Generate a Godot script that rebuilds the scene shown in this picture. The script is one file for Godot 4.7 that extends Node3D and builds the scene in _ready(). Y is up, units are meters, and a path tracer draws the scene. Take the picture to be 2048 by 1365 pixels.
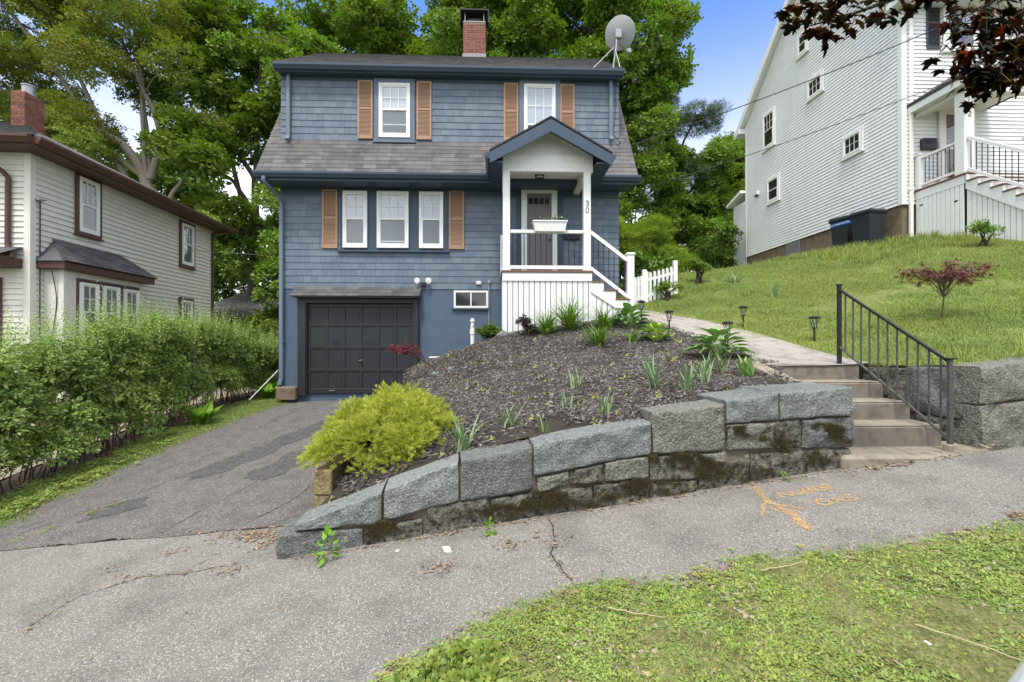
extends Node3D
# A blue shingled house above a granite retaining wall, seen from the street.
# World: y = 0 at the garage floor, z runs towards the street, x uphill along it.

var rng := RandomNumberGenerator.new()
var M := {}
var T := {}
var used := {}
var shared := {}

func _ready() -> void:
	rng.seed = 20240517
	# ---- camera -------------------------------------------------------
	var cam := Camera3D.new()
	cam.name = "camera"
	cam.fov = 73.0
	cam.near = 0.05
	cam.far = 900.0
	cam.position = Vector3(0, 1.2, 0)
	cam.rotation_degrees = Vector3(0.15, -2.0, 0)
	add_child(cam)
	cam.current = true
	# ---- sky, sun, exposure --------------------------------------------
	var we := WorldEnvironment.new()
	we.name = "world_environment"
	var env := Environment.new()
	env.background_mode = Environment.BG_SKY
	var sky := Sky.new()
	var pm := PanoramaSkyMaterial.new()
	pm.panorama = ImageTexture.create_from_image(sky_image())
	sky.sky_material = pm
	env.sky = sky
	env.background_energy_multiplier = 1.0
	env.tonemap_mode = Environment.TONE_MAPPER_LINEAR
	env.tonemap_exposure = 1.8
	env.sdfgi_enabled = true
	env.ssao_enabled = true
	env.ssil_enabled = true
	we.environment = env
	add_child(we)
	var sun := DirectionalLight3D.new()
	sun.name = "sun"
	sun.light_energy = 0.62
	sun.light_angular_distance = 11.0
	sun.light_color = Color(1.0, 0.975, 0.94)
	sun.shadow_enabled = true
	sun.rotation_degrees = Vector3(-62, -14, 0)
	add_child(sun)
	# ---- the place -----------------------------------------------------
	make_materials()
	build_terrain()
	print("terrain")
	build_blue_house()
	build_porch()
	build_white_house()
	build_left_house()
	build_outbuilding()
	build_house_opposite()
	print("houses")
	build_walls_steps()
	build_trees()
	print("trees")
	build_small_things()
	build_plants()
	build_ground_cover()
	print("done")

func sky_image() -> Image:
	var w := 1024
	var h := 512
	var im := Image.create(w, h, false, Image.FORMAT_RGBF)
	var n := FastNoiseLite.new()
	n.seed = 364
	n.noise_type = FastNoiseLite.TYPE_SIMPLEX_SMOOTH
	n.frequency = 0.4
	n.fractal_octaves = 5
	for j in h:
		var el := (0.5 - (j + 0.5) / h) * PI
		for i in w:
			var az := (i + 0.5) / w * TAU
			var d := Vector3(cos(el) * sin(az), sin(el), -cos(el) * cos(az))
			var up := maxf(d.y, 0.0)
			var t := smoothstep(0.10, 0.62, up)
			var c := Color(0.86, 0.90, 0.96).lerp(Color(0.085, 0.205, 0.56), t)
			# broken thin cloud, thicker towards the horizon
			var q := d / maxf(up + 0.25, 0.2)
			var f := n.get_noise_3d(q.x, d.y * 0.6, q.z) * 0.5 + 0.5
			var k := smoothstep(0.38, 0.54, f)
			c = c.lerp(Color(1.27, 1.30, 1.34), k * 0.95)
			if d.y < 0.0:
				c = Color(0.22, 0.22, 0.20)
			im.set_pixel(i, j, c)
	return im

# =====================================================================
# naming and scene helpers
# =====================================================================
func numbered(n: String) -> String:
	if not used.has(n):
		used[n] = 0
		return n
	used[n] += 1
	return "%s_%03d" % [n, used[n]]

func thing(n: String, label: String, cat: String, at := Vector3.ZERO, turn := 0.0, group := "") -> Node3D:
	var o := Node3D.new()
	o.name = numbered(n)
	add_child(o)
	o.position = at
	o.rotation.y = turn
	tag(o, label, cat, group)
	return o

func tag(o: Node, label: String, cat := "", group := "", kind := "") -> void:
	if label != "": o.set_meta("label", label)
	if cat != "": o.set_meta("category", cat)
	if group != "": o.set_meta("group", group)
	if kind != "": o.set_meta("kind", kind)

func inst(mesh: Mesh, mat: Material, n: String, parent: Node, xf := Transform3D()) -> MeshInstance3D:
	var o := MeshInstance3D.new()
	o.mesh = mesh
	o.material_override = mat
	o.name = n
	o.transform = xf
	if parent == null:
		o.name = numbered(n)
		add_child(o)
	else:
		parent.add_child(o, true)
	return o

func part(n: String, parent: Node, at := Vector3.ZERO) -> Node3D:
	var o := Node3D.new()
	o.name = n
	o.position = at
	parent.add_child(o, true)
	return o

func structure(o: Node, label := "") -> void:
	o.set_meta("kind", "structure")
	if label != "": o.set_meta("label", label)

func stuff(o: Node) -> void:
	o.set_meta("kind", "stuff")

func rnd(a: float, b: float) -> float:
	return rng.randf_range(a, b)

func V(x: float, y: float, z: float) -> Vector3:
	return Vector3(x, y, z)

# =====================================================================
# mesh builder: corners are given counter-clockwise as seen from outside
# =====================================================================
class MB:
	var v := PackedVector3Array()
	var n := PackedVector3Array()
	var c := PackedColorArray()
	var ix := PackedInt32Array()
	var col := Color(1, 1, 1)
	var has_col := false
	func tri(a: Vector3, b: Vector3, d: Vector3) -> void:
		var nn := (b - a).cross(d - a).normalized()
		var k := v.size()
		v.append(a); v.append(b); v.append(d)
		n.append(nn); n.append(nn); n.append(nn)
		c.append(col); c.append(col); c.append(col)
		ix.append(k); ix.append(k + 2); ix.append(k + 1)
	func quad(a: Vector3, b: Vector3, d: Vector3, e: Vector3) -> void:
		var nn := (d - a).cross(e - b).normalized()
		var k := v.size()
		v.append(a); v.append(b); v.append(d); v.append(e)
		for i in 4:
			n.append(nn)
			c.append(col)
		ix.append(k); ix.append(k + 2); ix.append(k + 1)
		ix.append(k); ix.append(k + 3); ix.append(k + 2)
	func poly(p: PackedVector3Array) -> void:
		for i in range(1, p.size() - 1):
			tri(p[0], p[i], p[i + 1])
	func vert(p: Vector3, nn: Vector3) -> int:
		v.append(p); n.append(nn); c.append(col)
		return v.size() - 1
	func face(a: int, b: int, d: int) -> void:
		ix.append(a); ix.append(d); ix.append(b)
	# box between two corners
	func box(lo: Vector3, hi: Vector3) -> void:
		hexa([Vector3(lo.x, lo.y, lo.z), Vector3(hi.x, lo.y, lo.z), Vector3(hi.x, lo.y, hi.z), Vector3(lo.x, lo.y, hi.z),
			Vector3(lo.x, hi.y, lo.z), Vector3(hi.x, hi.y, lo.z), Vector3(hi.x, hi.y, hi.z), Vector3(lo.x, hi.y, hi.z)])
	# eight corners: bottom ring (back-left, back-right, front-right, front-left), then top ring
	func hexa(p: Array) -> void:
		quad(p[3], p[2], p[6], p[7])
		quad(p[1], p[0], p[4], p[5])
		quad(p[0], p[3], p[7], p[4])
		quad(p[2], p[1], p[5], p[6])
		quad(p[7], p[6], p[5], p[4])
		quad(p[0], p[1], p[2], p[3])
	# box with chamfered edges
	func bev(lo: Vector3, hi: Vector3, r: float) -> void:
		var ce := (lo + hi) * 0.5
		var h := (hi - lo) * 0.5
		r = minf(r, minf(h.x, minf(h.y, h.z)) * 0.6)
		var i := h - Vector3(r, r, r)
		for s in [-1.0, 1.0]:
			var a := [Vector3(s * h.x, -i.y, s * i.z), Vector3(s * h.x, -i.y, -s * i.z), Vector3(s * h.x, i.y, -s * i.z), Vector3(s * h.x, i.y, s * i.z)]
			quad(ce + a[0], ce + a[1], ce + a[2], ce + a[3])
			a = [Vector3(-s * i.x, -i.y, s * h.z), Vector3(s * i.x, -i.y, s * h.z), Vector3(s * i.x, i.y, s * h.z), Vector3(-s * i.x, i.y, s * h.z)]
			quad(ce + a[0], ce + a[1], ce + a[2], ce + a[3])
			a = [Vector3(-i.x, s * h.y, s * i.z), Vector3(i.x, s * h.y, s * i.z), Vector3(i.x, s * h.y, -s * i.z), Vector3(-i.x, s * h.y, -s * i.z)]
			quad(ce + a[0], ce + a[1], ce + a[2], ce + a[3])
		for sa in [-1.0, 1.0]:
			for sb in [-1.0, 1.0]:
				_edge(ce, Vector3(sa * i.x, sb * h.y, -i.z), Vector3(sa * i.x, sb * h.y, i.z), Vector3(sa * h.x, sb * i.y, i.z), Vector3(sa * h.x, sb * i.y, -i.z))
				_edge(ce, Vector3(-i.x, sa * i.y, sb * h.z), Vector3(i.x, sa * i.y, sb * h.z), Vector3(i.x, sa * h.y, sb * i.z), Vector3(-i.x, sa * h.y, sb * i.z))
				_edge(ce, Vector3(sa * i.x, -i.y, sb * h.z), Vector3(sa * i.x, i.y, sb * h.z), Vector3(sa * h.x, i.y, sb * i.z), Vector3(sa * h.x, -i.y, sb * i.z))
				for sc in [-1.0, 1.0]:
					var p := Vector3(sa * h.x, sb * i.y, sc * i.z)
					var q := Vector3(sa * i.x, sb * h.y, sc * i.z)
					var w := Vector3(sa * i.x, sb * i.y, sc * h.z)
					if (q - p).cross(w - p).dot(p) > 0: tri(ce + p, ce + q, ce + w)
					else: tri(ce + p, ce + w, ce + q)
	func _edge(ce: Vector3, a: Vector3, b: Vector3, d: Vector3, e: Vector3) -> void:
		if (d - a).cross(e - b).dot(a + d) > 0: quad(ce + a, ce + b, ce + d, ce + e)
		else: quad(ce + a, ce + e, ce + d, ce + b)
	# bar of square section from a to b
	func bar(a: Vector3, b: Vector3, w: float, hh := -1.0, up := Vector3.UP) -> void:
		if hh < 0: hh = w
		var d := (b - a).normalized()
		if absf(d.dot(up)) > 0.98: up = Vector3.FORWARD
		var s := d.cross(up).normalized() * w * 0.5
		var u := s.cross(d).normalized() * hh * 0.5
		hexa([a - s - u, a + s - u, b + s - u, b - s - u, a - s + u, a + s + u, b + s + u, b - s + u])
	# smooth tube along points, radius per point
	func tube(p: PackedVector3Array, r: PackedFloat32Array, sides := 8, cap := true) -> void:
		var m := p.size()
		var ref := Vector3(0.31, 0.05, 0.95).normalized()
		var base := v.size()
		for i in m:
			var d := (p[mini(i + 1, m - 1)] - p[maxi(i - 1, 0)]).normalized()
			var s := d.cross(ref)
			if s.length() < 0.05: s = d.cross(Vector3.RIGHT)
			s = s.normalized()
			var u := s.cross(d)
			for k in sides:
				var a := TAU * k / sides
				var o := s * cos(a) + u * sin(a)
				vert(p[i] + o * r[i], o)
		for i in m - 1:
			for k in sides:
				var a := base + i * sides + k
				var b := base + i * sides + (k + 1) % sides
				face(a, a + sides, b)
				face(b, a + sides, b + sides)
		if cap:
			for e in [0, m - 1]:
				var d := (p[1] - p[0]).normalized() * -1.0 if e == 0 else (p[m - 1] - p[m - 2]).normalized()
				var ce := vert(p[e], d)
				var k0 := v.size()
				for k in sides:
					vert(v[base + e * sides + k], d)
				for k in sides:
					if e == 0: face(ce, k0 + k, k0 + (k + 1) % sides)
					else: face(ce, k0 + (k + 1) % sides, k0 + k)
	# lathe round the y axis: profile of (radius, height), bottom to top
	func lathe(at: Vector3, prof: Array, sides := 16) -> void:
		for i in prof.size() - 1:
			var a: Vector2 = prof[i]
			var b: Vector2 = prof[i + 1]
			var nn := Vector2(b.y - a.y, a.x - b.x).normalized()
			var k0 := v.size()
			for k in sides + 1:
				var t := TAU * k / sides
				var o := Vector3(cos(t), 0, -sin(t))
				var nr := Vector3(o.x * nn.x, nn.y, o.z * nn.x)
				vert(at + o * a.x + Vector3(0, a.y, 0), nr)
				vert(at + o * b.x + Vector3(0, b.y, 0), nr)
			for k in sides:
				var q := k0 + k * 2
				face(q, q + 2, q + 3)
				face(q, q + 3, q + 1)
	# extrude a convex or concave outline (counter-clockwise in xy) from z0 to z1
	func extrude(o: PackedVector2Array, z0: float, z1: float) -> void:
		var ar := 0.0
		for i in o.size(): ar += o[i].cross(o[(i + 1) % o.size()])
		if ar < 0: o.reverse()
		var t := Geometry2D.triangulate_polygon(o)
		for i in range(0, t.size(), 3):
			var a := o[t[i]]
			var b := o[t[i + 1]]
			var d := o[t[i + 2]]
			if (b - a).cross(d - a) < 0:
				var w := b
				b = d
				d = w
			tri(Vector3(a.x, a.y, z1), Vector3(b.x, b.y, z1), Vector3(d.x, d.y, z1))
			tri(Vector3(a.x, a.y, z0), Vector3(d.x, d.y, z0), Vector3(b.x, b.y, z0))
		var m := o.size()
		for i in m:
			var a := o[i]
			var b := o[(i + 1) % m]
			quad(Vector3(a.x, a.y, z0), Vector3(b.x, b.y, z0), Vector3(b.x, b.y, z1), Vector3(a.x, a.y, z1))
	func mesh() -> ArrayMesh:
		var am := ArrayMesh.new()
		var arr := []
		arr.resize(Mesh.ARRAY_MAX)
		arr[Mesh.ARRAY_VERTEX] = v
		arr[Mesh.ARRAY_NORMAL] = n
		if has_col: arr[Mesh.ARRAY_COLOR] = c
		arr[Mesh.ARRAY_INDEX] = ix
		am.add_surface_from_arrays(Mesh.PRIMITIVE_TRIANGLES, arr)
		return am

func bx(parent: Node, n: String, mat: Material, lo: Vector3, hi: Vector3, r := 0.004) -> MeshInstance3D:
	# every box keeps its own centre as origin
	var mb := MB.new()
	var ce := (lo + hi) * 0.5
	mb.bev(lo - ce, hi - ce, r)
	return inst(mb.mesh(), mat, n, parent, Transform3D(Basis(), ce))

func bar(parent: Node, n: String, mat: Material, a: Vector3, b: Vector3, w: float, h := -1.0, up := Vector3.UP) -> MeshInstance3D:
	var mb := MB.new()
	mb.bar(a, b, w, h, up)
	return inst(mb.mesh(), mat, n, parent)

func pipe(parent: Node, n: String, mat: Material, pts: Array, r: float, sides := 10) -> MeshInstance3D:
	var mb := MB.new()
	var pp := PackedVector3Array(pts)
	var rr := PackedFloat32Array()
	for i in pp.size(): rr.append(r)
	mb.tube(pp, rr, sides)
	return inst(mb.mesh(), mat, n, parent)

func smooth_path(pts: Array, steps := 5) -> PackedVector3Array:
	var o := PackedVector3Array()
	for i in pts.size() - 1:
		var a: Vector3 = pts[maxi(i - 1, 0)]
		var b: Vector3 = pts[i]
		var c: Vector3 = pts[i + 1]
		var d: Vector3 = pts[mini(i + 2, pts.size() - 1)]
		for k in steps:
			o.append(b.cubic_interpolate(c, a, d, float(k) / steps))
	o.append(pts[pts.size() - 1])
	return o

func scatter(n: String, parent: Node, mesh: Mesh, mat: Material, xfs: Array, cols: Array) -> MultiMeshInstance3D:
	var mm := MultiMesh.new()
	mm.transform_format = MultiMesh.TRANSFORM_3D
	mm.use_colors = cols.size() > 0
	mm.mesh = mesh
	mm.instance_count = xfs.size()
	for i in xfs.size():
		mm.set_instance_transform(i, xfs[i])
		if cols.size() > 0: mm.set_instance_color(i, cols[i])
	var o := MultiMeshInstance3D.new()
	o.multimesh = mm
	o.material_override = mat
	if parent == null:
		o.name = numbered(n)
		add_child(o)
	else:
		o.name = n
		parent.add_child(o, true)
	stuff(o)
	return o

# =====================================================================
# textures and materials
# =====================================================================
func noise_img(size: int, freq: float, sd: int, oct := 4, kind := FastNoiseLite.TYPE_SIMPLEX_SMOOTH) -> Image:
	var f := FastNoiseLite.new()
	f.seed = sd
	f.noise_type = kind
	f.frequency = freq
	f.fractal_octaves = oct
	if kind == FastNoiseLite.TYPE_CELLULAR:
		f.fractal_type = FastNoiseLite.FRACTAL_NONE
		f.cellular_return_type = FastNoiseLite.RETURN_CELL_VALUE
	return f.get_seamless_image(size, size, false, false, 0.12, true)

# stops: [value, colour, value, colour ...]; colours are the sRGB look of the base colour
func ramp_tex(im: Image, stops: Array) -> ImageTexture:
	var lut := []
	for k in 256:
		var x := k / 255.0
		var c: Color = stops[1]
		for s in range(0, stops.size() - 2, 2):
			if x >= stops[s]:
				var t := clampf((x - stops[s]) / maxf(stops[s + 2] - stops[s], 0.0001), 0, 1)
				c = (stops[s + 1] as Color).lerp(stops[s + 3], t)
		lut.append(c)
	var w := im.get_width()
	var src := im.get_data()
	var out := PackedByteArray()
	out.resize(w * w * 4)
	for i in w * w:
		var c: Color = lut[src[i]]
		out[i * 4] = c.r8
		out[i * 4 + 1] = c.g8
		out[i * 4 + 2] = c.b8
		out[i * 4 + 3] = c.a8
	var o := Image.create_from_data(w, w, false, Image.FORMAT_RGBA8, out)
	return ImageTexture.create_from_image(o)

func gray(im: Image) -> ImageTexture:
	return ImageTexture.create_from_image(im)

func G(x: float) -> Color:
	return Color(x, x, x)

func C(r: int, g: int, b: int) -> Color:
	return Color(r / 255.0, g / 255.0, b / 255.0)

# plain paint-like material; tex = [texture, metres per repeat]; over = coarse multiply layer; bump = [texture, cm]
func mat(col: Color, rough := 0.7, tex = null, over = null, bump = null, rep := 1.0) -> StandardMaterial3D:
	var m := StandardMaterial3D.new()
	m.albedo_color = col
	m.roughness = rough
	m.metallic_specular = 0.4
	if tex != null or bump != null:
		m.uv1_triplanar = true
		m.uv1_world_triplanar = true
		m.uv1_scale = Vector3.ONE / rep
	if tex != null:
		m.albedo_texture = tex
	if over != null:
		m.detail_enabled = true
		m.detail_albedo = over[0]
		m.detail_blend_mode = BaseMaterial3D.BLEND_MODE_MUL
		m.detail_uv_layer = BaseMaterial3D.DETAIL_UV_2
		m.uv2_triplanar = true
		m.uv2_world_triplanar = true
		m.uv2_scale = Vector3.ONE / float(over[1])
	if bump != null:
		m.heightmap_enabled = true
		m.heightmap_texture = bump[0]
		m.heightmap_scale = bump[1]
	return m

func leaf_mat(col: Color, back: Color, rough := 0.55) -> StandardMaterial3D:
	var m := StandardMaterial3D.new()
	m.albedo_color = col
	m.roughness = rough
	m.metallic_specular = 0.35
	m.vertex_color_use_as_albedo = true
	m.backlight_enabled = true
	m.backlight = back
	m.cull_mode = BaseMaterial3D.CULL_DISABLED
	return m

func make_materials() -> void:
	var fine := noise_img(512, 0.14, 3, 3)
	var mid := noise_img(512, 0.03, 5, 5)
	var coarse := noise_img(256, 0.02, 7, 4)
	var cell := noise_img(512, 0.16, 9, 1, FastNoiseLite.TYPE_CELLULAR)
	T.fine = gray(fine)
	T.mid = gray(mid)
	T.cell = gray(cell)
	T.paint = ramp_tex(mid, [0.0, G(0.95), 0.45, G(0.985), 0.8, G(1.0), 1.0, G(0.97)])
	T.blotch = ramp_tex(coarse, [0.0, G(0.74), 0.4, G(0.93), 0.6, G(1.0), 1.0, G(0.9)])
	T.worn = ramp_tex(noise_img(512, 0.012, 61, 6), [0.0, G(0.84), 0.4, G(0.95), 0.6, G(1.0), 1.0, G(0.95)])
	T.soft = ramp_tex(coarse, [0.0, G(0.95), 0.5, G(1.0), 1.0, G(0.97)])
	T.speck = ramp_tex(cell, [0.0, C(104, 103, 101), 0.3, C(126, 124, 121), 0.62, C(142, 140, 135), 0.88, C(156, 153, 147), 0.96, C(204, 199, 190), 1.0, C(228, 222, 212)])
	T.granite = ramp_tex(cell, [0.0, C(96, 100, 102), 0.25, C(128, 133, 134), 0.7, C(150, 155, 155), 0.9, C(176, 179, 176), 1.0, C(204, 204, 198)])
	T.moss = ramp_tex(noise_img(512, 0.022, 21, 7), [0.0, Color(0.30, 0.27, 0.21, 1), 0.27, Color(0.42, 0.38, 0.31, 1), 0.33, Color(0.70, 0.67, 0.61, 1), 0.5, Color(0.84, 0.82, 0.78, 1), 0.66, Color(0.94, 0.91, 0.87, 1), 0.74, Color(1, 1, 1, 1), 0.80, Color(1.0, 0.95, 0.72, 1), 0.9, Color(0.98, 0.87, 0.42, 1), 1.0, Color(0.98, 0.87, 0.42, 1)])
	T.lichen = ramp_tex(noise_img(512, 0.03, 23, 6), [0.0, G(0.6), 0.3, G(0.86), 0.66, G(1.0), 0.78, G(1.0), 0.84, C(226, 232, 212), 1.0, C(244, 246, 228)])
	T.concrete = ramp_tex(fine, [0.0, C(122, 114, 102), 0.45, C(166, 158, 145), 0.75, C(182, 174, 161), 1.0, C(206, 199, 188)])
	T.pebble = ramp_tex(cell, [0.0, C(142, 134, 124), 0.3, C(172, 164, 154), 0.7, C(188, 180, 171), 1.0, C(214, 208, 200)])
	T.bark = ramp_tex(noise_img(256, 0.05, 31, 5), [0.0, C(52, 46, 40), 0.5, C(104, 95, 84), 1.0, C(150, 142, 130)])
	T.bark_pale = ramp_tex(noise_img(256, 0.05, 33, 5), [0.0, C(92, 86, 78), 0.5, C(150, 143, 133), 1.0, C(190, 184, 174)])
	T.grit = ramp_tex(fine, [0.0, G(0.55), 0.4, G(0.84), 0.7, G(1.0), 1.0, G(1.0)])
	T.soil = ramp_tex(fine, [0.0, C(38, 30, 24), 0.5, C(78, 64, 52), 0.8, C(112, 94, 78), 1.0, C(150, 132, 112)])
	T.turf = ramp_tex(mid, [0.0, C(70, 80, 36), 0.35, C(98, 112, 50), 0.65, C(120, 130, 66), 0.85, C(138, 132, 88), 1.0, C(152, 136, 104)])
	T.verge = ramp_tex(mid, [0.0, C(84, 92, 46), 0.4, C(110, 116, 62), 0.65, C(134, 130, 86), 1.0, C(164, 150, 116)])
	T.mulch = ramp_tex(fine, [0.0, C(40, 35, 32), 0.5, C(72, 64, 59), 0.8, C(100, 91, 84), 1.0, C(136, 124, 114)])
	T.roof = ramp_tex(fine, [0.0, C(70, 69, 69), 0.5, C(110, 108, 108), 1.0, C(148, 146, 145)])
	T.wood = ramp_tex(noise_img(256, 0.035, 41, 4), [0.0, C(104, 90, 62), 0.5, C(140, 124, 88), 1.0, C(166, 150, 112)])
	var paint_over := [T.soft, 3.1]
	M.blue = mat(C(101, 113, 128), 0.62, T.paint, paint_over, [T.mid, 0.12], 0.8)
	M.blue_b = mat(C(106, 118, 132), 0.62, T.paint, paint_over, [T.mid, 0.12], 0.8)
	M.blue_c = mat(C(96, 109, 125), 0.66, T.paint, paint_over, [T.mid, 0.12], 0.8)
	M.stucco = mat(C(82, 99, 118), 0.75, T.paint, paint_over, [T.fine, 0.25], 0.55)
	M.navy = mat(C(62, 77, 93), 0.45, T.paint, null, null, 1.3)
	M.navy_dark = M.navy
	M.shutter = mat(C(160, 129, 106), 0.55, T.paint, null, null, 0.7)
	M.white = mat(C(226, 226, 224), 0.45, T.paint, null, null, 1.7)
	M.vinyl = mat(C(232, 233, 235), 0.42, T.paint, [T.soft, 4.3], null, 2.3)
	M.cream = mat(C(214, 211, 203), 0.5, T.paint, [T.soft, 3.7], null, 2.1)
	M.brown = mat(C(84, 58, 53), 0.5, T.paint, null, null, 1.5)
	M.charcoal = mat(C(46, 47, 50), 0.42, T.paint, null, null, 0.6)
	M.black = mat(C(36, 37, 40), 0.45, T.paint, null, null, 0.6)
	M.slate_shutter = mat(C(62, 63, 68), 0.6, T.paint, null, null, 0.6)
	M.deck = mat(C(112, 82, 66), 0.65, T.paint, null, null, 0.5)
	for k in 4:
		M["roof%d" % k] = mat([G(0.99), G(0.90), C(236, 234, 234), C(212, 212, 216)][k], 0.92, T.roof, [T.blotch, 2.3], [T.fine, 0.3], 0.35)
		M["slate%d" % k] = mat([C(216, 218, 222), C(196, 198, 202), C(236, 236, 238), C(204, 206, 206)][k], 0.92, T.roof, [T.blotch, 2.3], [T.fine, 0.3], 0.35)
	M.brick0 = mat(C(158, 104, 88), 0.9, T.grit, [T.blotch, 0.7], null, 0.3)
	M.brick1 = mat(C(142, 92, 78), 0.9, T.grit, [T.blotch, 0.7], null, 0.3)
	M.brick2 = mat(C(122, 78, 70), 0.9, T.grit, [T.blotch, 0.7], null, 0.3)
	M.mortar = mat(C(176, 168, 158), 0.95, T.grit, null, null, 0.3)
	M.lead = mat(C(150, 152, 156), 0.55, T.grit, null, null, 0.8)
	M.metal = mat(C(150, 152, 154), 0.4, T.paint, null, null, 0.8)
	M.metal.metallic = 0.6
	M.dish = mat(C(164, 164, 168), 0.5, T.paint, null, null, 1.1)
	M.asphalt = mat(C(236, 233, 228), 0.93, T.speck, [T.worn, 3.7], [T.fine, 0.45], 0.45)
	M.asphalt_old = mat(C(190, 188, 188), 0.9, T.speck, [T.worn, 2.3], [T.fine, 0.4], 0.7)
	M.crack = mat(C(40, 36, 33), 1.0, T.grit, null, null, 0.2)
	M.patch = mat(C(158, 157, 160), 0.85, T.speck, [T.worn, 1.3], [T.fine, 0.3], 0.7)
	M.granite = mat(C(216, 216, 213), 0.88, T.granite, [T.lichen, 1.3], [T.mid, 1.0], 0.45)
	M.granite_warm = mat(C(214, 206, 192), 0.9, T.granite, [T.lichen, 1.0], [T.mid, 1.4], 0.5)
	M.granite_pale = mat(C(230, 229, 224), 0.9, T.granite, [T.lichen, 0.7], [T.mid, 1.2], 0.4)
	M.granite_dark = mat(C(194, 193, 188), 0.9, T.granite, [T.lichen, 0.9], [T.mid, 1.2], 0.45)
	M.granite_moss = mat(C(198, 195, 189), 0.95, T.granite, [T.moss, 0.9], [T.mid, 1.4], 0.45)
	M.joint = mat(C(196, 190, 180), 0.97, T.concrete, [T.blotch, 0.8], [T.fine, 0.8], 0.5)
	M.concrete = mat(C(232, 227, 218), 0.92, T.concrete, [T.blotch, 1.1], [T.fine, 0.35], 0.4)
	M.tan_concrete = mat(C(204, 203, 201), 0.92, T.concrete, [T.blotch, 1.1], [T.fine, 0.5], 0.4)
	M.found = mat(C(190, 180, 164), 0.92, T.concrete, [T.blotch, 2.1], [T.fine, 0.5], 0.7)
	M.walk = mat(G(0.89), 0.93, T.pebble, [T.blotch, 1.9], [T.fine, 0.4], 0.4)
	M.soil = mat(G(1.0), 1.0, T.soil, [T.blotch, 1.3], [T.fine, 1.0], 0.4)
	M.turf = mat(G(0.95), 1.0, T.turf, [T.blotch, 2.7], [T.fine, 1.0], 1.3)
	M.mulch = mat(G(1.0), 1.0, T.mulch, [T.blotch, 1.7], [T.fine, 1.5], 0.35)
	M.bark = mat(G(0.95), 0.95, T.bark, null, [T.mid, 2.0], 0.5)
	M.bark_pale = mat(C(255, 252, 246), 0.95, T.bark_pale, null, [T.mid, 2.0], 0.6)
	M.bark_dark = mat(G(0.62), 0.95, T.bark, null, [T.mid, 2.0], 0.5)
	M.timber = mat(G(1.0), 0.85, T.wood, [T.blotch, 0.8], [T.mid, 0.5], 0.35)
	M.timber_grey = mat(C(190, 196, 206), 0.85, T.wood, [T.blotch, 0.8], [T.mid, 0.5], 0.35)
	M.rail = mat(C(38, 39, 42), 0.5, ramp_tex(noise_img(256, 0.05, 77, 4), [0.0, G(0.5), 0.5, G(0.9), 0.66, G(1.0), 0.70, Color(1, 1, 1), 1.0, G(1.0)]), null, null, 0.2)
	M.rail_chip = mat(G(0.9), 0.7, ramp_tex(noise_img(512, 0.09, 78, 4), [0.0, C(30, 30, 32), 0.62, C(46, 46, 48), 0.66, C(176, 174, 168), 1.0, C(214, 212, 206)]), null, null, 0.25)
	M.blind = mat(C(214, 220, 228), 0.7)
	M.curtain = mat(C(128, 132, 122), 0.8, T.paint, null, null, 0.4)
	M.screen = mat(C(72, 75, 78), 0.85)
	M.dark = mat(C(26, 27, 30), 0.7)
	M.glass = StandardMaterial3D.new()
	M.glass.albedo_color = Color(0.55, 0.6, 0.65, 0.16)
	M.glass.transparency = BaseMaterial3D.TRANSPARENCY_ALPHA
	M.glass.roughness = 0.03
	M.glass.metallic_specular = 0.75
	M.glass_dark = mat(C(44, 46, 48), 0.06)
	M.glass_dark.metallic_specular = 0.8
	M.red_door = mat(C(92, 38, 36), 0.4)
	M.grey_door = mat(C(112, 112, 114), 0.5, T.paint, null, null, 0.7)
	M.plastic_dark = mat(C(44, 47, 52), 0.45, T.paint, null, null, 0.7)
	M.plastic_blue = mat(C(40, 96, 178), 0.5)
	M.wire = mat(C(46, 46, 48), 0.6)
	M.wire_pale = mat(C(120, 120, 120), 0.6)
	M.spray = mat(C(224, 186, 134), 0.9, T.grit, null, null, 0.12)
	M.leaf = leaf_mat(C(96, 140, 44), C(128, 168, 40))
	M.chip = StandardMaterial3D.new()
	M.chip.albedo_color = Color(1, 1, 1)
	M.chip.roughness = 0.95
	M.chip.vertex_color_use_as_albedo = true
	M.car = mat(C(226, 228, 232), 0.25)
	M.car.clearcoat_enabled = true
	M.car.clearcoat = 1.0
	M.car.clearcoat_roughness = 0.05
	M.straw = mat(C(186, 170, 136), 0.9)
	M.chalk = mat(C(214, 210, 202), 0.9)
	M.verge = mat(G(1.0), 1.0, T.verge, [T.blotch, 1.1], [T.fine, 1.0], 0.5)
	M.rubber = mat(C(34, 34, 35), 0.8)

# =====================================================================
# terrain: a lower lot (street, sidewalk, driveway) and an upper one (bed, walk, lawn)
# =====================================================================
var tps_p := []
var tps_w := []
var ug := PackedFloat32Array()
const UX0 := -4.0
const UZ0 := -24.0
const UN := 100
const UM := 106
const UD := 0.2

func street_y(x: float, z: float) -> float:
	var xx := clampf(x, -16.0, 30.0)
	var zz := clampf(z, -8.0, 1.5)
	return -0.49 + 0.1073 * (xx + 1.67) - 0.0405 * (zz + 3.66)

func low_y(x: float, z: float) -> float:
	if z > -4.3: return street_y(x, z)
	var t := clampf((-z - 4.3) / 6.3, 0, 1)
	var xx := minf(x, -1.0) if x < 3.0 else x
	return street_y(minf(xx, 2.0), -4.3) * (1 - t) + minf(0.0, street_y(x, -4.3) * 0.2) * t

func tps_phi(r2: float) -> float:
	return 0.0 if r2 < 1e-9 else 0.5 * r2 * log(r2)

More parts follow.
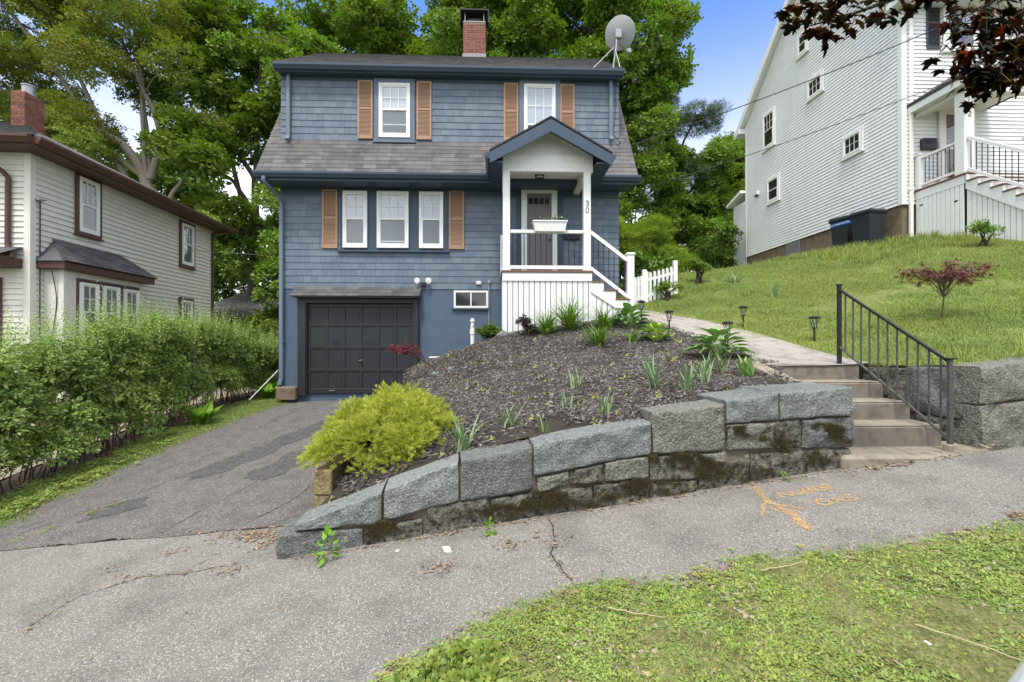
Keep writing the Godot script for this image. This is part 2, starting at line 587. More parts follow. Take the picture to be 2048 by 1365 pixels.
func build_tps() -> void:
	var p := [[-1.55, -3.8, -.36], [-.93, -3.8, -.06], [-.31, -3.85, .17], [.32, -3.95, .30], [1.32, -4.05, .47], [2.03, -4.1, .62], [3.1, -4.4, .72],
		[-1.55, -4.6, -.12], [-1.6, -6.5, .18], [-1.65, -8.3, .42], [-1.7, -9.8, .66], [-1.75, -10.6, .72], [-.9, -10.6, 1.0], [-.1, -10.6, 1.22],
		[.06, -9.2, 1.33], [1.3, -9.2, 1.5], [2.6, -9.2, 1.66], [2.17, -6.4, .88], [.06, -6.5, .67], [.4, -8.0, 1.03],
		[3.33, -5.49, .90], [4.56, -5.54, .92], [3.65, -6.78, 1.09], [4.63, -6.64, 1.09], [3.4, -8.89, 1.54], [4.27, -9.06, 1.6], [3.62, -9.48, 1.69],
		[4.9, -4.9, .98], [5.6, -4.75, 1.04], [8., -4.9, 1.25], [12., -5.2, 1.7], [6.1, -6.8, 1.5], [8.86, -8.7, 2.42], [13.2, -11.05, 4.07],
		[11.28, -12.4, 4.04], [11.28, -20.3, 4.3], [6.9, -10.3, 2.62], [5.8, -10.3, 2.4], [5.03, -11.3, 2.67], [4.27, -10.85, 2.36], [3.3, -9.8, 1.93],
		[7.6, -15.75, 3.6], [15., -30., 5.2], [4., -30., 4.6], [3.5, -18., 3.5], [-6., -18., .3], [-12., -18., .1], [-12., -30., .8], [-6., -30., 1.5],
		[30., -12., 6.], [30., -30., 6.5], [30., -4., 3.], [40., -70., 7.], [-40., -70., 3.], [-40., -20., 0.], [3., -13., 2.7], [15., -14., 4.4]]
	var n := p.size()
	var a := []
	for i in n + 3:
		var row := PackedFloat64Array()
		row.resize(n + 4)
		for j in n:
			if i < n:
				var dx: float = p[i][0] - p[j][0]
				var dz: float = p[i][1] - p[j][1]
				row[j] = tps_phi(dx * dx + dz * dz) + (0.15 if i == j else 0.0)
			else:
				row[j] = [1.0, p[j][0], p[j][1]][i - n]
		if i < n:
			row[n] = 1.0
			row[n + 1] = p[i][0]
			row[n + 2] = p[i][1]
			row[n + 3] = p[i][2]
		a.append(row)
	var m := n + 3
	for i in m:
		var best := i
		for k in range(i + 1, m):
			if absf(a[k][i]) > absf(a[best][i]): best = k
		var tmp = a[i]
		a[i] = a[best]
		a[best] = tmp
		for k in range(i + 1, m):
			var f: float = a[k][i] / a[i][i]
			if f != 0.0:
				var rk: PackedFloat64Array = a[k]
				var ri: PackedFloat64Array = a[i]
				for c in range(i, m + 1): rk[c] -= f * ri[c]
				a[k] = rk
	tps_w.resize(m)
	for i in range(m - 1, -1, -1):
		var s: float = a[i][m]
		for c in range(i + 1, m): s -= a[i][c] * tps_w[c]
		tps_w[i] = s / a[i][i]
	tps_p = p
	ug.resize(UN * UM)
	for j in UM:
		for i in UN:
			ug[j * UN + i] = tps_eval(UX0 + i * UD, UZ0 + j * UD)

func tps_eval(x: float, z: float) -> float:
	var n := tps_p.size()
	var s: float = tps_w[n] + tps_w[n + 1] * x + tps_w[n + 2] * z
	for i in n:
		var dx: float = x - tps_p[i][0]
		var dz: float = z - tps_p[i][1]
		var r := dx * dx + dz * dz
		if r > 1e-9: s += tps_w[i] * 0.5 * r * log(r)
	return s

func up_y(x: float, z: float) -> float:
	var fx := (x - UX0) / UD
	var fz := (z - UZ0) / UD
	if fx < 0 or fz < 0 or fx >= UN - 1 or fz >= UM - 1: return tps_eval(x, z)
	var i := int(fx)
	var j := int(fz)
	fx -= i
	fz -= j
	var k := j * UN + i
	return lerpf(lerpf(ug[k], ug[k + 1], fx), lerpf(ug[k + UN], ug[k + UN + 1], fx), fz)

func pv(a: Array) -> PackedVector2Array:
	var o := PackedVector2Array()
	for i in range(0, a.size(), 2): o.append(Vector2(a[i], a[i + 1]))
	return o

# wobble an outline so that edges are not ruled
func ragged(o: PackedVector2Array, step: float, amp: float) -> PackedVector2Array:
	var r := PackedVector2Array()
	for i in o.size():
		var a := o[i]
		var b := o[(i + 1) % o.size()]
		var l := a.distance_to(b)
		var k := clampi(int(l / step), 1, 60)
		if l > 12: k = 1
		for q in k:
			var p := a.lerp(b, float(q) / k)
			if q > 0: p += Vector2(rnd(-amp, amp), rnd(-amp, amp))
			r.append(p)
	return r

# sheet over an outline in (x, z), cut along a grid, height from a function; smooth normals
func sheet(n: String, outline: PackedVector2Array, cell: float, f: Callable, lift: float, m: Material, parent = null, lump := 0.0) -> MeshInstance3D:
	var lo := Vector2(1e9, 1e9)
	var hi := -lo
	for p in outline:
		lo = lo.min(p)
		hi = hi.max(p)
	var mb := MB.new()
	var fn := FastNoiseLite.new()
	fn.seed = 5
	fn.frequency = 1.1
	var cache := {}
	var put := func(p: Vector2) -> int:
		var key := Vector2i(roundi(p.x * 500), roundi(p.y * 500))
		if cache.has(key): return cache[key]
		var e := 0.05
		var h: float = f.call(p.x, p.y)
		var nx: float = f.call(p.x + e, p.y) - h
		var nz: float = f.call(p.x, p.y + e) - h
		if lump > 0: h += fn.get_noise_2d(p.x, p.y) * lump
		var id := mb.vert(Vector3(p.x, h + lift, p.y), Vector3(-nx, e, -nz).normalized())
		cache[key] = id
		return id
	var nx := int(ceil((hi.x - lo.x) / cell))
	var nz := int(ceil((hi.y - lo.y) / cell))
	var inside := {}
	for i in nx + 1:
		for j in nz + 1:
			inside[i * 10000 + j] = Geometry2D.is_point_in_polygon(lo + Vector2(i, j) * cell, outline)
	var edge_cells := {}
	for k in outline.size():
		var a := outline[k]
		var b := outline[(k + 1) % outline.size()]
		var l := maxi(1, int(a.distance_to(b) / (cell * 0.25)))
		for q in l + 1:
			var p := (a.lerp(b, float(q) / l) - lo) / cell
			for dx in [-0.1, 0.1]:
				for dy in [-0.1, 0.1]:
					edge_cells[int(floor(p.x + dx)) * 10000 + int(floor(p.y + dy))] = true
	for i in nx:
		for j in nz:
			var c0 := lo + Vector2(i, j) * cell
			if edge_cells.has(i * 10000 + j):
				var sq := PackedVector2Array([c0, c0 + Vector2(cell, 0), c0 + Vector2(cell, cell), c0 + Vector2(0, cell)])
				for r in Geometry2D.intersect_polygons(sq, outline):
					if Geometry2D.is_polygon_clockwise(r): r.reverse()
					var t := Geometry2D.triangulate_polygon(r)
					for q in range(0, t.size(), 3):
						tri_up(mb, put.call(r[t[q]]), put.call(r[t[q + 1]]), put.call(r[t[q + 2]]))
			elif inside[i * 10000 + j]:
				var a: int = put.call(c0)
				var b: int = put.call(c0 + Vector2(cell, 0))
				var c: int = put.call(c0 + Vector2(cell, cell))
				var d: int = put.call(c0 + Vector2(0, cell))
				tri_up(mb, a, b, c)
				tri_up(mb, a, c, d)
	return inst(mb.mesh(), m, n, parent)

func tri_up(mb: MB, a: int, b: int, c: int) -> void:
	var u := (mb.v[b] - mb.v[a]).cross(mb.v[c] - mb.v[a])
	if u.y >= 0: mb.face(a, b, c)
	else: mb.face(a, c, b)

var poly_walk: PackedVector2Array
var poly_bed: PackedVector2Array
var poly_lawn: PackedVector2Array
var poly_verge: PackedVector2Array
var poly_strip: PackedVector2Array
var poly_drive: PackedVector2Array
var poly_side: PackedVector2Array
var edge_verge: Array
var edge_drive: Array

func build_terrain() -> void:
	build_tps()
	# the ground under everything
	var xs := [-400, -200, -100, -60, -40, -30]
	for i in range(-22, 32): xs.append(i)
	xs.append_array([40, 60, 100, 200, 400])
	var zs := [-400, -200, -100, -60, -40, -30]
	for i in range(-22, 10): zs.append(i)
	zs.append_array([14, 20, 40, 100, 300])
	var mb := MB.new()
	for z in zs:
		for x in xs:
			mb.vert(V(x, low_y(x, z) - 0.03 - (0.5 if x > 0 and z < -5 else 0.0), z), Vector3.UP)
	for j in zs.size() - 1:
		for i in xs.size() - 1:
			var k := j * xs.size() + i
			tri_up(mb, k, k + 1, k + xs.size() + 1)
			tri_up(mb, k, k + xs.size() + 1, k + xs.size())
	structure(inst(mb.mesh(), M.turf, "ground", null), "turf and soil of the lower lots")
	# street behind the verge
	structure(sheet("street", pv([-60, 6.2, -60, -0.0, -7.5, -0.05, -1.35, -0.7, 1.5, -1.05, 4.0, -1.25, 60, -6.6, 60, 6.0]), 3.0, street_y, -0.012, M.asphalt_old), "grey asphalt street")
	# sidewalk with the driveway apron
	edge_verge = [[3.32, -2.79], [2.47, -2.74], [1.85, -2.74], [1.5, -2.78], [1.2, -2.68], [.91, -2.69], [.5, -2.74], [.32, -2.69], [.02, -2.54], [-.24, -2.39], [-.46, -2.22], [-.8, -1.85], [-1.1, -1.2], [-1.3, -.5]]
	var a := [30, -5.4]
	for p in edge_verge: a.append_array(p)
	a.append_array([-7.5, -0.1, -7.5, -4.5, -5.42, -4.52, -4.15, -4.5, -1.98, -4.31, -1.55, -4.3, -1.5, -3.86, 3.2, -4.3, 3.3, -4.6, 4.85, -4.7, 30, -7.1])
	poly_side = ragged(pv(a), 0.22, 0.018)
	structure(sheet("sidewalk", poly_side, 0.5, low_y, 0.0, M.asphalt), "grey asphalt sidewalk and driveway apron")
	edge_drive = [[-5.42, -4.52], [-5.35, -5.17], [-5.33, -5.87], [-5.3, -6.79], [-5.28, -7.67], [-5.2, -8.73], [-5.03, -9.62], [-4.9, -10.2], [-4.85, -10.66]]
	a = []
	for p in edge_drive: a.append_array(p)
	a.append_array([-1.8, -10.66, -1.62, -4.4, -1.98, -4.31, -4.15, -4.5])
	poly_drive = ragged(pv(a), 0.25, 0.03)
	structure(sheet("driveway", poly_drive, 0.4, low_y, 0.006, M.asphalt_old), "worn patched asphalt driveway")
	# neighbour's pale drive seen through the hedge
	structure(sheet("neighbour_driveway", pv([-6.9, -4.6, -6.9, -15.5, -9.7, -15.5, -9.6, -4.6]), 1.0, low_y, 0.0, M.concrete), "pale concrete drive behind the hedge")
	structure(sheet("hedge_bed", ragged(pv([-5.95, -4.7, -5.85, -6.3, -5.8, -8, -5.75, -9.8, -5.7, -13, -6.85, -13, -6.85, -4.7]), 0.2, 0.05), 0.4, low_y, -0.006, M.soil), "brown soil and litter below the hedge")
	# upper lot
	poly_bed = pv([-1.6, -3.95, -.93, -3.98, -.31, -4.04, .32, -4.1, 1.32, -4.2, 2.03, -4.27, 2.95, -4.36, 3.05, -4.9, 3.2, -5.5, 3.5, -6.2, 3.6, -6.8, 3.5, -7.8, 3.28, -8.7, 2.9, -9.25,
		0.12, -9.25, .12, -10.68, -1.72, -10.68, -1.66, -9.8, -1.6, -8.3, -1.55, -6.5, -1.5, -4.4])
	structure(sheet("garden_bed", poly_bed, 0.25, up_y, 0.0, M.mulch, null, 0.05), "sloping bed of dark bark mulch")
	poly_walk = pv([3.2, -5.5, 3.5, -6.2, 3.6, -6.8, 3.5, -7.8, 3.28, -8.7, 2.75, -9.2, 2.75, -9.75, 3.3, -9.72, 3.75, -9.56, 4.25, -9.1, 4.5, -8.0, 4.62, -6.64, 4.6, -5.5])
	structure(sheet("garden_walk", poly_walk, 0.4, up_y, 0.014, M.walk), "pale exposed-aggregate garden walk")
	poly_lawn = pv([4.6, -5.5, 4.62, -6.64, 4.5, -8.0, 4.25, -9.1, 3.75, -9.56, 3.3, -9.72, 2.8, -9.8, 2.8, -21.9, 15.4, -21.9, 15.4, -5.72, 12, -5.3, 8, -4.85, 5.0, -4.7, 4.85, -4.75])
	structure(sheet("lawn", poly_lawn, 0.35, up_y, 0.0, M.turf, null, 0.05), "steep green lawn between the two houses")
	structure(sheet("back_lawn", pv([15, -5.7, 60, -10, 80, -90, -70, -90, -70, -17, -8, -15.2, 3, -15.2, 3, -21.5, 15, -21.5]), 3.0, up_y, -0.02, M.turf), "rough grass behind the houses")
	# verge in front of the sidewalk
	a = []
	for p in edge_verge: a.append_array(p)
	a.append_array([1.5, -1.08, 4.0, -1.28, 30, -3.7, 30, -5.4])
	poly_verge = pv(a)
	structure(sheet("verge", ragged(poly_verge, 0.2, 0.03), 0.3, street_y, 0.012, M.verge, null, 0.03), "weedy grass verge beside the sidewalk")
	# kerb between verge and street
	mb = MB.new()
	var k0 := V(-1.3, 0, -0.72)
	for q in [V(1.5, 0, -1.02), V(4.0, 0, -1.23), V(30, 0, -3.65)]:
		var p0: Vector3 = k0
		var p1: Vector3 = q
		p0.y = street_y(p0.x, p0.z) - 0.04
		p1.y = street_y(p1.x, p1.z) - 0.04
		mb.bar(p0, p1, 0.12, 0.2)
		k0 = q
	structure(inst(mb.mesh(), M.granite, "kerb", null), "granite kerb along the verge")
	edge_strip()
	build_cracks()

func edge_strip() -> void:
	var a := []
	for p in edge_drive: a.append_array(p)
	a.append_array([-5.0, -12.5, -5.75, -12.5, -5.75, -9.8, -5.8, -8, -5.85, -6.3, -5.95, -4.7, -6.8, -4.55])
	poly_strip = pv(a)

# a thin sheet of asphalt repair, paint or crack following a line on the ground
func ribbon(n: String, pts: Array, w: float, m: Material, parent: Node, lift: float, wob := 0.0, taper := true) -> MeshInstance3D:
	var line := PackedVector2Array()
	for i in pts.size() - 1:
		var a := Vector2(pts[i][0], pts[i][1])
		var b := Vector2(pts[i + 1][0], pts[i + 1][1])
		var k := maxi(1, int(a.distance_to(b) / 0.05))
		for q in k:
			var p := a.lerp(b, float(q) / k)
			line.append(p + Vector2(rnd(-wob, wob), rnd(-wob, wob)))
	line.append(Vector2(pts[-1][0], pts[-1][1]))
	var mb := MB.new()
	var last := line.size() - 1
	for i in line.size():
		var d := (line[mini(i + 1, last)] - line[maxi(i - 1, 0)]).normalized()
		var s := Vector2(-d.y, d.x) * w * rnd(0.35, 0.65)
		if taper: s *= clampf(minf(i, last - i) / 4.0, 0.12, 1.0)
		for e in [line[i] - s, line[i] + s]:
			mb.vert(V(e.x, low_y(e.x, e.y) + lift, e.y), Vector3.UP)
	for i in last:
		tri_up(mb, i * 2, i * 2 + 1, i * 2 + 3)
		tri_up(mb, i * 2, i * 2 + 3, i * 2 + 2)
	return inst(mb.mesh(), m, n, parent)

var crack_lines := []
func build_cracks() -> void:
	var side := get_node("sidewalk")
	var drive := get_node("driveway")
	crack_lines = [
		[0, [[-5.3, -4.56], [-4.15, -4.48], [-3.0, -4.42], [-1.98, -4.31]], 0.03],
		[0, [[0.42, -3.88], [0.46, -3.6], [0.44, -3.43], [0.38, -3.23], [0.44, -2.95], [0.5, -2.76]], 0.012],
		[0, [[0.40, -3.3], [0.52, -3.34], [0.58, -3.46]], 0.008],
		[0, [[0.39, -3.4], [0.30, -3.5], [0.32, -3.62]], 0.006],
		[0, [[-1.95, -3.66], [-2.2, -3.64], [-2.41, -3.61], [-2.71, -3.64], [-2.9, -3.52], [-3.01, -3.45], [-3.05, -3.25], [-3.0, -3.0]], 0.008],
		[0, [[-2.41, -3.61], [-2.35, -3.75], [-2.26, -3.9]], 0.006],
		[0, [[-2.7, -3.63], [-2.95, -3.7]], 0.005],
		[1, [[-4.9, -4.7], [-4.3, -5.6], [-3.9, -6.6], [-3.5, -8.1]], 0.008],
		[1, [[-3.2, -4.4], [-2.95, -5.4], [-2.7, -6.5], [-2.6, -7.9], [-2.4, -9.3]], 0.008],
		[1, [[-2.4, -4.4], [-2.15, -4.9], [-2.05, -5.8], [-1.95, -6.4]], 0.012],
		[1, [[-4.6, -6.2], [-4.4, -7.5], [-4.2, -9.0], [-4.1, -10.2]], 0.006],
		[1, [[-2.1, -5.0], [-2.4, -5.05], [-2.65, -4.75]], 0.006],
		[1, [[-3.7, -7.4], [-3.0, -7.6], [-2.6, -7.5]], 0.006],
		[1, [[-3.3, -8.4], [-2.9, -8.7], [-2.5, -8.4]], 0.005],
		[1, [[-4.9, -8.6], [-4.2, -8.8], [-3.4, -9.2]], 0.006],
		[1, [[-3.0, -6.2], [-2.5, -6.6], [-2.2, -7.2]], 0.006],
	]
	for c in crack_lines:
		ribbon("crack", c[1], c[2] * 0.6, M.crack, side if c[0] == 0 else drive, 0.012 if c[0] == 1 else 0.005, 0.012)
	# darker sealed tracks along the driveway
	for t in [[[-3.9, -6.0], [-3.5, -7.0], [-3.1, -8.4], [-2.9, -9.8]], [[-4.35, -5.0], [-4.05, -5.5]], [[-3.0, -5.7], [-2.8, -6.4], [-2.75, -7.0]]]:
		ribbon("seal_patch", t, 0.45, M.patch, drive, 0.010, 0.05)
	# sprayed utility mark: an arrow and two scribbled words
	var mk := thing("utility_mark", "orange sprayed arrow with scribbled word and GAS on the sidewalk", "paint mark", V(0, 0, 0))
	var pf := func(px: Array, w: float) -> void:
		# droplets along the stroke: dense in its core, thinning outwards
		var mb := MB.new()
		for i in px.size() - 1:
			var a2 := Vector2(px[i][0], px[i][1])
			var b2 := Vector2(px[i + 1][0], px[i + 1][1])
			var l := a2.distance_to(b2)
			for q in int(l * w * 20000.0) + 4:
				var p := a2.lerp(b2, rng.randf()) + Vector2(rng.randfn(0, w * 0.27), rng.randfn(0, w * 0.27))
				var r := rnd(0.0018, 0.0055)
				var a0 := rnd(0, TAU)
				var k := mb.v.size()
				var y := low_y(p.x, p.y) + 0.003 + rng.randf() * 0.0012
				for e in 5: mb.vert(V(p.x + cos(a0 + e * TAU / 5) * r, y, p.y + sin(a0 + e * TAU / 5) * r), Vector3.UP)
				for e in 3: tri_up(mb, k, k + e + 1, k + e + 2)
		stuff(inst(mb.mesh(), M.spray, "stroke", mk))
	pf.call([[2.235, -3.93], [2.23, -3.83], [2.20, -3.72], [2.18, -3.62], [2.20, -3.5], [2.22, -3.4], [2.20, -3.27], [2.185, -3.15]], 0.062)
	pf.call([[2.17, -3.63], [2.10, -3.56], [2.05, -3.47], [1.98, -3.39]], 0.03)
	pf.call([[2.17, -3.60], [2.24, -3.52], [2.31, -3.47], [2.32, -3.43]], 0.035)
	pf.call([[2.19, -3.30], [2.16, -3.22], [2.175, -3.12]], 0.07)
	pf.call([[2.12, -3.52], [2.17, -3.42], [2.20, -3.36]], 0.03)
	# word strokes are laid out along the street: (along, towards the wall)
	var org := Vector2(2.33, -3.63)
	var ax := Vector2(0.995, -0.0965)
	var ay := Vector2(-0.05, -0.998)
	var word := func(w: Array, o: Vector2, sx: float, sy: float) -> void:
		for st in w:
			var pts := []
			for i in range(0, st.size(), 2):
				var p: Vector2 = o + ax * st[i] * sx + ay * st[i + 1] * sy
				pts.append([p.x, p.y])
			pf.call(pts, 0.03)
	var nn := [0, 0, 0.1, 1, 0.9, 0, 1.0, 1]
	var uu := [1.2, 1, 1.25, 0.2, 1.6, 0, 1.95, 0.25, 2.0, 1]
	var mm := [2.2, 0, 2.35, 1, 2.6, 0.3, 2.85, 1, 3.0, 0]
	var ooo := [3.3, 0.1, 3.25, 0.8, 3.6, 1, 3.9, 0.7, 3.8, 0.1, 3.4, 0]
	var rr := [4.1, 0, 4.15, 0.9, 4.6, 1, 4.65, 0.6, 4.2, 0.5, 4.7, 0]
	word.call([nn, uu, mm, ooo, rr], Vector2(2.33, -3.66), 0.1, 0.1)
	var gg := [1.0, 0.9, 0.4, 1.0, 0.0, 0.5, 0.3, 0.0, 0.9, 0.1, 0.95, 0.5, 0.6, 0.5]
	var aa := [1.3, 0, 1.65, 1, 2.0, 0]
	var a2 := [1.45, 0.4, 1.9, 0.4]
	var ss := [2.9, 0.95, 2.4, 0.95, 2.35, 0.6, 2.85, 0.4, 2.8, 0.05, 2.25, 0.05]
	word.call([gg, aa, a2, ss], Vector2(2.48, -3.44), 0.115, 0.10)

# =====================================================================
# house pieces
# =====================================================================
func frame_mb(mb: MB, x0: float, y0: float, x1: float, y1: float, w: float, z0: float, z1: float, wb := -1.0) -> void:
	if wb < 0: wb = w
	mb.bev(V(x0, y0, z0), V(x0 + w, y1, z1), 0.004)
	mb.bev(V(x1 - w, y0, z0), V(x1, y1, z1), 0.004)
	mb.bev(V(x0 + w, y1 - w, z0), V(x1 - w, y1, z1 - 0.0015), 0.004)
	mb.bev(V(x0 + w, y0, z0), V(x1 - w, y0 + wb, z1 - 0.0015), 0.004)

# double-hung or fixed window; local +z points out of the wall, origin at the sill's middle
# o: cols, rows, lower ("screen", "blind", "dark"), upper, drop (share of the lower sash a blind covers), trim material and width
func window(parent: Node, xf: Transform3D, w: float, h: float, o: Dictionary) -> Node3D:
	var p := part("window", parent)
	p.transform = xf
	var x := w * 0.5
	var fm: Material = o.get("frame", M.white)
	var fw: float = o.get("fw", 0.05)
	if o.has("trim"):
		var tw: float = o.get("tw", 0.1)
		var mt := MB.new()
		frame_mb(mt, -x - tw, -tw * 0.8, x + tw, h + tw, tw, 0.0, 0.045)
		mt.bev(V(-x - tw - 0.03, -tw * 0.8 - 0.035, 0), V(x + tw + 0.03, -tw * 0.8, 0.075), 0.006)
		inst(mt.mesh(), o.trim, "trim", p)
	var mf := MB.new()
	frame_mb(mf, -x, 0, x, h, fw, 0.0, 0.062, fw * 1.1)
	inst(mf.mesh(), fm, "frame", p)
	bx(p, "backing", M.dark, V(-x + 0.01, 0.01, 0.001), V(x - 0.01, h - 0.01, 0.007), 0.001)
	var cols: int = o.get("cols", 3)
	var rows: int = o.get("rows", 2)
	var fixed: bool = o.get("fixed", false)
	var ix := x - fw
	var mid: float = fw if fixed else lerpf(fw, h - fw, float(o.get("split", 0.5)))
	var ms := MB.new()
	frame_mb(ms, -ix, mid, ix, h - fw, 0.032, 0.012, 0.046)
	inst(ms.mesh(), fm, "upper_sash" if not fixed else "sash", p)
	var mm := MB.new()
	var u0 := -ix + 0.032
	var u1 := ix - 0.032
	var v0 := mid + 0.032
	var v1 := h - fw - 0.032
	for i in range(1, cols):
		var cx := lerpf(u0, u1, float(i) / cols)
		mm.box(V(cx - 0.008, v0, 0.03), V(cx + 0.008, v1, 0.040))
	for j in range(1, rows):
		var cy := lerpf(v0, v1, float(j) / rows)
		mm.box(V(u0, cy - 0.008, 0.031), V(u1, cy + 0.008, 0.039))
	if cols * rows > 1: inst(mm.mesh(), fm, "muntin", p)
	var gm: Material = o.get("glass", M.glass)
	for i in cols:
		for j in rows:
			var a := V(lerpf(u0, u1, float(i) / cols) + 0.006, lerpf(v0, v1, float(j) / rows) + 0.006, 0.026)
			var b := V(lerpf(u0, u1, float(i + 1) / cols) - 0.006, lerpf(v0, v1, float(j + 1) / rows) - 0.006, 0.0295)
			bx(p, "pane", gm, a, b, 0.0004)
	var up: String = o.get("upper", "blind")
	if up != "dark":
		bx(p, "blind" if up == "blind" else "curtain", M.blind if up == "blind" else M.curtain, V(u0 - 0.01, v0 - 0.02, 0.010), V(u1 + 0.01, v1 + 0.01, 0.014), 0.001)
	if not fixed:
		var ml := MB.new()
		frame_mb(ml, -ix, fw * 1.1, ix, mid + 0.03, 0.036, 0.012, 0.058, 0.05)
		inst(ml.mesh(), fm, "lower_sash", p)
		var l0 := fw * 1.1 + 0.05
		bx(p, "pane", gm, V(u0, l0, 0.0300), V(u1, mid, 0.0330), 0.0004)
		var lw: String = o.get("lower", "screen")
		if lw == "screen" or lw == "half":
			var y0: float = l0 if lw == "screen" else lerpf(l0, mid, float(o.get("drop", 0.3)))
			bx(p, "screen" if lw == "screen" else "roller_blind", M.screen, V(u0 - 0.01, y0, 0.012), V(u1 + 0.01, mid, 0.016), 0.001)
			if lw == "half": bx(p, "blind_hem", M.blind, V(u0 - 0.005, y0 - 0.03, 0.013), V(u1 + 0.005, y0, 0.02), 0.002)
	return p

func shutter(parent: Node, xf: Transform3D, w: float, h: float, m: Material) -> void:
	var p := part("shutter", parent)
	p.transform = xf
	var mb := MB.new()
	var x := w * 0.5
	frame_mb(mb, -x, 0, x, h, 0.045, 0, 0.034, 0.08)
	var my := h * 0.52
	mb.bev(V(-x + 0.045, my - 0.03, 0), V(x - 0.045, my + 0.03, 0.031), 0.004)
	mb.box(V(-x + 0.03, 0.03, 0), V(x - 0.03, h - 0.03, 0.006))
	inst(mb.mesh(), m, "shutter_frame", p)
	var lo := MB.new()
	var y := 0.085
	while y < h - 0.06:
		if absf(y - my) > 0.04:
			lo.quad(V(-x + 0.045, y, 0.028), V(x - 0.045, y, 0.028), V(x - 0.045, y + 0.027, 0.010), V(-x + 0.045, y + 0.027, 0.010))
			lo.quad(V(x - 0.045, y - 0.005, 0.022), V(x - 0.045, y, 0.028), V(-x + 0.045, y, 0.028), V(-x + 0.045, y - 0.005, 0.022))
		y += 0.029
	stuff(inst(lo.mesh(), m, "louvres", p))

# wood shingles on a wall that faces +z; rects = openings [x0, y0, x1, y1] that they stop at
var shingle_rects := []
func lay_shingles(x0: float, x1: float, y0: float, y1: float, expo: float, rects: Array) -> void:
	var y := y0
	while y < y1 - 0.03:
		var hh := minf(expo, y1 - y)
		var x := x0
		while x < x1 - 0.01:
			var w := rnd(0.09, 0.24)
			if x1 - x - w < 0.08: w = x1 - x
			var a := x
			var b := x + w
			x = b
			# cut at openings
			for r in rects:
				if y + hh * 0.5 > r[1] and y + hh * 0.5 < r[3]:
					if a >= r[0] and b <= r[2]:
						b = a
					elif a < r[0] and b > r[0]:
						b = r[0]
					elif a < r[2] and b > r[2]:
						a = r[2]
			if b - a > 0.02: shingle_rects.append([a, y + rnd(-0.004, 0.003), b - a, hh])
		y += expo

func shingle_mesh(w: float, h: float) -> ArrayMesh:
	var mb := MB.new()
	var t := 0.017
	var g := 0.0016
	mb.hexa([V(g, 0, 0), V(w - g, 0, 0), V(w - g, 0, t), V(g, 0, t), V(g, h + 0.012, 0), V(w - g, h + 0.012, 0), V(w - g, h + 0.012, 0.004), V(g, h + 0.012, 0.004)])
	return mb.mesh()

func finish_shingles(parent: Node, mats: Array, most: int) -> void:
	shingle_rects.sort_custom(func(a, b): return a[2] > b[2])
	var rest := [MB.new(), MB.new(), MB.new()]
	for i in shingle_rects.size():
		var r: Array = shingle_rects[i]
		var m := rng.randi() % 3
		if i < most:
			var q := snappedf(r[2], 0.02)
			var key := "sh%d_%d" % [roundi(q * 100), roundi(r[3] * 200)]
			if not shared.has(key): shared[key] = shingle_mesh(q, r[3])
			inst(shared[key], mats[m], "shingle", parent, Transform3D(Basis.from_scale(V(r[2] / q, 1, 1)), V(r[0], r[1], 0)))
		else:
			var mb: MB = rest[m]
			var g := 0.0016
			var t := 0.017 + rnd(-0.002, 0.002)
			mb.hexa([V(r[0] + g, r[1], 0), V(r[0] + r[2] - g, r[1], 0), V(r[0] + r[2] - g, r[1], t), V(r[0] + g, r[1], t),
				V(r[0] + g, r[1] + r[3] + 0.012, 0), V(r[0] + r[2] - g, r[1] + r[3] + 0.012, 0), V(r[0] + r[2] - g, r[1] + r[3] + 0.012, 0.004), V(r[0] + g, r[1] + r[3] + 0.012, 0.004)])
	for k in 3:
		if rest[k].v.size() > 0: stuff(inst(rest[k].mesh(), mats[k], "small_shingles", parent))
	shingle_rects = []

# asphalt tabs on a slope: eave corner a, along (unit) and up (unit, along the slope)
func lay_tabs(parent: Node, a: Vector3, along: Vector3, up: Vector3, length: float, rise: float, expo: float, tab: float, pre: String, as_parts := true, trim = null) -> void:
	var nrm := along.cross(up).normalized()
	var basis := Basis(along, up, nrm)
	var merged := [MB.new(), MB.new(), MB.new(), MB.new()]
	var row := 0
	var v := 0.0
	while v < rise - 0.02:
		var hh := minf(expo, rise - v)
		var s := 0.0
		var e := length
		if trim != null:
			var se: Vector2 = trim.call(v)
			s = se.x
			e = se.y
		var x := s - tab * (0.5 if row % 2 == 1 else 0.0) - rnd(0, 0.06)
		while x < e:
			var x0 := maxf(x, s)
			var x1 := minf(x + tab, e)
			x += tab
			if x1 - x0 < 0.012: continue
			var k := rng.randi() % 4
			var q := a + along * x0 + up * (v - rnd(0.0, 0.004))
			var w := x1 - x0 - 0.004
			if as_parts:
				var full := absf(w - (tab - 0.004)) < 0.001
				var key := "tab%d_%d" % [roundi(tab * 1000), roundi(hh * 1000)]
				if not shared.has(key):
					var mb := MB.new()
					mb.hexa(tab_corners(tab - 0.004, hh))
					shared[key] = mb.mesh()
				var b2 := basis
				if not full: b2 = basis * Basis.from_scale(V(w / (tab - 0.004), 1, 1))
				inst(shared[key], M["%s%d" % [pre, k]], "roof_shingle", parent, Transform3D(b2, q))
			else:
				var c := tab_corners(w, hh)
				for i in 8: c[i] = q + basis * c[i]
				merged[k].hexa(c)
		v += expo
		row += 1
	if not as_parts:
		for k in 4:
			if merged[k].v.size() > 0: stuff(inst(merged[k].mesh(), M["%s%d" % [pre, k]], "roof_shingles", parent))

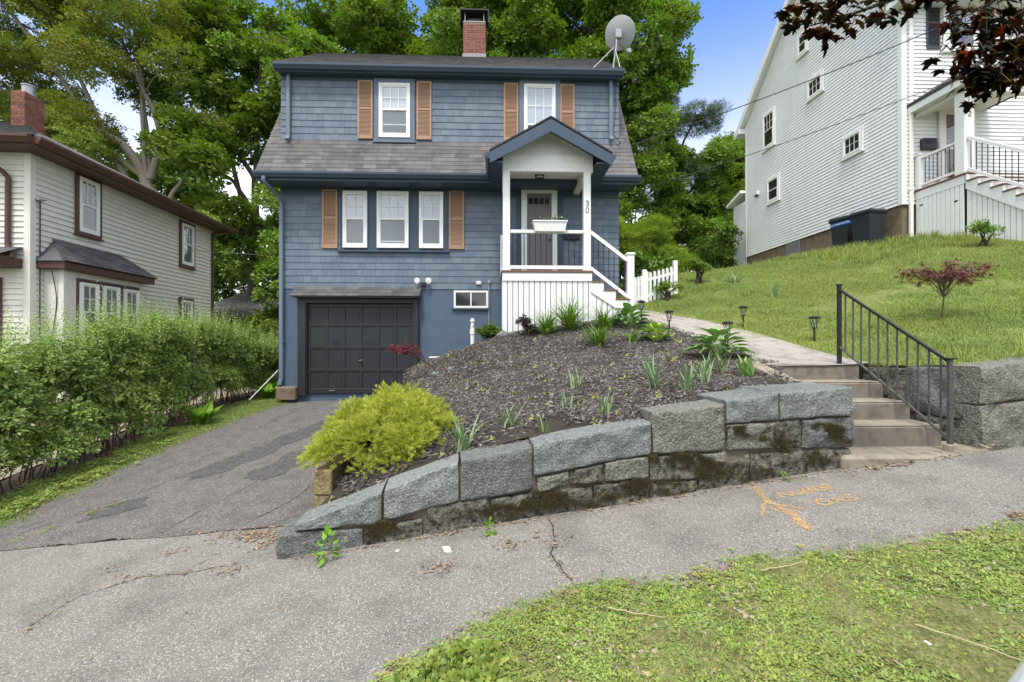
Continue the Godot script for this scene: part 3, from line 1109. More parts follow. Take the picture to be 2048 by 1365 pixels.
# local: x along, y up the slope, z out; bottom ring = low-back-left ... as hexa wants with y as the vertical
func tab_corners(w: float, h: float) -> Array:
	return [V(0, 0, -0.004), V(w, 0, -0.004), V(w, 0, 0.010), V(0, 0, 0.010), V(0, h + 0.02, -0.004), V(w, h + 0.02, -0.004), V(w, h + 0.02, 0.002), V(0, h + 0.02, 0.002)]

func gutter(parent: Node, a: Vector3, b: Vector3, out: Vector3, m: Material, s := 0.115) -> void:
	# K-style trough: profile in (out, up)
	var prof := [Vector2(0, 0), Vector2(0.55, 0), Vector2(0.72, 0.28), Vector2(0.98, 0.62), Vector2(1.0, 1.0), Vector2(0.9, 1.0), Vector2(0.86, 0.9), Vector2(0.1, 0.9), Vector2(0.0, 1.0)]
	var mb := MB.new()
	for i in prof.size():
		var p: Vector2 = prof[i] * s
		var q: Vector2 = prof[(i + 1) % prof.size()] * s
		var pa := out * p.x + V(0, p.y, 0)
		var qa := out * q.x + V(0, q.y, 0)
		if (b - a).cross(out).y > 0: mb.quad(b + pa, a + pa, a + qa, b + qa)
		else: mb.quad(a + pa, b + pa, b + qa, a + qa)
	for e in [a, b]:
		var pts := PackedVector3Array()
		for p in [prof[0], prof[1], prof[3], prof[4], prof[8]]: pts.append(e + out * p.x * s + V(0, p.y * s, 0))
		mb.poly(pts)
	inst(mb.mesh(), m, "gutter", parent)

func brick_stack(parent: Node, lo: Vector3, hi: Vector3, course: float, brick: float, mats: Array) -> void:
	bx(parent, "mortar_core", M.mortar, lo + V(0.008, 0, 0.008), hi - V(0.008, 0, 0.008), 0.002)
	var row := 0
	var y := lo.y
	while y + course * 0.7 < hi.y:
		for side in 4:
			var len := (hi.x - lo.x) if side % 2 == 0 else (hi.z - lo.z)
			var n := maxi(2, roundi(len / brick))
			var s := -0.5 if row % 2 == 1 else 0.0
			while s < n:
				var u0 := maxf(s, 0.0) * len / n
				var u1 := minf(s + 1.0, n) * len / n
				s += 1.0
				if u1 - u0 < 0.03: continue
				var ce: Vector3
				var wd := u1 - u0 - 0.011
				var um := (u0 + u1) * 0.5
				var rot := 0.0
				if side == 0: ce = V(lo.x + um, y + course * 0.5, hi.z - 0.02)
				elif side == 2: ce = V(lo.x + um, y + course * 0.5, lo.z + 0.02)
				elif side == 1:
					ce = V(hi.x - 0.02, y + course * 0.5, lo.z + um)
					rot = PI / 2
				else:
					ce = V(lo.x + 0.02, y + course * 0.5, lo.z + um)
					rot = PI / 2
				var key := "brick_%d" % roundi(course * 1000)
				if not shared.has(key):
					var mb := MB.new()
					mb.bev(V(-0.5, -(course - 0.011) * 0.5, -0.022), V(0.5, (course - 0.011) * 0.5, 0.022), 0.003)
					shared[key] = mb.mesh()
				inst(shared[key], mats[rng.randi() % mats.size()], "brick", parent, Transform3D(Basis(Vector3.UP, rot) * Basis.from_scale(V(wd, 1, 1)), ce))
		y += course
		row += 1

# =====================================================================
# the blue house: local x = world x + 1.015, local z = world z + 10.7
# =====================================================================
func build_blue_house() -> void:
	var h := thing("blue_house", "blue shingled house with dark garage door and tan shutters", "house", V(-1.015, 0, -10.7))
	var hw := 3.885
	bx(h, "foundation", M.stucco, V(-hw, -0.4, -5.2), V(hw, 2.44, 0), 0.01)
	var wall := bx(h, "wall", M.blue, V(-hw, 2.44, -5.2), V(hw, 7.5, 0), 0.003)
	# gable end walls
	for s in [-1.0, 1.0]:
		var g := MB.new()
		g.extrude(pv([-5.2, 7.4, 0.0, 7.4, -2.6, 9.3]), -0.05, 0.05)
		inst(g.mesh(), M.blue, "gable_wall", h, Transform3D(Basis(Vector3.UP, -PI / 2), V(s * (hw - 0.06), 0, 0)))
	# shingles: one wall part carries them
	var op := [[-2.555, 3.28, -0.095, 4.75], [-2.96, 3.34, -2.6, 4.7], [-0.06, 3.34, 0.285, 4.7], [1.5, 2.4, 2.565, 4.95],
		[-1.785, 5.8, -0.845, 7.25], [-2.15, 5.86, -1.805, 7.2], [-0.815, 5.86, -0.465, 7.2], [1.545, 5.8, 2.515, 7.27], [1.195, 5.86, 1.535, 7.2], [2.495, 5.86, 2.855, 7.2]]
	var sh := part("shingle_siding", h)
	lay_shingles(-hw - 0.005, hw + 0.005, 2.425, 4.76, 0.15, op)
	lay_shingles(-hw - 0.005, hw + 0.005, 5.83, 7.42, 0.152, op)
	finish_shingles(sh, [M.blue, M.blue_b, M.blue_c], 300)
	# side walls: courses as long boards
	for s in [-1.0, 1.0]:
		var mb := MB.new()
		var y := 2.43
		while y < 7.3:
			var t := 0.017
			var x0: float = s * hw
			if s > 0: mb.hexa([V(x0, y, -5.2), V(x0 + t, y, -5.2), V(x0 + t, y, 0), V(x0, y, 0), V(x0, y + 0.16, -5.2), V(x0 + 0.003, y + 0.16, -5.2), V(x0 + 0.003, y + 0.16, 0), V(x0, y + 0.16, 0)])
			else: mb.hexa([V(x0 - t, y, -5.2), V(x0, y, -5.2), V(x0, y, 0), V(x0 - t, y, 0), V(x0 - 0.003, y + 0.16, -5.2), V(x0, y + 0.16, -5.2), V(x0, y + 0.16, 0), V(x0 - 0.003, y + 0.16, 0)])
			y += 0.15
		stuff(inst(mb.mesh(), M.blue_b, "side_courses", h))
	# --- lower roof skirt -----------------------------------------------
	var skirt := part("roof_skirt", h)
	var el := 4.17
	var mb := MB.new()
	mb.extrude(pv([0.58, 4.80, 0.58, 4.87, -0.02, 5.82, -0.06, 5.74, 0.3, 4.80]), -el, el)
	inst(mb.mesh(), M.roof1, "roof_deck", skirt, Transform3D(Basis(V(0, 0, 1), V(0, 1, 0), V(-1, 0, 0)), Vector3.ZERO))
	var up := V(0, 0.94, -0.59).normalized()
	lay_tabs(skirt, V(-el, 4.885, 0.60), Vector3.RIGHT, up, el * 2, 1.10, 0.137, 0.305, "roof")
	# roof wings beside the dormer wall
	for s in [-1.0, 1.0]:
		var w0: float = -el if s < 0 else hw + 0.02
		var wing := part("roof_wing", h)
		var mw := MB.new()
		mw.extrude(pv([0.03, 5.70, 0.03, 5.78, -1.4, 8.02, -1.5, 8.0, -0.1, 5.70]), 0, el - hw - 0.02)
		inst(mw.mesh(), M.roof1, "roof_deck", wing, Transform3D(Basis(V(0, 0, 1), V(0, 1, 0), V(-1, 0, 0)), V(w0 + el - hw - 0.02, 0, 0)) if s > 0 else Transform3D(Basis(V(0, 0, 1), V(0, 1, 0), V(-1, 0, 0)), V(-hw - 0.02, 0, 0)))
		lay_tabs(wing, V(w0, 5.80, 0.02), Vector3.RIGHT, up, el - hw - 0.02, 1.9, 0.137, 0.305, "roof")
	# eave: soffit, frieze, gutter
	bx(h, "soffit", M.navy_dark, V(-el + 0.02, 4.72, 0.02), V(el - 0.02, 4.79, 0.52), 0.004)
	bx(h, "fascia", M.navy, V(-el, 4.71, 0.522), V(el, 4.865, 0.55), 0.004)
	bx(h, "frieze", M.navy_dark, V(-hw, 4.56, 0.0), V(hw, 4.72, 0.035), 0.004)
	for s in [-1.0, 1.0]:
		var rb := MB.new()
		rb.extrude(pv([0.5, 4.72, 0.5, 4.8, 0.0, 5.6, -1.3, 7.62, -1.36, 7.5, 0.0, 5.0, 0.0, 4.72]), -0.02, 0.02)
		inst(rb.mesh(), M.navy, "rake_board", h, Transform3D(Basis(V(0, 0, 1), V(0, 1, 0), V(-1, 0, 0)), V(s * (el - 0.03), 0, 0)))
	gutter(h, V(-el - 0.03, 4.765, 0.553), V(0.88, 4.765, 0.553), V(0, 0, 1), M.navy)
	gutter(h, V(3.32, 4.765, 0.553), V(el + 0.05, 4.765, 0.553), V(0, 0, 1), M.navy)
	# --- upper roof ---------------------------------------------------------
	var roof := part("main_roof", h)
	mb = MB.new()
	mb.extrude(pv([0.30, 7.34, 0.30, 7.41, -2.6, 9.42, -5.5, 7.41, -5.5, 7.3, -2.6, 9.3]), -3.98, 3.98)
	inst(mb.mesh(), M.roof1, "roof_deck", roof, Transform3D(Basis(V(0, 0, 1), V(0, 1, 0), V(-1, 0, 0)), Vector3.ZERO))
	var up2 := V(0, 2.01, -2.9).normalized()
	lay_tabs(roof, V(-3.99, 7.425, 0.31), Vector3.RIGHT, up2, 7.98, 3.52, 0.137, 0.305, "roof", false)
	bx(h, "soffit", M.navy_dark, V(-hw, 7.29, 0.02), V(hw, 7.33, 0.20), 0.004)
	bx(h, "fascia", M.navy, V(-hw - 0.06, 7.27, 0.2), V(hw + 0.06, 7.40, 0.225), 0.004)
	bx(h, "frieze", M.navy, V(-hw, 7.2, 0.0), V(hw, 7.29, 0.03), 0.004)
	gutter(h, V(-hw - 0.05, 7.30, 0.228), V(hw + 0.05, 7.30, 0.228), V(0, 0, 1), M.navy)
	# --- downspouts ------------------------------------------------------------
	for s in [[-3.70, 5.76], [3.69, 5.86]]:
		var d := part("downspout", h)
		bx(d, "spout", M.blue_b, V(s[0] - 0.042, s[1] + 0.1, 0.03), V(s[0] + 0.042, 7.30, 0.10), 0.012)
		bar(d, "elbow", M.blue_b, V(s[0], s[1] + 0.11, 0.065), V(s[0], s[1] + 0.02, 0.13), 0.085, 0.07, Vector3.FORWARD)
	var ld := part("downspout", h)
	var sp := smooth_path([V(-3.98, 4.77, 0.6), V(-3.98, 4.66, 0.58), V(-3.90, 4.52, 0.22), V(-3.85, 4.36, 0.08), V(-3.85, 4.2, 0.075)], 5)
	pipe(ld, "elbow", M.blue_b, Array(sp), 0.042, 10)
	bx(ld, "spout", M.blue_b, V(-3.892, 0.32, 0.03), V(-3.808, 4.25, 0.11), 0.012)
	bar(ld, "shoe", M.navy, V(-3.85, 0.36, 0.07), V(-3.85, 0.22, 0.16), 0.088, 0.08, Vector3.FORWARD)
	for y in [1.2, 3.1]: bx(ld, "strap", M.blue_b, V(-3.91, y, 0.0), V(-3.79, y + 0.03, 0.115), 0.003)
	# --- windows and shutters -----------------------------------------------------
	bx(h, "window_surround", M.navy, V(-2.555, 3.30, 0.0), V(-0.095, 4.75, 0.03), 0.006)
	bx(h, "window_sill", M.navy, V(-2.60, 3.26, 0.0), V(-0.05, 3.30, 0.085), 0.008)
	bx(h, "drip_cap", M.navy_dark, V(-2.58, 4.75, 0.0), V(-0.07, 4.79, 0.06), 0.006)
	for w in [[-3.49, -2.94, 2, "screen", 0.0], [-2.72, -2.0, 3, "half", 0.12], [-1.76, -1.21, 2, "screen", 0.0]]:
		window(h, Transform3D(Basis(), V((w[0] + w[1]) * 0.5 + 1.015, 3.355, 0.031)), w[1] - w[0], 1.3, {"cols": w[2], "rows": 2, "lower": w[3], "drop": w[4]})
	for x in [-2.78, 0.11]: shutter(h, Transform3D(Basis(), V(x, 3.345, 0.018)), 0.35, 1.35, M.shutter)
	window(h, Transform3D(Basis(), V(-1.31, 5.89, 0.022)), 0.71, 1.25, {"cols": 3, "rows": 2, "lower": "half", "drop": 0.42, "trim": M.blue_c, "tw": 0.11})
	window(h, Transform3D(Basis(), V(2.03, 5.89, 0.022)), 0.73, 1.29, {"cols": 3, "rows": 2, "lower": "half", "drop": 0.75, "trim": M.blue_c, "tw": 0.11, "split": 0.24})
	for x in [-1.98, -0.64, 1.365, 2.675]: shutter(h, Transform3D(Basis(), V(x, 5.865, 0.018)), 0.345, 1.345, M.shutter)
	var bw := part("basement_window", h)
	var mf := MB.new()
	frame_mb(mf, 0.045, 1.99, 0.835, 2.39, 0.045, 0.0, 0.05)
	mf.bev(V(0.425, 2.035, 0.01), V(0.455, 2.345, 0.044), 0.003)
	inst(mf.mesh(), M.white, "frame", bw)
	for x in [0.09, 0.455]: bx(bw, "pane", M.glass_dark, V(x, 2.035, 0.012), V(x + 0.335, 2.345, 0.02), 0.001)
	bx(bw, "sill", M.navy, V(0.0, 1.945, 0), V(0.88, 1.988, 0.06), 0.006)
	# --- garage ------------------------------------------------------------------
	var gf := part("garage_frame", h)
	bx(gf, "jamb", M.charcoal, V(-3.455, 0.0, 0.002), V(-3.28, 2.2, 0.15), 0.006)
	bx(gf, "jamb", M.charcoal, V(-0.87, 0.0, 0.002), V(-0.75, 2.2, 0.15), 0.006)
	bx(gf, "lintel", M.charcoal, V(-3.28, 2.085, 0.002), V(-0.87, 2.2, 0.148), 0.006)
	bx(gf, "stop", M.black, V(-3.28, 0.0, 0.08), V(-3.255, 2.085, 0.12), 0.003)
	var gd := part("garage_door", h)
	var gx0 := -3.275
	var gx1 := -0.875
	var gy0 := 0.035
	var gy1 := 2.08
	bx(gd, "door_slab", M.black, V(gx0, gy0, 0.004), V(gx1, gy1, 0.028), 0.002)
	var st := 0.075
	var rowy := [gy0, 0.57, 1.09, 1.61, gy1]
	for r in 5:
		var yy: float = rowy[r]
		var tt := 0.115 if r == 0 else 0.085
		bx(gd, "rail", M.charcoal, V(gx0, clampf(yy - tt * 0.5, gy0, gy1 - tt), 0.028), V(gx1, clampf(yy + tt * 0.5, gy0 + tt, gy1), 0.052), 0.006)
	for r in 4:
		var y0: float = rowy[r] + (0.115 if r == 0 else 0.0425)
		var y1: float = rowy[r + 1] - (0.085 if r == 3 else 0.0425)
		for c in 7:
			var cx := lerpf(gx0 + st * 0.5, gx1 - st * 0.5, c / 6.0)
			bx(gd, "stile", M.charcoal, V(cx - st * 0.5, y0 + 0.001, 0.028), V(cx + st * 0.5, y1 - 0.001, 0.050), 0.006)
			if c < 6:
				var x1 := lerpf(gx0 + st * 0.5, gx1 - st * 0.5, (c + 1) / 6.0)
				if r == 2: bx(gd, "pane", M.glass_dark, V(cx + st * 0.5 + 0.002, y0 + 0.002, 0.030), V(x1 - st * 0.5 - 0.002, y1 - 0.002, 0.034), 0.001)
				else: bx(gd, "panel", M.charcoal, V(cx + st * 0.5 + 0.004, y0 + 0.006, 0.0285), V(x1 - st * 0.5 - 0.004, y1 - 0.006, 0.036), 0.006)
	bar(gd, "handle", M.metal, V(-2.11, 0.78, 0.07), V(-2.02, 0.80, 0.085), 0.018)
	bar(gd, "pull", M.metal, V(-2.78, 0.10, 0.068), V(-2.66, 0.10, 0.068), 0.022)
	# shingled hood above the door
	var hood := part("garage_hood", h)
	mb = MB.new()
	mb.extrude(pv([0.0, 2.2, 0.30, 2.2, 0.30, 2.23, 0.02, 2.45, 0.0, 2.45]), -3.52, -0.72)
	inst(mb.mesh(), M.charcoal, "hood_deck", hood, Transform3D(Basis(V(0, 0, 1), V(0, 1, 0), V(-1, 0, 0)), V(-4.24, 0, 0)))
	lay_tabs(hood, V(-3.56, 2.235, 0.315), Vector3.RIGHT, V(0, 0.22, -0.29).normalized(), 2.87, 0.38, 0.125, 0.305, "slate")
	bx(h, "corner_stone", M.found, V(-3.90, -0.1, 0.0), V(-3.47, 0.2, 0.24), 0.02)
	# --- door ---------------------------------------------------------------------
	bx(h, "door_surround", M.navy_dark, V(1.495, 2.6, 0.0), V(2.565, 4.95, 0.03), 0.004)
	var dr := part("front_door", h)
	var cm := MB.new()
	frame_mb(cm, 1.605, 2.6, 2.435, 4.78, 0.13, 0.03, 0.075, 0.03)
	inst(cm.mesh(), M.white, "casing", dr)
	bx(dr, "door_leaf", M.grey_door, V(1.735, 2.63, 0.031), V(2.305, 4.65, 0.046), 0.003)
	for k in 4: bx(dr, "pane", M.glass_dark, V(1.775 + k * 0.125, 4.40, 0.0465), V(1.875 + k * 0.125, 4.54, 0.050), 0.002)
	for k in 2: bx(dr, "door_panel", M.grey_door, V(1.79 + k * 0.25, 3.5, 0.0465), V(1.99 + k * 0.25, 4.28, 0.052), 0.008)
	bx(dr, "knocker", M.black, V(2.01, 4.02, 0.047), V(2.03, 4.05, 0.06), 0.004)
	bx(dr, "knob", M.black, V(2.25, 3.55, 0.047), V(2.28, 3.6, 0.085), 0.01)
	bx(h, "wall_mailbox", M.black, V(2.60, 3.58, 0.02), V(2.97, 3.74, 0.11), 0.01)
	# --- fittings on the wall -----------------------------------------------------
	var fl := part("flood_light", h)
	bx(fl, "bracket", M.black, V(-0.70, 2.47, 0.0), V(-0.60, 2.57, 0.08), 0.01)
	for s in [-1.0, 1.0]:
		var lamp := MB.new()
		lamp.lathe(Vector3.ZERO, [Vector2(0.0, -0.09), Vector2(0.03, -0.085), Vector2(0.055, -0.02), Vector2(0.068, 0.0), Vector2(0.06, 0.008), Vector2(0.0, 0.014)], 16)
		inst(lamp.mesh(), M.white, "lamp_head", fl, Transform3D(Basis(Vector3.RIGHT, PI / 2 + 0.15) * Basis(Vector3.FORWARD, s * 0.2), V(-0.65 + s * 0.13, 2.60, 0.14)))
		bar(fl, "arm", M.black, V(-0.65, 2.53, 0.06), V(-0.65 + s * 0.12, 2.59, 0.07), 0.025)
	bx(h, "outlet_box", M.cream, V(0.56, 2.53, 0.0), V(0.68, 2.61, 0.08), 0.01)
	pipe(h, "conduit", M.metal, [V(0.855, 1.2, 0.03), V(0.855, 2.58, 0.03)], 0.016, 8)
	bx(h, "conduit_box", M.metal, V(0.82, 2.56, 0.0), V(0.89, 2.64, 0.06), 0.006)
	# --- chimney --------------------------------------------------------------------
	var ch := part("chimney", h)
	brick_stack(ch, V(0.09, 9.35, -2.95), V(0.72, 10.24, -2.35), 0.067, 0.21, [M.brick0, M.brick0, M.brick1])
	bx(ch, "flashing", M.lead, V(0.07, 8.9, -2.98), V(0.74, 9.36, -2.32), 0.01)
	bx(ch, "crown", M.mortar, V(0.08, 10.24, -2.96), V(0.73, 10.30, -2.34), 0.02)
	for c in [V(0.14, 10.3, -2.4), V(0.67, 10.3, -2.4), V(0.14, 10.3, -2.9), V(0.67, 10.3, -2.9)]:
		bx(ch, "cap_leg", M.metal, c - V(0.015, 0, 0.015), c + V(0.015, 0.25, 0.015), 0.002)
	var cp := MB.new()
	cp.hexa([V(0.03, 10.22, -3.0), V(0.78, 10.22, -3.0), V(0.80, 10.22, -2.27), V(0.01, 10.22, -2.27), V(0.03, 10.26, -3.0), V(0.78, 10.26, -3.0), V(0.80, 10.56, -2.27), V(0.01, 10.56, -2.27)])
	var hoodc := MB.new()
	hoodc.box(V(0.0, 10.55, -3.02), V(0.81, 10.58, -2.26))
	hoodc.box(V(0.0, 10.22, -3.02), V(0.02, 10.55, -2.26))
	hoodc.box(V(0.79, 10.22, -3.02), V(0.81, 10.55, -2.26))
	inst(hoodc.mesh(), M.black, "chimney_cap", ch)
	bx(ch, "flue", M.charcoal, V(0.2, 10.3, -2.85), V(0.6, 10.45, -2.45), 0.01)

# =====================================================================
# porch, in world axes from its front-left ground corner
# =====================================================================
func build_porch() -> void:
	var o := V(0.11, 1.3, -9.3)
	var p := thing("front_porch", "white gabled front porch with stairs and house number 30", "porch", o)
	var L := func(x: float, y: float, z: float) -> Vector3: return V(x, y, z) - o
	# deck
	bx(p, "deck", M.deck, L.call(.10, 2.61, -10.68), L.call(1.97, 2.65, -9.27), 0.006)
	bx(p, "deck_fascia", M.white, L.call(.13, 2.44, -9.325), L.call(1.93, 2.608, -9.29), 0.004)
	bx(p, "side_fascia", M.white, L.call(.13, 2.44, -10.68), L.call(.16, 2.608, -9.33), 0.004)
	# black panel stands in for the shade behind the skirt boards
	bx(p, "skirt_shade_panel", M.black, L.call(.17, 1.0, -9.40), L.call(1.93, 2.44, -9.36), 0.002)
	var gy := func(x: float, z: float) -> float: return up_y(x, z) - 0.06
	var x := 0.13
	while x < 1.9:
		bx(p, "skirt_board", M.white, L.call(x, gy.call(x, -9.3), -9.34), L.call(x + 0.096, 2.44, -9.318), 0.003)
		x += 0.11
	var zz := -9.36
	while zz > -10.65:
		bx(p, "skirt_board", M.white, L.call(.135, 1.0, zz - 0.096), L.call(.155, 2.44, zz), 0.003)
		zz -= 0.11
	# stairs
	var tr := [[1.93, 2.20, 2.44], [2.18, 2.46, 2.27], [2.43, 2.71, 2.09], [2.67, 2.97, 1.91]]
	var st := part("stairs", p)
	var px := 1.93
	var py := 2.61
	for t in tr:
		bx(st, "tread", M.deck, L.call(t[0], t[2] - 0.03, -10.6), L.call(t[1] + 0.02, t[2], -9.27), 0.005)
		bx(st, "riser", M.white, L.call(t[0] - 0.005, t[2], -10.6), L.call(t[0] + 0.018, py - 0.002, -9.33), 0.003)
		py = t[2] - 0.03
	bx(st, "riser", M.white, L.call(2.93, 1.6, -10.6), L.call(2.95, 1.88, -9.33), 0.003)
	var sk := MB.new()
	var so := pv([1.93, 2.61, 1.93, 2.22, 2.86, 1.62, 2.93, 1.62, 2.93, 1.88, 2.68, 1.88, 2.68, 2.06, 2.435, 2.06, 2.435, 2.24, 2.19, 2.24, 2.19, 2.41, 1.95, 2.41, 1.95, 2.61])
	for i in so.size(): so[i] -= Vector2(o.x, o.y)
	sk.extrude(so, -0.02, 0.012)
	inst(sk.mesh(), M.white, "stringer", st)
	x = 1.95
	while x < 2.72:
		var top := 2.22 - (x + 0.05 - 1.93) * 0.645 + 0.03
		var b0: float = gy.call(x, -9.3)
		if top - b0 > 0.08: bx(st, "skirt_board", M.white, L.call(x, b0, -9.345), L.call(x + 0.096, top, -9.322), 0.003)
		x += 0.11
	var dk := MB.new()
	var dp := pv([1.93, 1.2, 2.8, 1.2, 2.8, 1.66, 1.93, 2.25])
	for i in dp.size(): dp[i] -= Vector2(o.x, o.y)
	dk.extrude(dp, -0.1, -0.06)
	inst(dk.mesh(), M.black, "skirt_shade_panel", st)  # black cut-out, shade under the stairs put in as colour
	# posts, beams, ceiling
	for q in [0.14, 1.785]:
		bx(p, "post", M.white, L.call(q, 2.65, -9.445), L.call(q + 0.145, 4.66, -9.30), 0.008)
		bx(p, "post_base", M.white, L.call(q - 0.012, 2.651, -9.457), L.call(q + 0.157, 2.70, -9.288), 0.006)
	bx(p, "beam", M.white, L.call(.13, 4.655, -9.455), L.call(1.975, 4.99, -9.295), 0.006)
	for q in [0.14, 1.80]: bx(p, "side_beam", M.white, L.call(q, 4.64, -10.66), L.call(q + 0.14, 4.9, -9.456), 0.006)
	bx(p, "ceiling", M.white, L.call(.28, 4.80, -10.66), L.call(1.80, 4.83, -9.456), 0.004)
	var gb := MB.new()
	var go := pv([.13, 4.991, 1.975, 4.991, 1.06, 5.50])
	for i in 3: go[i] -= Vector2(o.x, o.y)
	gb.extrude(go, -0.14, -0.03)
	inst(gb.mesh(), M.white, "gable_panel", p)
	for s in [[.16, 4.995, 1.06, 5.50], [1.95, 4.995, 1.06, 5.50]]:
		bar(p, "gable_trim", M.white, L.call(s[0], s[1] + 0.02, -9.325), L.call(s[2], s[3] - 0.02, -9.325), 0.02, 0.07, Vector3.UP)
	# roof
	var rf := part("porch_roof", p)
	var ax := 1.07
	var ay := 5.56
	for s in [[-0.12, 4.90], [2.27, 4.88]]:
		var e := V(s[0], s[1], 0)
		var a := V(ax, ay, 0)
		var dn := (e - a).normalized()
		var nr := V(-dn.y, dn.x, 0)
		if nr.y < 0: nr = -nr
		var sl := MB.new()
		var q0 := V(0, 0, -8.93)
		var q1 := V(0, 0, -11.0)
		var c := [a - nr * 0.06 + q1, e - nr * 0.06 + q1, e - nr * 0.06 + q0, a - nr * 0.06 + q0, a + q1, e + q1, e + q0, a + q0]
		if s[0] < 0: c = [c[1], c[0], c[3], c[2], c[5], c[4], c[7], c[6]]
		for i in 8: c[i] -= o
		sl.hexa(c)
		inst(sl.mesh(), M.navy_dark, "roof_slab", rf)
		var len := (e - a).length()
		if s[0] < 0: lay_tabs(rf, e + V(0, 0, -11.0) - o + nr * 0.006, V(0, 0, 1), -dn, 2.09, len, 0.137, 0.305, "slate")
		else: lay_tabs(rf, e + V(0, 0, -8.91) - o + nr * 0.006, V(0, 0, -1), -dn, 2.09, len, 0.137, 0.305, "slate")
		# barge board on the front edge
		var bb := MB.new()
		var f0 := e + V(0, -0.02, -8.93)
		var f1 := a + V(0, -0.02, -8.93)
		var cc := [f0 + V(0, -0.215, 0), f1 + V(0, -0.245, 0), f1 + V(0, -0.245, 0.03), f0 + V(0, -0.215, 0.03), f0, f1, f1 + V(0, 0, 0.03), f0 + V(0, 0, 0.03)]
		if s[0] > 0: cc = [cc[1], cc[0], cc[3], cc[2], cc[5], cc[4], cc[7], cc[6]]
		for i in 8: cc[i] -= o
		bb.hexa(cc)
		inst(bb.mesh(), M.navy, "barge_board", rf)
		bar(rf, "drip_edge", M.black, e + V(0, 0.015, -8.905) - o, a + V(0, 0.02, -8.905) - o, 0.03, 0.03)
		var sx := signf(s[0] - ax)
		gutter(rf, e + V(-sx * 0.02, -0.12, -8.95) - o, e + V(-sx * 0.02, -0.12, -10.1) - o, V(sx, 0, 0), M.navy)
		# soffit under the overhang
		var sf := MB.new()
		var wx := 0.135 if sx < 0 else 1.97
		sf.box(V(minf(wx, e.x), 4.70, -10.6) - o, V(maxf(wx, e.x), 4.73, -8.96) - o)
		inst(sf.mesh(), M.navy_dark, "soffit", rf)
	var cap := MB.new()
	cap.box(V(ax - 0.05, ay - 0.01, -11.0) - o, V(ax + 0.05, ay + 0.02, -8.92) - o)
	inst(cap.mesh(), M.slate1, "ridge_cap", rf)
	# front railing
	var rl := part("front_railing", p)
	bx(rl, "top_rail", M.white, L.call(.285, 3.415, -9.41), L.call(1.785, 3.485, -9.335), 0.01)
	bx(rl, "bottom_rail", M.white, L.call(.285, 2.685, -9.40), L.call(1.785, 2.76, -9.345), 0.008)
	for k in 13:
		var bxx := 0.345 + k * 0.1145
		pipe(rl, "baluster", M.black, [L.call(bxx, 2.76, -9.372), L.call(bxx, 3.415, -9.372)], 0.0095, 6)
	var sr := part("stair_railing", p)
	bar(sr, "top_rail", M.white, L.call(1.93, 3.455, -9.372), L.call(2.69, 2.88, -9.372), 0.075, 0.07)
	bar(sr, "bottom_rail", M.white, L.call(1.93, 2.72, -9.372), L.call(2.69, 2.14, -9.372), 0.055, 0.07)
	for k in 7:
		var t := (k + 0.6) / 7.0
		var xa := lerpf(1.93, 2.68, t)
		pipe(sr, "baluster", M.black, [L.call(xa, lerpf(2.72, 2.145, t), -9.372), L.call(xa, lerpf(3.455, 2.885, t), -9.372)], 0.0095, 6)
	bx(p, "newel", M.white, L.call(2.685, 1.86, -9.445), L.call(2.825, 2.98, -9.305), 0.008)
	bx(p, "newel_cap", M.white, L.call(2.665, 2.98, -9.465), L.call(2.845, 3.03, -9.285), 0.016)
	# side railing towards the house wall
	var lr := part("side_railing", p)
	bx(lr, "half_post", M.white, L.call(.10, 2.651, -10.66), L.call(.20, 3.66, -10.56), 0.006)
	bx(lr, "top_rail", M.white, L.call(.17, 3.415, -10.56), L.call(.24, 3.485, -9.447), 0.008)
	bx(lr, "bottom_rail", M.white, L.call(.18, 2.69, -10.56), L.call(.235, 2.76, -9.447), 0.008)
	for k in 9: pipe(lr, "baluster", M.black, [L.call(.205, 2.76, -9.55 - k * 0.115), L.call(.205, 3.415, -9.55 - k * 0.115)], 0.0095, 6)
	# ceiling lantern
	var lt := part("ceiling_lantern", p, L.call(0.93, 4.79, -9.75))
	bx(lt, "lantern_plate", M.black, V(-.1, -0.02, -.1), V(.1, 0.01, .1), 0.005)
	for s in [[-.09, -.09], [.09, -.09], [.09, .09], [-.09, .09]]:
		bar(lt, "lantern_bar", M.black, V(s[0], -0.02, s[1]), V(s[0] * 0.75, -0.13, s[1] * 0.75), 0.012)
	bx(lt, "lantern_ring", M.black, V(-.075, -0.135, -.075), V(.075, -0.12, .075), 0.002)
	# house number on the post
	number_on(p, "3", L.call(1.857, 4.02, -9.297), 0.115)
	number_on(p, "0", L.call(1.857, 3.88, -9.297), 0.115)

func number_on(parent: Node, s: String, at: Vector3, size: float, turn := 0.0, m: Material = null) -> void:
	var tm := TextMesh.new()
	tm.text = s
	var f := SystemFont.new()
	f.font_names = PackedStringArray(["Droid Sans"])
	tm.font = f
	tm.font_size = 64
	tm.pixel_size = size / 46.0
	tm.depth = 0.008
	tm.horizontal_alignment = HORIZONTAL_ALIGNMENT_CENTER
	tm.vertical_alignment = VERTICAL_ALIGNMENT_CENTER
	inst(tm, M.black if m == null else m, "house_number" if m == null else "lettering", parent, Transform3D(Basis(Vector3.UP, turn), at))

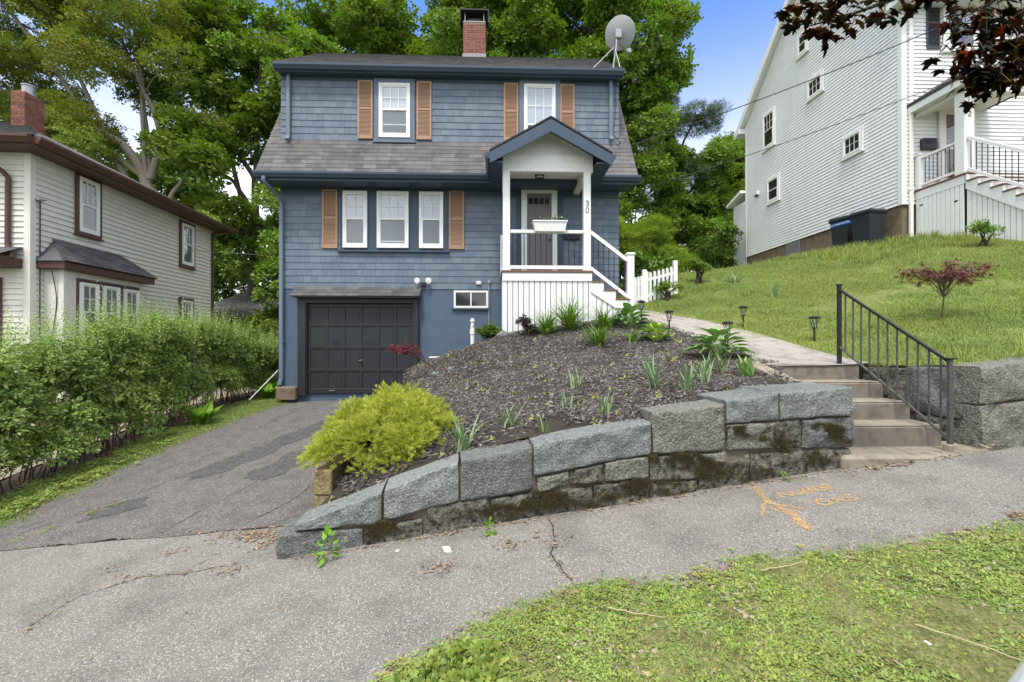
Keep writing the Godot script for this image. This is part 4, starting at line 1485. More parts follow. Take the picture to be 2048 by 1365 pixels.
# lapped boards on a wall frame: local x along the wall, z outwards; span(y) gives the run at that height
func clapboards(wall: Node, y0: float, y1: float, expo: float, span: Callable, m: Material, n := "clapboard") -> void:
	var y := y0
	while y < y1:
		var s: Vector2 = span.call(y)
		if s.y - s.x > 0.05:
			var key := "clap%d" % roundi(expo * 1000)
			if not shared.has(key):
				var mb := MB.new()
				var h := expo + 0.004
				mb.hexa([V(0, 0, 0), V(1, 0, 0), V(1, 0, 0.03), V(0, 0, 0.03), V(0, h, 0), V(1, h, 0), V(1, h, 0.003), V(0, h, 0.003)])
				shared[key] = mb.mesh()
			inst(shared[key], m, n, wall, Transform3D(Basis.from_scale(V(s.y - s.x, 1, 1)), V(s.x, y, 0)))
		y += expo

# =====================================================================
# the white house uphill
# =====================================================================
func build_white_house() -> void:
	var h := thing("white_house", "tall white clapboard house up the slope with dark shutters", "house", V(11.28, 4.0, -12.41))
	var dep := 8.0
	bx(h, "foundation", M.found, V(0.03, -1.0, -dep + 0.03), V(7.5, 1.04, -0.03), 0.01)
	var core := MB.new()
	core.extrude(pv([-dep, 1.05, 0, 1.05, 0, 7.0, -4.0, 10.65, -dep, 7.0]), -7.6, 0)
	inst(core.mesh(), M.vinyl, "wall", h, Transform3D(Basis(V(0, 0, 1), V(0, 1, 0), V(-1, 0, 0)), Vector3.ZERO))
	var side := part("side_siding", h)
	side.transform = Transform3D(Basis(V(0, 0, 1), V(0, 1, 0), V(-1, 0, 0)), Vector3.ZERO)
	clapboards(side, 1.03, 10.55, 0.108, func(y: float) -> Vector2:
		if y < 6.95: return Vector2(-dep, 0)
		var k := (y - 6.95) / 3.65 * 4.0
		return Vector2(-dep + k, -k), M.vinyl)
	var front := part("front_siding", h)
	clapboards(front, 1.03, 6.95, 0.108, func(_y: float) -> Vector2: return Vector2(0, 7.6), M.vinyl)
	# corner boards
	bx(h, "corner_board", M.white, V(-0.035, 1.02, -0.11), V(-0.001, 7.0, 0.036), 0.004)
	bx(h, "corner_board", M.white, V(0.0, 1.02, 0.0), V(0.11, 7.0, 0.035), 0.004)
	bx(h, "corner_board", M.white, V(-0.034, 1.02, -dep), V(0.0, 7.0, -dep + 0.1), 0.004)
	# roof
	for s in [[0.45, 6.62, 1.0], [-dep - 0.45, 6.62, -1.0]]:
		var mb := MB.new()
		var e := V(0, s[1], s[0])
		var r := V(0, 10.72, -4.0)
		var c := [V(-0.28, 0, 0) + r, V(7.9, 0, 0) + r, V(7.9, 0, 0) + e, V(-0.28, 0, 0) + e]
		if s[2] < 0: c = [c[3], c[2], c[1], c[0]]
		mb.hexa([c[0], c[1], c[2], c[3], c[0] + V(0, 0.14, 0), c[1] + V(0, 0.14, 0), c[2] + V(0, 0.14, 0), c[3] + V(0, 0.14, 0)])
		inst(mb.mesh(), M.slate1, "roof_slope", h)
		bar(h, "rake_board", M.white, V(-0.26, -0.02, 0) + e, V(-0.26, -0.02, 0) + r, 0.05, 0.24)
		bar(h, "rake_soffit", M.white, V(-0.13, -0.03, 0) + e, V(-0.13, -0.03, 0) + r, 0.26, 0.04)
	bx(h, "eave_box", M.white, V(-0.3, 6.5, 0.04), V(7.8, 6.72, 0.44), 0.01)
	gutter(h, V(-0.32, 6.62, 0.442), V(7.8, 6.62, 0.442), V(0, 0, 1), M.white, 0.13)
	bx(h, "eave_box", M.white, V(-0.3, 6.62, -dep - 0.45), V(7.8, 6.85, -dep - 0.02), 0.01)
	bx(h, "eave_return", M.white, V(-0.28, 6.5, -0.35), V(-0.04, 6.72, 0.038), 0.01)
	# windows: [u middle, y0, width, height, cols, rows, fixed]
	var wx := Transform3D(Basis(V(0, 0, 1), V(0, 1, 0), V(-1, 0, 0)), Vector3.ZERO)
	for w in [[-6.17, 5.25, 0.72, 1.38, 3, 2, false], [-5.87, 2.93, 0.72, 0.9, 1, 1, false], [-4.07, 7.78, 0.48, 0.72, 1, 1, false], [-3.42, 5.92, 0.7, 0.6, 3, 2, true], [-1.72, 3.15, 0.7, 0.6, 3, 2, true]]:
		var xf := wx * Transform3D(Basis(), V(w[0], w[1], 0.031))
		window(h, xf, w[2], w[3], {"cols": w[4], "rows": w[5], "fixed": w[6], "upper": "dark" if w[6] or w[4] == 1 else "curtain", "lower": "screen" if w[4] == 3 else "half", "drop": 0.3, "trim": M.white, "tw": 0.08, "fw": 0.04, "glass": M.glass_dark})
	var vh := part("vent_hood", h)
	bx(vh, "vent_box", M.white, V(-0.10, 3.52, -7.1), V(-0.01, 3.68, -6.9), 0.015)
	bx(vh, "vent_flap", M.black, V(-0.13, 3.48, -7.12), V(-0.03, 3.54, -6.94), 0.01)
	bx(h, "basement_door", M.grey_door, V(-0.03, 0.1, -5.1), V(0.01, 1.0, -4.28), 0.01)
	# downspout
	var ds := part("downspout", h)
	bx(ds, "spout", M.white, V(0.15, -0.1, 0.03), V(0.24, 6.5, 0.11), 0.012)
	for y in [1.4, 3.6, 5.6]: bx(ds, "strap", M.white, V(0.13, y, 0.0), V(0.26, y + 0.035, 0.118), 0.003)
	# front windows, shutters
	window(h, Transform3D(Basis(), V(1.65, 5.35, 0.031)), 0.85, 1.35, {"cols": 3, "rows": 2, "lower": "half", "drop": 0.1, "trim": M.white, "tw": 0.09})
	for x in [0.875, 2.42]: shutter(h, Transform3D(Basis(), V(x, 5.35, 0.018)), 0.39, 1.4, M.slate_shutter)
	# door
	var dr := part("storm_door", h, V(0, 0, 0.03))
	var cm := MB.new()
	frame_mb(cm, 1.0, 1.5, 2.06, 3.72, 0.13, 0.01, 0.06, 0.04)
	inst(cm.mesh(), M.white, "casing", dr)
	bx(dr, "door_leaf", M.red_door, V(1.13, 1.54, 0.011), V(1.93, 3.59, 0.022), 0.003)
	var sd := MB.new()
	frame_mb(sd, 1.13, 1.54, 1.93, 3.59, 0.07, 0.024, 0.05, 0.1)
	sd.box(V(1.2, 2.55, 0.026), V(1.86, 2.63, 0.048))
	inst(sd.mesh(), M.white, "storm_frame", dr)
	bx(dr, "pane", M.glass, V(1.2, 2.63, 0.034), V(1.86, 3.52, 0.038), 0.0005)
	bx(dr, "pane", M.glass_dark, V(1.2, 1.64, 0.034), V(1.86, 2.55, 0.038), 0.0005)
	bx(dr, "handle", M.metal, V(1.15, 2.45, 0.05), V(1.19, 2.62, 0.09), 0.008)
	var mbx := part("mailbox", h)
	bx(mbx, "mailbox_body", M.plastic_dark, V(0.49, 2.53, 0.015), V(0.92, 2.83, 0.11), 0.015)
	var fp := MB.new()
	fp.tri(V(0.49, 2.84, 0.112), V(0.705, 2.66, 0.125), V(0.92, 2.84, 0.112))
	inst(fp.mesh(), M.black, "mailbox_flap", mbx)
	# lean-to behind
	bx(h, "rear_entry", M.vinyl, V(0.02, 0.6, -dep - 1.1), V(2.4, 3.6, -dep - 0.01), 0.01)
	var lt := part("rear_entry_siding", h)
	lt.transform = Transform3D(wx.basis, V(0.02, 0, 0))
	clapboards(lt, 0.75, 3.55, 0.108, func(_y: float) -> Vector2: return Vector2(-dep - 1.1, -dep), M.vinyl)
	bar(h, "rear_entry_roof", M.white, V(1.2, 3.66, -dep - 1.3), V(1.2, 4.0, -dep - 0.02), 2.9, 0.12)
	build_neighbour_porch()

func build_neighbour_porch() -> void:
	var o := V(11.62, 4.0, -11.0)
	var p := thing("neighbour_porch", "white railed porch with house number 32 and brown treads", "porch", o)
	# deck z from -1.35 (wall) to 0 (front), x from 0
	bx(p, "deck", M.deck, V(-0.03, 1.36, -1.37), V(1.85, 1.40, 0.03), 0.006)
	bx(p, "side_fascia", M.white, V(0.0, 1.14, -1.37), V(0.03, 1.358, 0.0), 0.004)
	bx(p, "front_fascia", M.white, V(0.0, 1.14, -0.028), V(1.85, 1.358, 0.002), 0.004)
	bx(p, "skirt_shade_panel", M.black, V(0.06, -0.6, -1.36), V(1.85, 1.14, -0.06), 0.002)  # black block painted as the shade below the deck
	var z := -1.36
	while z < -0.05:
		bx(p, "skirt_board", M.white, V(0.01, -0.4, z), V(0.03, 1.14, z + 0.105), 0.003)
		z += 0.12
	for q in [V(0.005, 0.93, -1.25), V(0.005, 0.75, -0.3)]: bx(p, "hinge", M.black, q, q + V(0.012, 0.04, 0.1), 0.003)
	bx(p, "half_post", M.white, V(-0.02, 1.40, -1.36), V(0.12, 2.32, -1.22), 0.008)
	bx(p, "half_post_cap", M.white, V(-0.04, 2.32, -1.38), V(0.14, 2.37, -1.2), 0.015)
	bx(p, "post", M.white, V(-0.02, 1.40, -0.26), V(0.24, 3.45, 0.0), 0.01)
	var lr := part("side_railing", p)
	bx(lr, "top_rail", M.white, V(0.02, 2.22, -1.22), V(0.10, 2.29, -0.262), 0.012)
	bx(lr, "bottom_rail", M.white, V(0.03, 1.48, -1.22), V(0.09, 1.55, -0.262), 0.008)
	for k in 8: pipe(lr, "baluster", M.black, [V(0.06, 1.55, -1.13 + k * 0.112), V(0.06, 2.22, -1.13 + k * 0.112)], 0.0095, 6)
	# stairs come forward to the street
	var st := part("stairs", p)
	var so := PackedVector2Array([Vector2(0.0, 1.355), Vector2(0.0, 1.0), Vector2(2.0, -0.42), Vector2(2.16, -0.42)])
	for k in 8:
		var z0 := 0.03 + k * 0.27
		var yy := 1.20 - k * 0.178
		bx(st, "tread", M.deck, V(-0.03, yy - 0.03, z0), V(1.6, yy, z0 + 0.30), 0.005)
		bx(st, "riser", M.white, V(0.03, yy, z0 - 0.004), V(1.57, yy + 0.146, z0 + 0.014), 0.003)
	for k in range(7, -1, -1):
		so.append(Vector2(0.03 + k * 0.27 + 0.27, 1.168 - k * 0.178))
		so.append(Vector2(0.03 + k * 0.27, 1.168 - k * 0.178))
	so.append(Vector2(0.03, 1.355))
	var sk := MB.new()
	sk.extrude(so, -0.03, 0.0)
	inst(sk.mesh(), M.white, "stringer", st, Transform3D(Basis(V(0, 0, 1), V(0, 1, 0), V(-1, 0, 0)), V(0.0, 0, 0)))
	z = 0.0
	while z < 1.9:
		var top := 1.0 - (z + 0.05) * 0.71 + 0.05
		bx(st, "skirt_board", M.white, V(0.035, -0.8, z), V(0.052, top, z + 0.105), 0.003)
		z += 0.12
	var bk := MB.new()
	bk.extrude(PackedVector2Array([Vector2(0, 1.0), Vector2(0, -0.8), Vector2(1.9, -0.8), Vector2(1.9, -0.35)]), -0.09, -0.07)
	inst(bk.mesh(), M.black, "skirt_shade_panel", st, Transform3D(Basis(V(0, 0, 1), V(0, 1, 0), V(-1, 0, 0)), Vector3.ZERO))  # black sheet in place of shade between these boards
	var sr := part("stair_railing", p)
	bar(sr, "top_rail", M.white, V(0.06, 2.28, 0.0), V(0.06, 1.02, 1.8), 0.08, 0.07)
	bar(sr, "bottom_rail", M.white, V(0.06, 1.50, 0.0), V(0.06, 0.24, 1.8), 0.06, 0.07)
	for k in 14:
		var t := (k + 0.6) / 14.0
		pipe(sr, "baluster", M.black, [V(0.06, lerpf(1.50, 0.24, t), 1.8 * t), V(0.06, lerpf(2.28, 1.02, t), 1.8 * t)], 0.0095, 6)
	bx(p, "newel", M.white, V(0.0, -0.2, 1.8), V(0.13, 1.2, 1.93), 0.01)
	var rr := part("far_railing", p)
	bar(rr, "top_rail", M.white, V(1.5, 2.28, 0.0), V(1.5, 1.02, 1.8), 0.08, 0.07)
	for k in 14:
		var t := (k + 0.6) / 14.0
		pipe(rr, "baluster", M.black, [V(1.5, lerpf(1.50, 0.24, t), 1.8 * t), V(1.5, lerpf(2.28, 1.02, t), 1.8 * t)], 0.0095, 6)
	# roof with its left eave
	var rf := part("porch_roof", p)
	bx(rf, "eave_board", M.white, V(-0.2, 3.52, -1.38), V(-0.17, 3.70, 0.4), 0.004)
	bx(rf, "soffit", M.white, V(-0.17, 3.53, -1.38), V(0.1, 3.55, 0.4), 0.003)
	bx(rf, "side_beam", M.white, V(0.0, 3.43, -1.38), V(0.2, 3.66, -0.02), 0.006)
	bx(rf, "front_beam", M.white, V(0.0, 3.42, -0.2), V(1.85, 3.68, 0.02), 0.006)
	bx(rf, "ceiling", M.white, V(0.2, 3.60, -1.38), V(1.8, 3.63, -0.2), 0.003)
	var mb := MB.new()
	mb.extrude(pv([-0.22, 3.70, 0.95, 4.45, 2.1, 3.70, 2.1, 3.78, 0.95, 4.54, -0.24, 3.77]), -1.38, 0.42)
	inst(mb.mesh(), M.slate1, "roof_slab", rf)
	mb = MB.new()
	mb.extrude(pv([0.0, 3.68, 1.85, 3.68, 0.95, 4.4]), -0.15, 0.0)
	inst(mb.mesh(), M.white, "gable_panel", rf)
	mb = MB.new()
	mb.extrude(pv([-0.22, 3.52, -0.22, 3.71, 0.95, 4.46, 0.95, 4.26]), 0.42, 0.45)
	inst(mb.mesh(), M.white, "barge_board", rf)
	number_on(p, "3", V(0.11, 3.03, 0.004), 0.13)
	number_on(p, "2", V(0.11, 2.86, 0.004), 0.13)
	# pink flowers in a pot behind the rail
	var fp := thing("flower_pot", "pot of pink flowers on the white porch behind its railing", "plant", V(11.62 + 0.3, 5.4, -11.55))
	var pm := MB.new()
	pm.lathe(Vector3.ZERO, [Vector2(0.0, 0.0), Vector2(0.09, 0.0), Vector2(0.12, 0.16), Vector2(0.13, 0.18), Vector2(0.11, 0.18), Vector2(0.0, 0.165)], 16)
	inst(pm.mesh(), M.brick1, "pot", fp)
	leafy(fp, "foliage", 60, V(0, 0.24, 0), V(0.16, 0.08, 0.16), 0.045, C(70, 110, 44))
	leafy(fp, "blossom", 30, V(0, 0.32, 0), V(0.16, 0.06, 0.16), 0.05, C(214, 96, 130))

# =====================================================================
# the cream house downhill
# =====================================================================
func build_left_house() -> void:
	var h := thing("cream_house", "cream clapboard house with dark brown trim beyond the hedge", "house", V(-9.81, -1.3, -10.05), deg_to_rad(3.0))
	var ew := 6.48   # eave height above the base
	var dep := 6.8
	bx(h, "foundation", M.found, V(-6.97, -0.3, -dep + 0.03), V(-0.03, 0.8, -0.03), 0.01)
	bx(h, "wall", M.cream, V(-7.0, 0.8, -dep), V(0, ew, 0), 0.004)
	var side := part("side_siding", h)
	side.transform = Transform3D(Basis(V(0, 0, -1), V(0, 1, 0), V(1, 0, 0)), Vector3.ZERO)
	clapboards(side, 0.8, ew, 0.118, func(_y: float) -> Vector2: return Vector2(0.0, dep), M.cream)
	var front := part("front_siding", h)
	clapboards(front, 0.8, ew, 0.118, func(_y: float) -> Vector2: return Vector2(-7.0, 0.0), M.cream)
	bx(h, "corner_board", M.cream, V(0.0, 0.78, -0.10), V(0.032, ew, 0.034), 0.004)
	bx(h, "corner_board", M.cream, V(-0.10, 0.78, 0.0), V(0.0, ew, 0.033), 0.004)
	bx(h, "corner_board", M.cream, V(0.0, 0.78, -dep), V(0.032, ew, -dep + 0.1), 0.004)
	# hip roof with brown boxed eaves
	var ov := 0.5
	bx(h, "soffit", M.brown, V(-7.0 - ov, ew, -dep - ov), V(ov, ew + 0.05, ov), 0.005)
	for e in [[V(-7.0 - ov, ew + 0.02, ov), V(ov, ew + 0.02, ov), V(0, 0, 1)], [V(ov, ew + 0.02, ov), V(ov, ew + 0.02, -dep - ov), V(1, 0, 0)]]:
		gutter(h, e[0], e[1], e[2], M.brown, 0.14)
	bx(h, "fascia", M.brown, V(-7.0 - ov, ew + 0.05, -dep - ov), V(ov, ew + 0.17, ov), 0.006)
	var mb := MB.new()
	var a := [V(-7.5, ew + 0.17, ov + 0.02), V(ov + 0.02, ew + 0.17, ov + 0.02), V(ov + 0.02, ew + 0.17, -dep - ov), V(-7.5, ew + 0.17, -dep - ov)]
	var r0 := V(-3.6, ew + 2.1, -3.4)
	var r1 := V(-3.2, ew + 2.1, -3.4)
	mb.quad(a[0], a[1], r1, r0)
	mb.tri(a[1], a[2], r1)
	mb.quad(a[2], a[3], r0, r1)
	mb.tri(a[3], a[0], r0)
	inst(mb.mesh(), M.slate2, "roof", h)
	var rt := part("roof_tabs", h)
	var upv := Vector3.UP
	upv = V(0, 1.93, -3.92).normalized()
	lay_tabs(rt, a[0] + V(0, 0.012, 0.02), Vector3.RIGHT, upv, 8.0, 4.2, 0.14, 0.3, "slate", false, func(v: float) -> Vector2: return Vector2(v / 4.37 * 3.9, 8.02 - v / 4.37 * 3.72))
	# chimney
	var ch := part("chimney", h)
	brick_stack(ch, V(-2.30, 6.9, -2.65), V(-1.97, 8.85, -2.1), 0.075, 0.2, [M.brick0, M.brick1, M.brick1, M.brick2])
	bx(ch, "flashing", M.lead, V(-2.33, 6.8, -2.68), V(-1.94, 7.95, -2.07), 0.02)
	var fl := MB.new()
	fl.lathe(V(-2.13, 8.84, -2.38), [Vector2(0.13, 0), Vector2(0.13, 0.24), Vector2(0.15, 0.25), Vector2(0.15, 0.28), Vector2(0.0, 0.32)], 16)
	inst(fl.mesh(), M.metal, "flue_cap", ch)
	# side windows [u0, u1, y0, y1] above the base
	var wx := Transform3D(Basis(V(0, 0, -1), V(0, 1, 0), V(1, 0, 0)), Vector3.ZERO)
	for w in [[1.14, 1.72, 5.12, 6.42], [5.0, 5.62, 5.0, 6.32], [4.98, 5.55, 3.0, 3.85]]:
		window(h, wx * Transform3D(Basis(), V((w[0] + w[1]) * 0.5, w[2], 0.031)), w[1] - w[0], w[3] - w[2], {"cols": 3, "rows": 2, "upper": "curtain", "lower": "screen", "trim": M.brown, "tw": 0.085})
	# bay
	var bay := part("bay_window", h)
	bx(bay, "bay_wall", M.cream, V(0.0, 0.6, -2.75), V(0.40, 4.1, -0.30), 0.004)
	for k in 24:
		var y := 1.2 + k * 0.118
		bx(bay, "clapboard", M.cream, V(0.02, y, -0.30), V(0.40, y + 0.116, -0.287 - 0.0), 0.003)
		bx(bay, "clapboard", M.cream, V(0.40, y, -0.66), V(0.413, y + 0.116, -0.31), 0.003)
	bx(bay, "corner_board", M.cream, V(0.33, 0.6, -0.30), V(0.43, 4.1, -0.28), 0.004)
	bx(bay, "corner_board", M.cream, V(0.40, 0.6, -0.38), V(0.428, 4.1, -0.301), 0.004)
	bx(bay, "window_surround", M.brown, V(0.40, 2.4, -2.58), V(0.43, 3.95, -0.62), 0.005)
	for k in 3:
		var u := [0.93, 1.58, 2.25][k] as float
		window(bay, wx * Transform3D(Basis(), V(u, 2.5, 0.43)), 0.5, 1.36, {"cols": 2, "rows": 2, "upper": "curtain", "lower": "screen"})
	bx(bay, "bay_fascia", M.brown, V(0.0, 4.08, -2.95), V(0.58, 4.24, -0.12), 0.01)
	var br := MB.new()
	var b0 := [V(0.0, 4.24, -0.08), V(0.62, 4.24, -0.08), V(0.62, 4.24, -3.0), V(0.0, 4.24, -3.0)]
	br.tri(b0[0], b0[1], V(0.0, 4.78, -0.55))
	br.quad(b0[1], b0[2], V(0.0, 4.78, -2.5), V(0.0, 4.78, -0.55))
	br.tri(b0[2], b0[3], V(0.0, 4.78, -2.5))
	inst(br.mesh(), M.slate0, "bay_roof", bay)
	lay_tabs(bay, V(0.63, 4.25, -0.08), V(0, 0, -1), V(-0.62, 0.54, 0).normalized(), 2.92, 0.82, 0.12, 0.3, "slate", false, func(v: float) -> Vector2: return Vector2(v * 0.57, 2.92 - v * 0.6))
	# brown downspout and lower porch roof at the front
	var ds := part("downspout", h)
	pipe(ds, "spout", M.brown, Array(smooth_path([V(-0.75, 6.45, 0.45), V(-0.62, 6.25, 0.3), V(-0.38, 5.98, 0.09), V(-0.36, 5.7, 0.075), V(-0.36, 4.9, 0.075), V(-0.36, 4.55, 0.075), V(-0.3, 4.42, 0.1), V(-0.18, 4.36, 0.2), V(-0.14, 4.22, 0.26)], 5)), 0.048, 10)
	bx(h, "porch_eave", M.brown, V(-7.0, 4.05, 0.02), V(-0.12, 4.25, 0.55), 0.01)
	var pr := MB.new()
	pr.quad(V(-7.0, 4.25, 0.58), V(-0.1, 4.25, 0.58), V(-0.1, 4.5, 0.03), V(-7.0, 4.5, 0.03))
	inst(pr.mesh(), M.slate0, "porch_roof", h)
	window(h, Transform3D(Basis(), V(-0.95, 2.3, 0.031)), 0.7, 1.45, {"cols": 2, "rows": 2, "upper": "curtain", "trim": M.brown, "tw": 0.1})
	var d2 := part("downspout", h)
	bx(d2, "spout", M.brown, V(0.03, 0.9, -dep + 0.02), V(0.10, ew - 0.1, -dep + 0.10), 0.012)
	pipe(d2, "elbow", M.brown, Array(smooth_path([V(0.55, ew, -dep - 0.1), V(0.3, ew - 0.06, -dep), V(0.07, ew - 0.12, -dep + 0.05)], 4)), 0.04, 8)
	# service wires clipped to the corner
	pipe(h, "service_cable", M.wire, [V(0.06, 1.0, -0.16), V(0.06, 5.55, -0.16)], 0.012, 6)
	pipe(h, "bay_cable", M.wire, Array(smooth_path([V(0.2, 1.0, -0.28), V(0.22, 2.6, -0.275), V(0.3, 3.4, -0.27), V(0.26, 4.05, -0.2)], 4)), 0.01, 6)
	bx(h, "wire_bracket", M.metal, V(0.03, 5.52, -0.2), V(0.12, 5.56, -0.06), 0.004)

func build_outbuilding() -> void:
	var b := thing("outbuilding", "low dark outbuilding with grey hip roof behind the hedge", "shed", V(-12.0, 0.0, -22.0))
	bx(b, "wall", M.charcoal, V(-2.2, -0.3, -4.2), V(2.2, 2.3, 0.0), 0.01)
	for k in 22: bx(b, "board", M.charcoal, V(-2.19 + k * 0.2, 0.0, 0.0), V(-2.0 + k * 0.2, 2.25, 0.02), 0.004)
	var mb := MB.new()
	var a := [V(-2.6, 2.3, 0.4), V(2.6, 2.3, 0.4), V(2.6, 2.3, -4.6), V(-2.6, 2.3, -4.6)]
	var r := [V(-0.9, 3.75, -2.1), V(0.9, 3.75, -2.1)]
	mb.quad(a[0], a[1], r[1], r[0])
	mb.tri(a[1], a[2], r[1])
	mb.quad(a[2], a[3], r[0], r[1])
	mb.tri(a[3], a[0], r[0])
	inst(mb.mesh(), M.roof0, "roof", b)
	lay_tabs(b, V(-2.6, 2.315, 0.42), Vector3.RIGHT, V(0, 1.45, -2.5).normalized(), 5.2, 2.8, 0.14, 0.3, "roof", false, func(v: float) -> Vector2: return Vector2(v * 0.59, 5.2 - v * 0.59))
	bx(b, "fascia", M.charcoal, V(-2.6, 2.18, 0.36), V(2.6, 2.3, 0.42), 0.005)

# the grey house across the street: it stands behind the camera and shows in the garage door panes
func build_house_opposite() -> void:
	var h := thing("opposite_house", "grey clapboard house across the street mirrored in garage panes", "house", V(-9.5, -1.6, 15.5), PI)
	bx(h, "foundation", M.found, V(-7.4, -0.5, -7), V(7.4, 0.7, -0.02), 0.01)
	bx(h, "wall", M.cream, V(-7.4, 0.7, -7), V(7.4, 6.0, 0), 0.01)
	var front := part("front_siding", h)
	clapboards(front, 0.7, 6.0, 0.2, func(_y: float) -> Vector2: return Vector2(-7.4, 7.4), M.cream)
	for x in [-5.6, -3.0, 0.4, 3.0, 5.6]:
		for y in [1.6, 4.2]:
			window(h, Transform3D(Basis(), V(x, y, 0.028)), 0.9, 1.4, {"cols": 1, "rows": 1, "upper": "dark", "lower": "dark", "trim": M.white, "tw": 0.1})
	var mb := MB.new()
	mb.extrude(pv([-7.9, 6.0, 7.9, 6.0, 0, 9.4]), -7.3, 0.4)
	inst(mb.mesh(), M.slate1, "roof", h)

# =====================================================================
# granite walls, steps, railing
# =====================================================================
# rough quarried block: u runs along the wall, b/t bottom and top heights at its two ends, dep into the bank
func stone(parent: Node, u0: float, u1: float, b0: float, b1: float, t0: float, t1: float, dep: float, m: Material, proud := 0.0, rough := 0.022) -> MeshInstance3D:
	var sd := rng.randi() % 10000
	var fn := FastNoiseLite.new()
	fn.seed = sd
	fn.frequency = 3.4
	fn.fractal_octaves = 5
	fn.fractal_gain = 0.58
	u0 -= 0.006
	u1 += 0.006
	b0 -= 0.006
	b1 -= 0.006
	var cols := maxi(8, int((u1 - u0) / 0.03))
	var prof := []   # (share of height, z, noise weight)
	prof.append([0.0, -dep, 0.3])
	prof.append([0.0, -0.014, 0.7])
	prof.append([0.025, -0.003, 1.0])
	for k in 11: prof.append([0.07 + 0.86 * k / 10.0, 0.004, 1.0])
	prof.append([0.98, -0.001, 1.0])
	prof.append([1.0, -0.012, 0.9])
	prof.append([1.004, -dep * 0.5, 0.6])
	prof.append([1.0, -dep, 0.4])
	var mb := MB.new()
	var uc := (u0 + u1) * 0.5
	var yc := (b0 + b1 + t0 + t1) * 0.25
	var rows := prof.size()
	for i in cols + 1:
		var f := float(i) / cols
		var e := minf(f, 1 - f) * (u1 - u0)
		var ez := -0.012 * (1.0 - clampf(e / 0.02, 0, 1))
		for r in prof:
			var b := lerpf(b0, b1, f)
			var t := lerpf(t0, t1, f)
			var p := V(lerpf(u0, u1, f), lerpf(b, t, r[0]), r[1] + proud + ez)
			var q := V(fn.get_noise_3d(p.x, p.y, p.z * 2), fn.get_noise_3d(p.x + 31, p.y, p.z), fn.get_noise_3d(p.x, p.y + 57, p.z))
			p += V(q.x * 0.012, q.y * 0.014, q.z * rough * 1.8) * r[2]
			mb.vert(p - V(uc, yc, 0), Vector3.ZERO)
	var nn := PackedVector3Array()
	nn.resize(mb.v.size())
	var add := func(a: int, b: int, c: int) -> void:
		var w := (mb.v[b] - mb.v[a]).cross(mb.v[c] - mb.v[a])
		nn[a] += w
		nn[b] += w
		nn[c] += w
		mb.face(a, b, c)
	for i in cols:
		for j in rows - 1:
			var k := i * rows + j
			add.call(k, k + rows, k + rows + 1)
			add.call(k, k + rows + 1, k + 1)
	for i in nn.size(): mb.n[i] = nn[i].normalized()
	for e in [0, cols]:
		var ring := PackedVector3Array()
		for j in rows: ring.append(mb.v[e * rows + j])
		if e == 0: ring.reverse()
		var ce := (ring[0] + ring[rows / 2]) * 0.5
		for j in rows - 1: mb.tri(ce, ring[j], ring[j + 1]) if e != 0 else mb.tri(ce, ring[j], ring[j + 1])
	return inst(mb.mesh(), m, "stone", parent, Transform3D(Basis(), V(uc, yc, 0)))

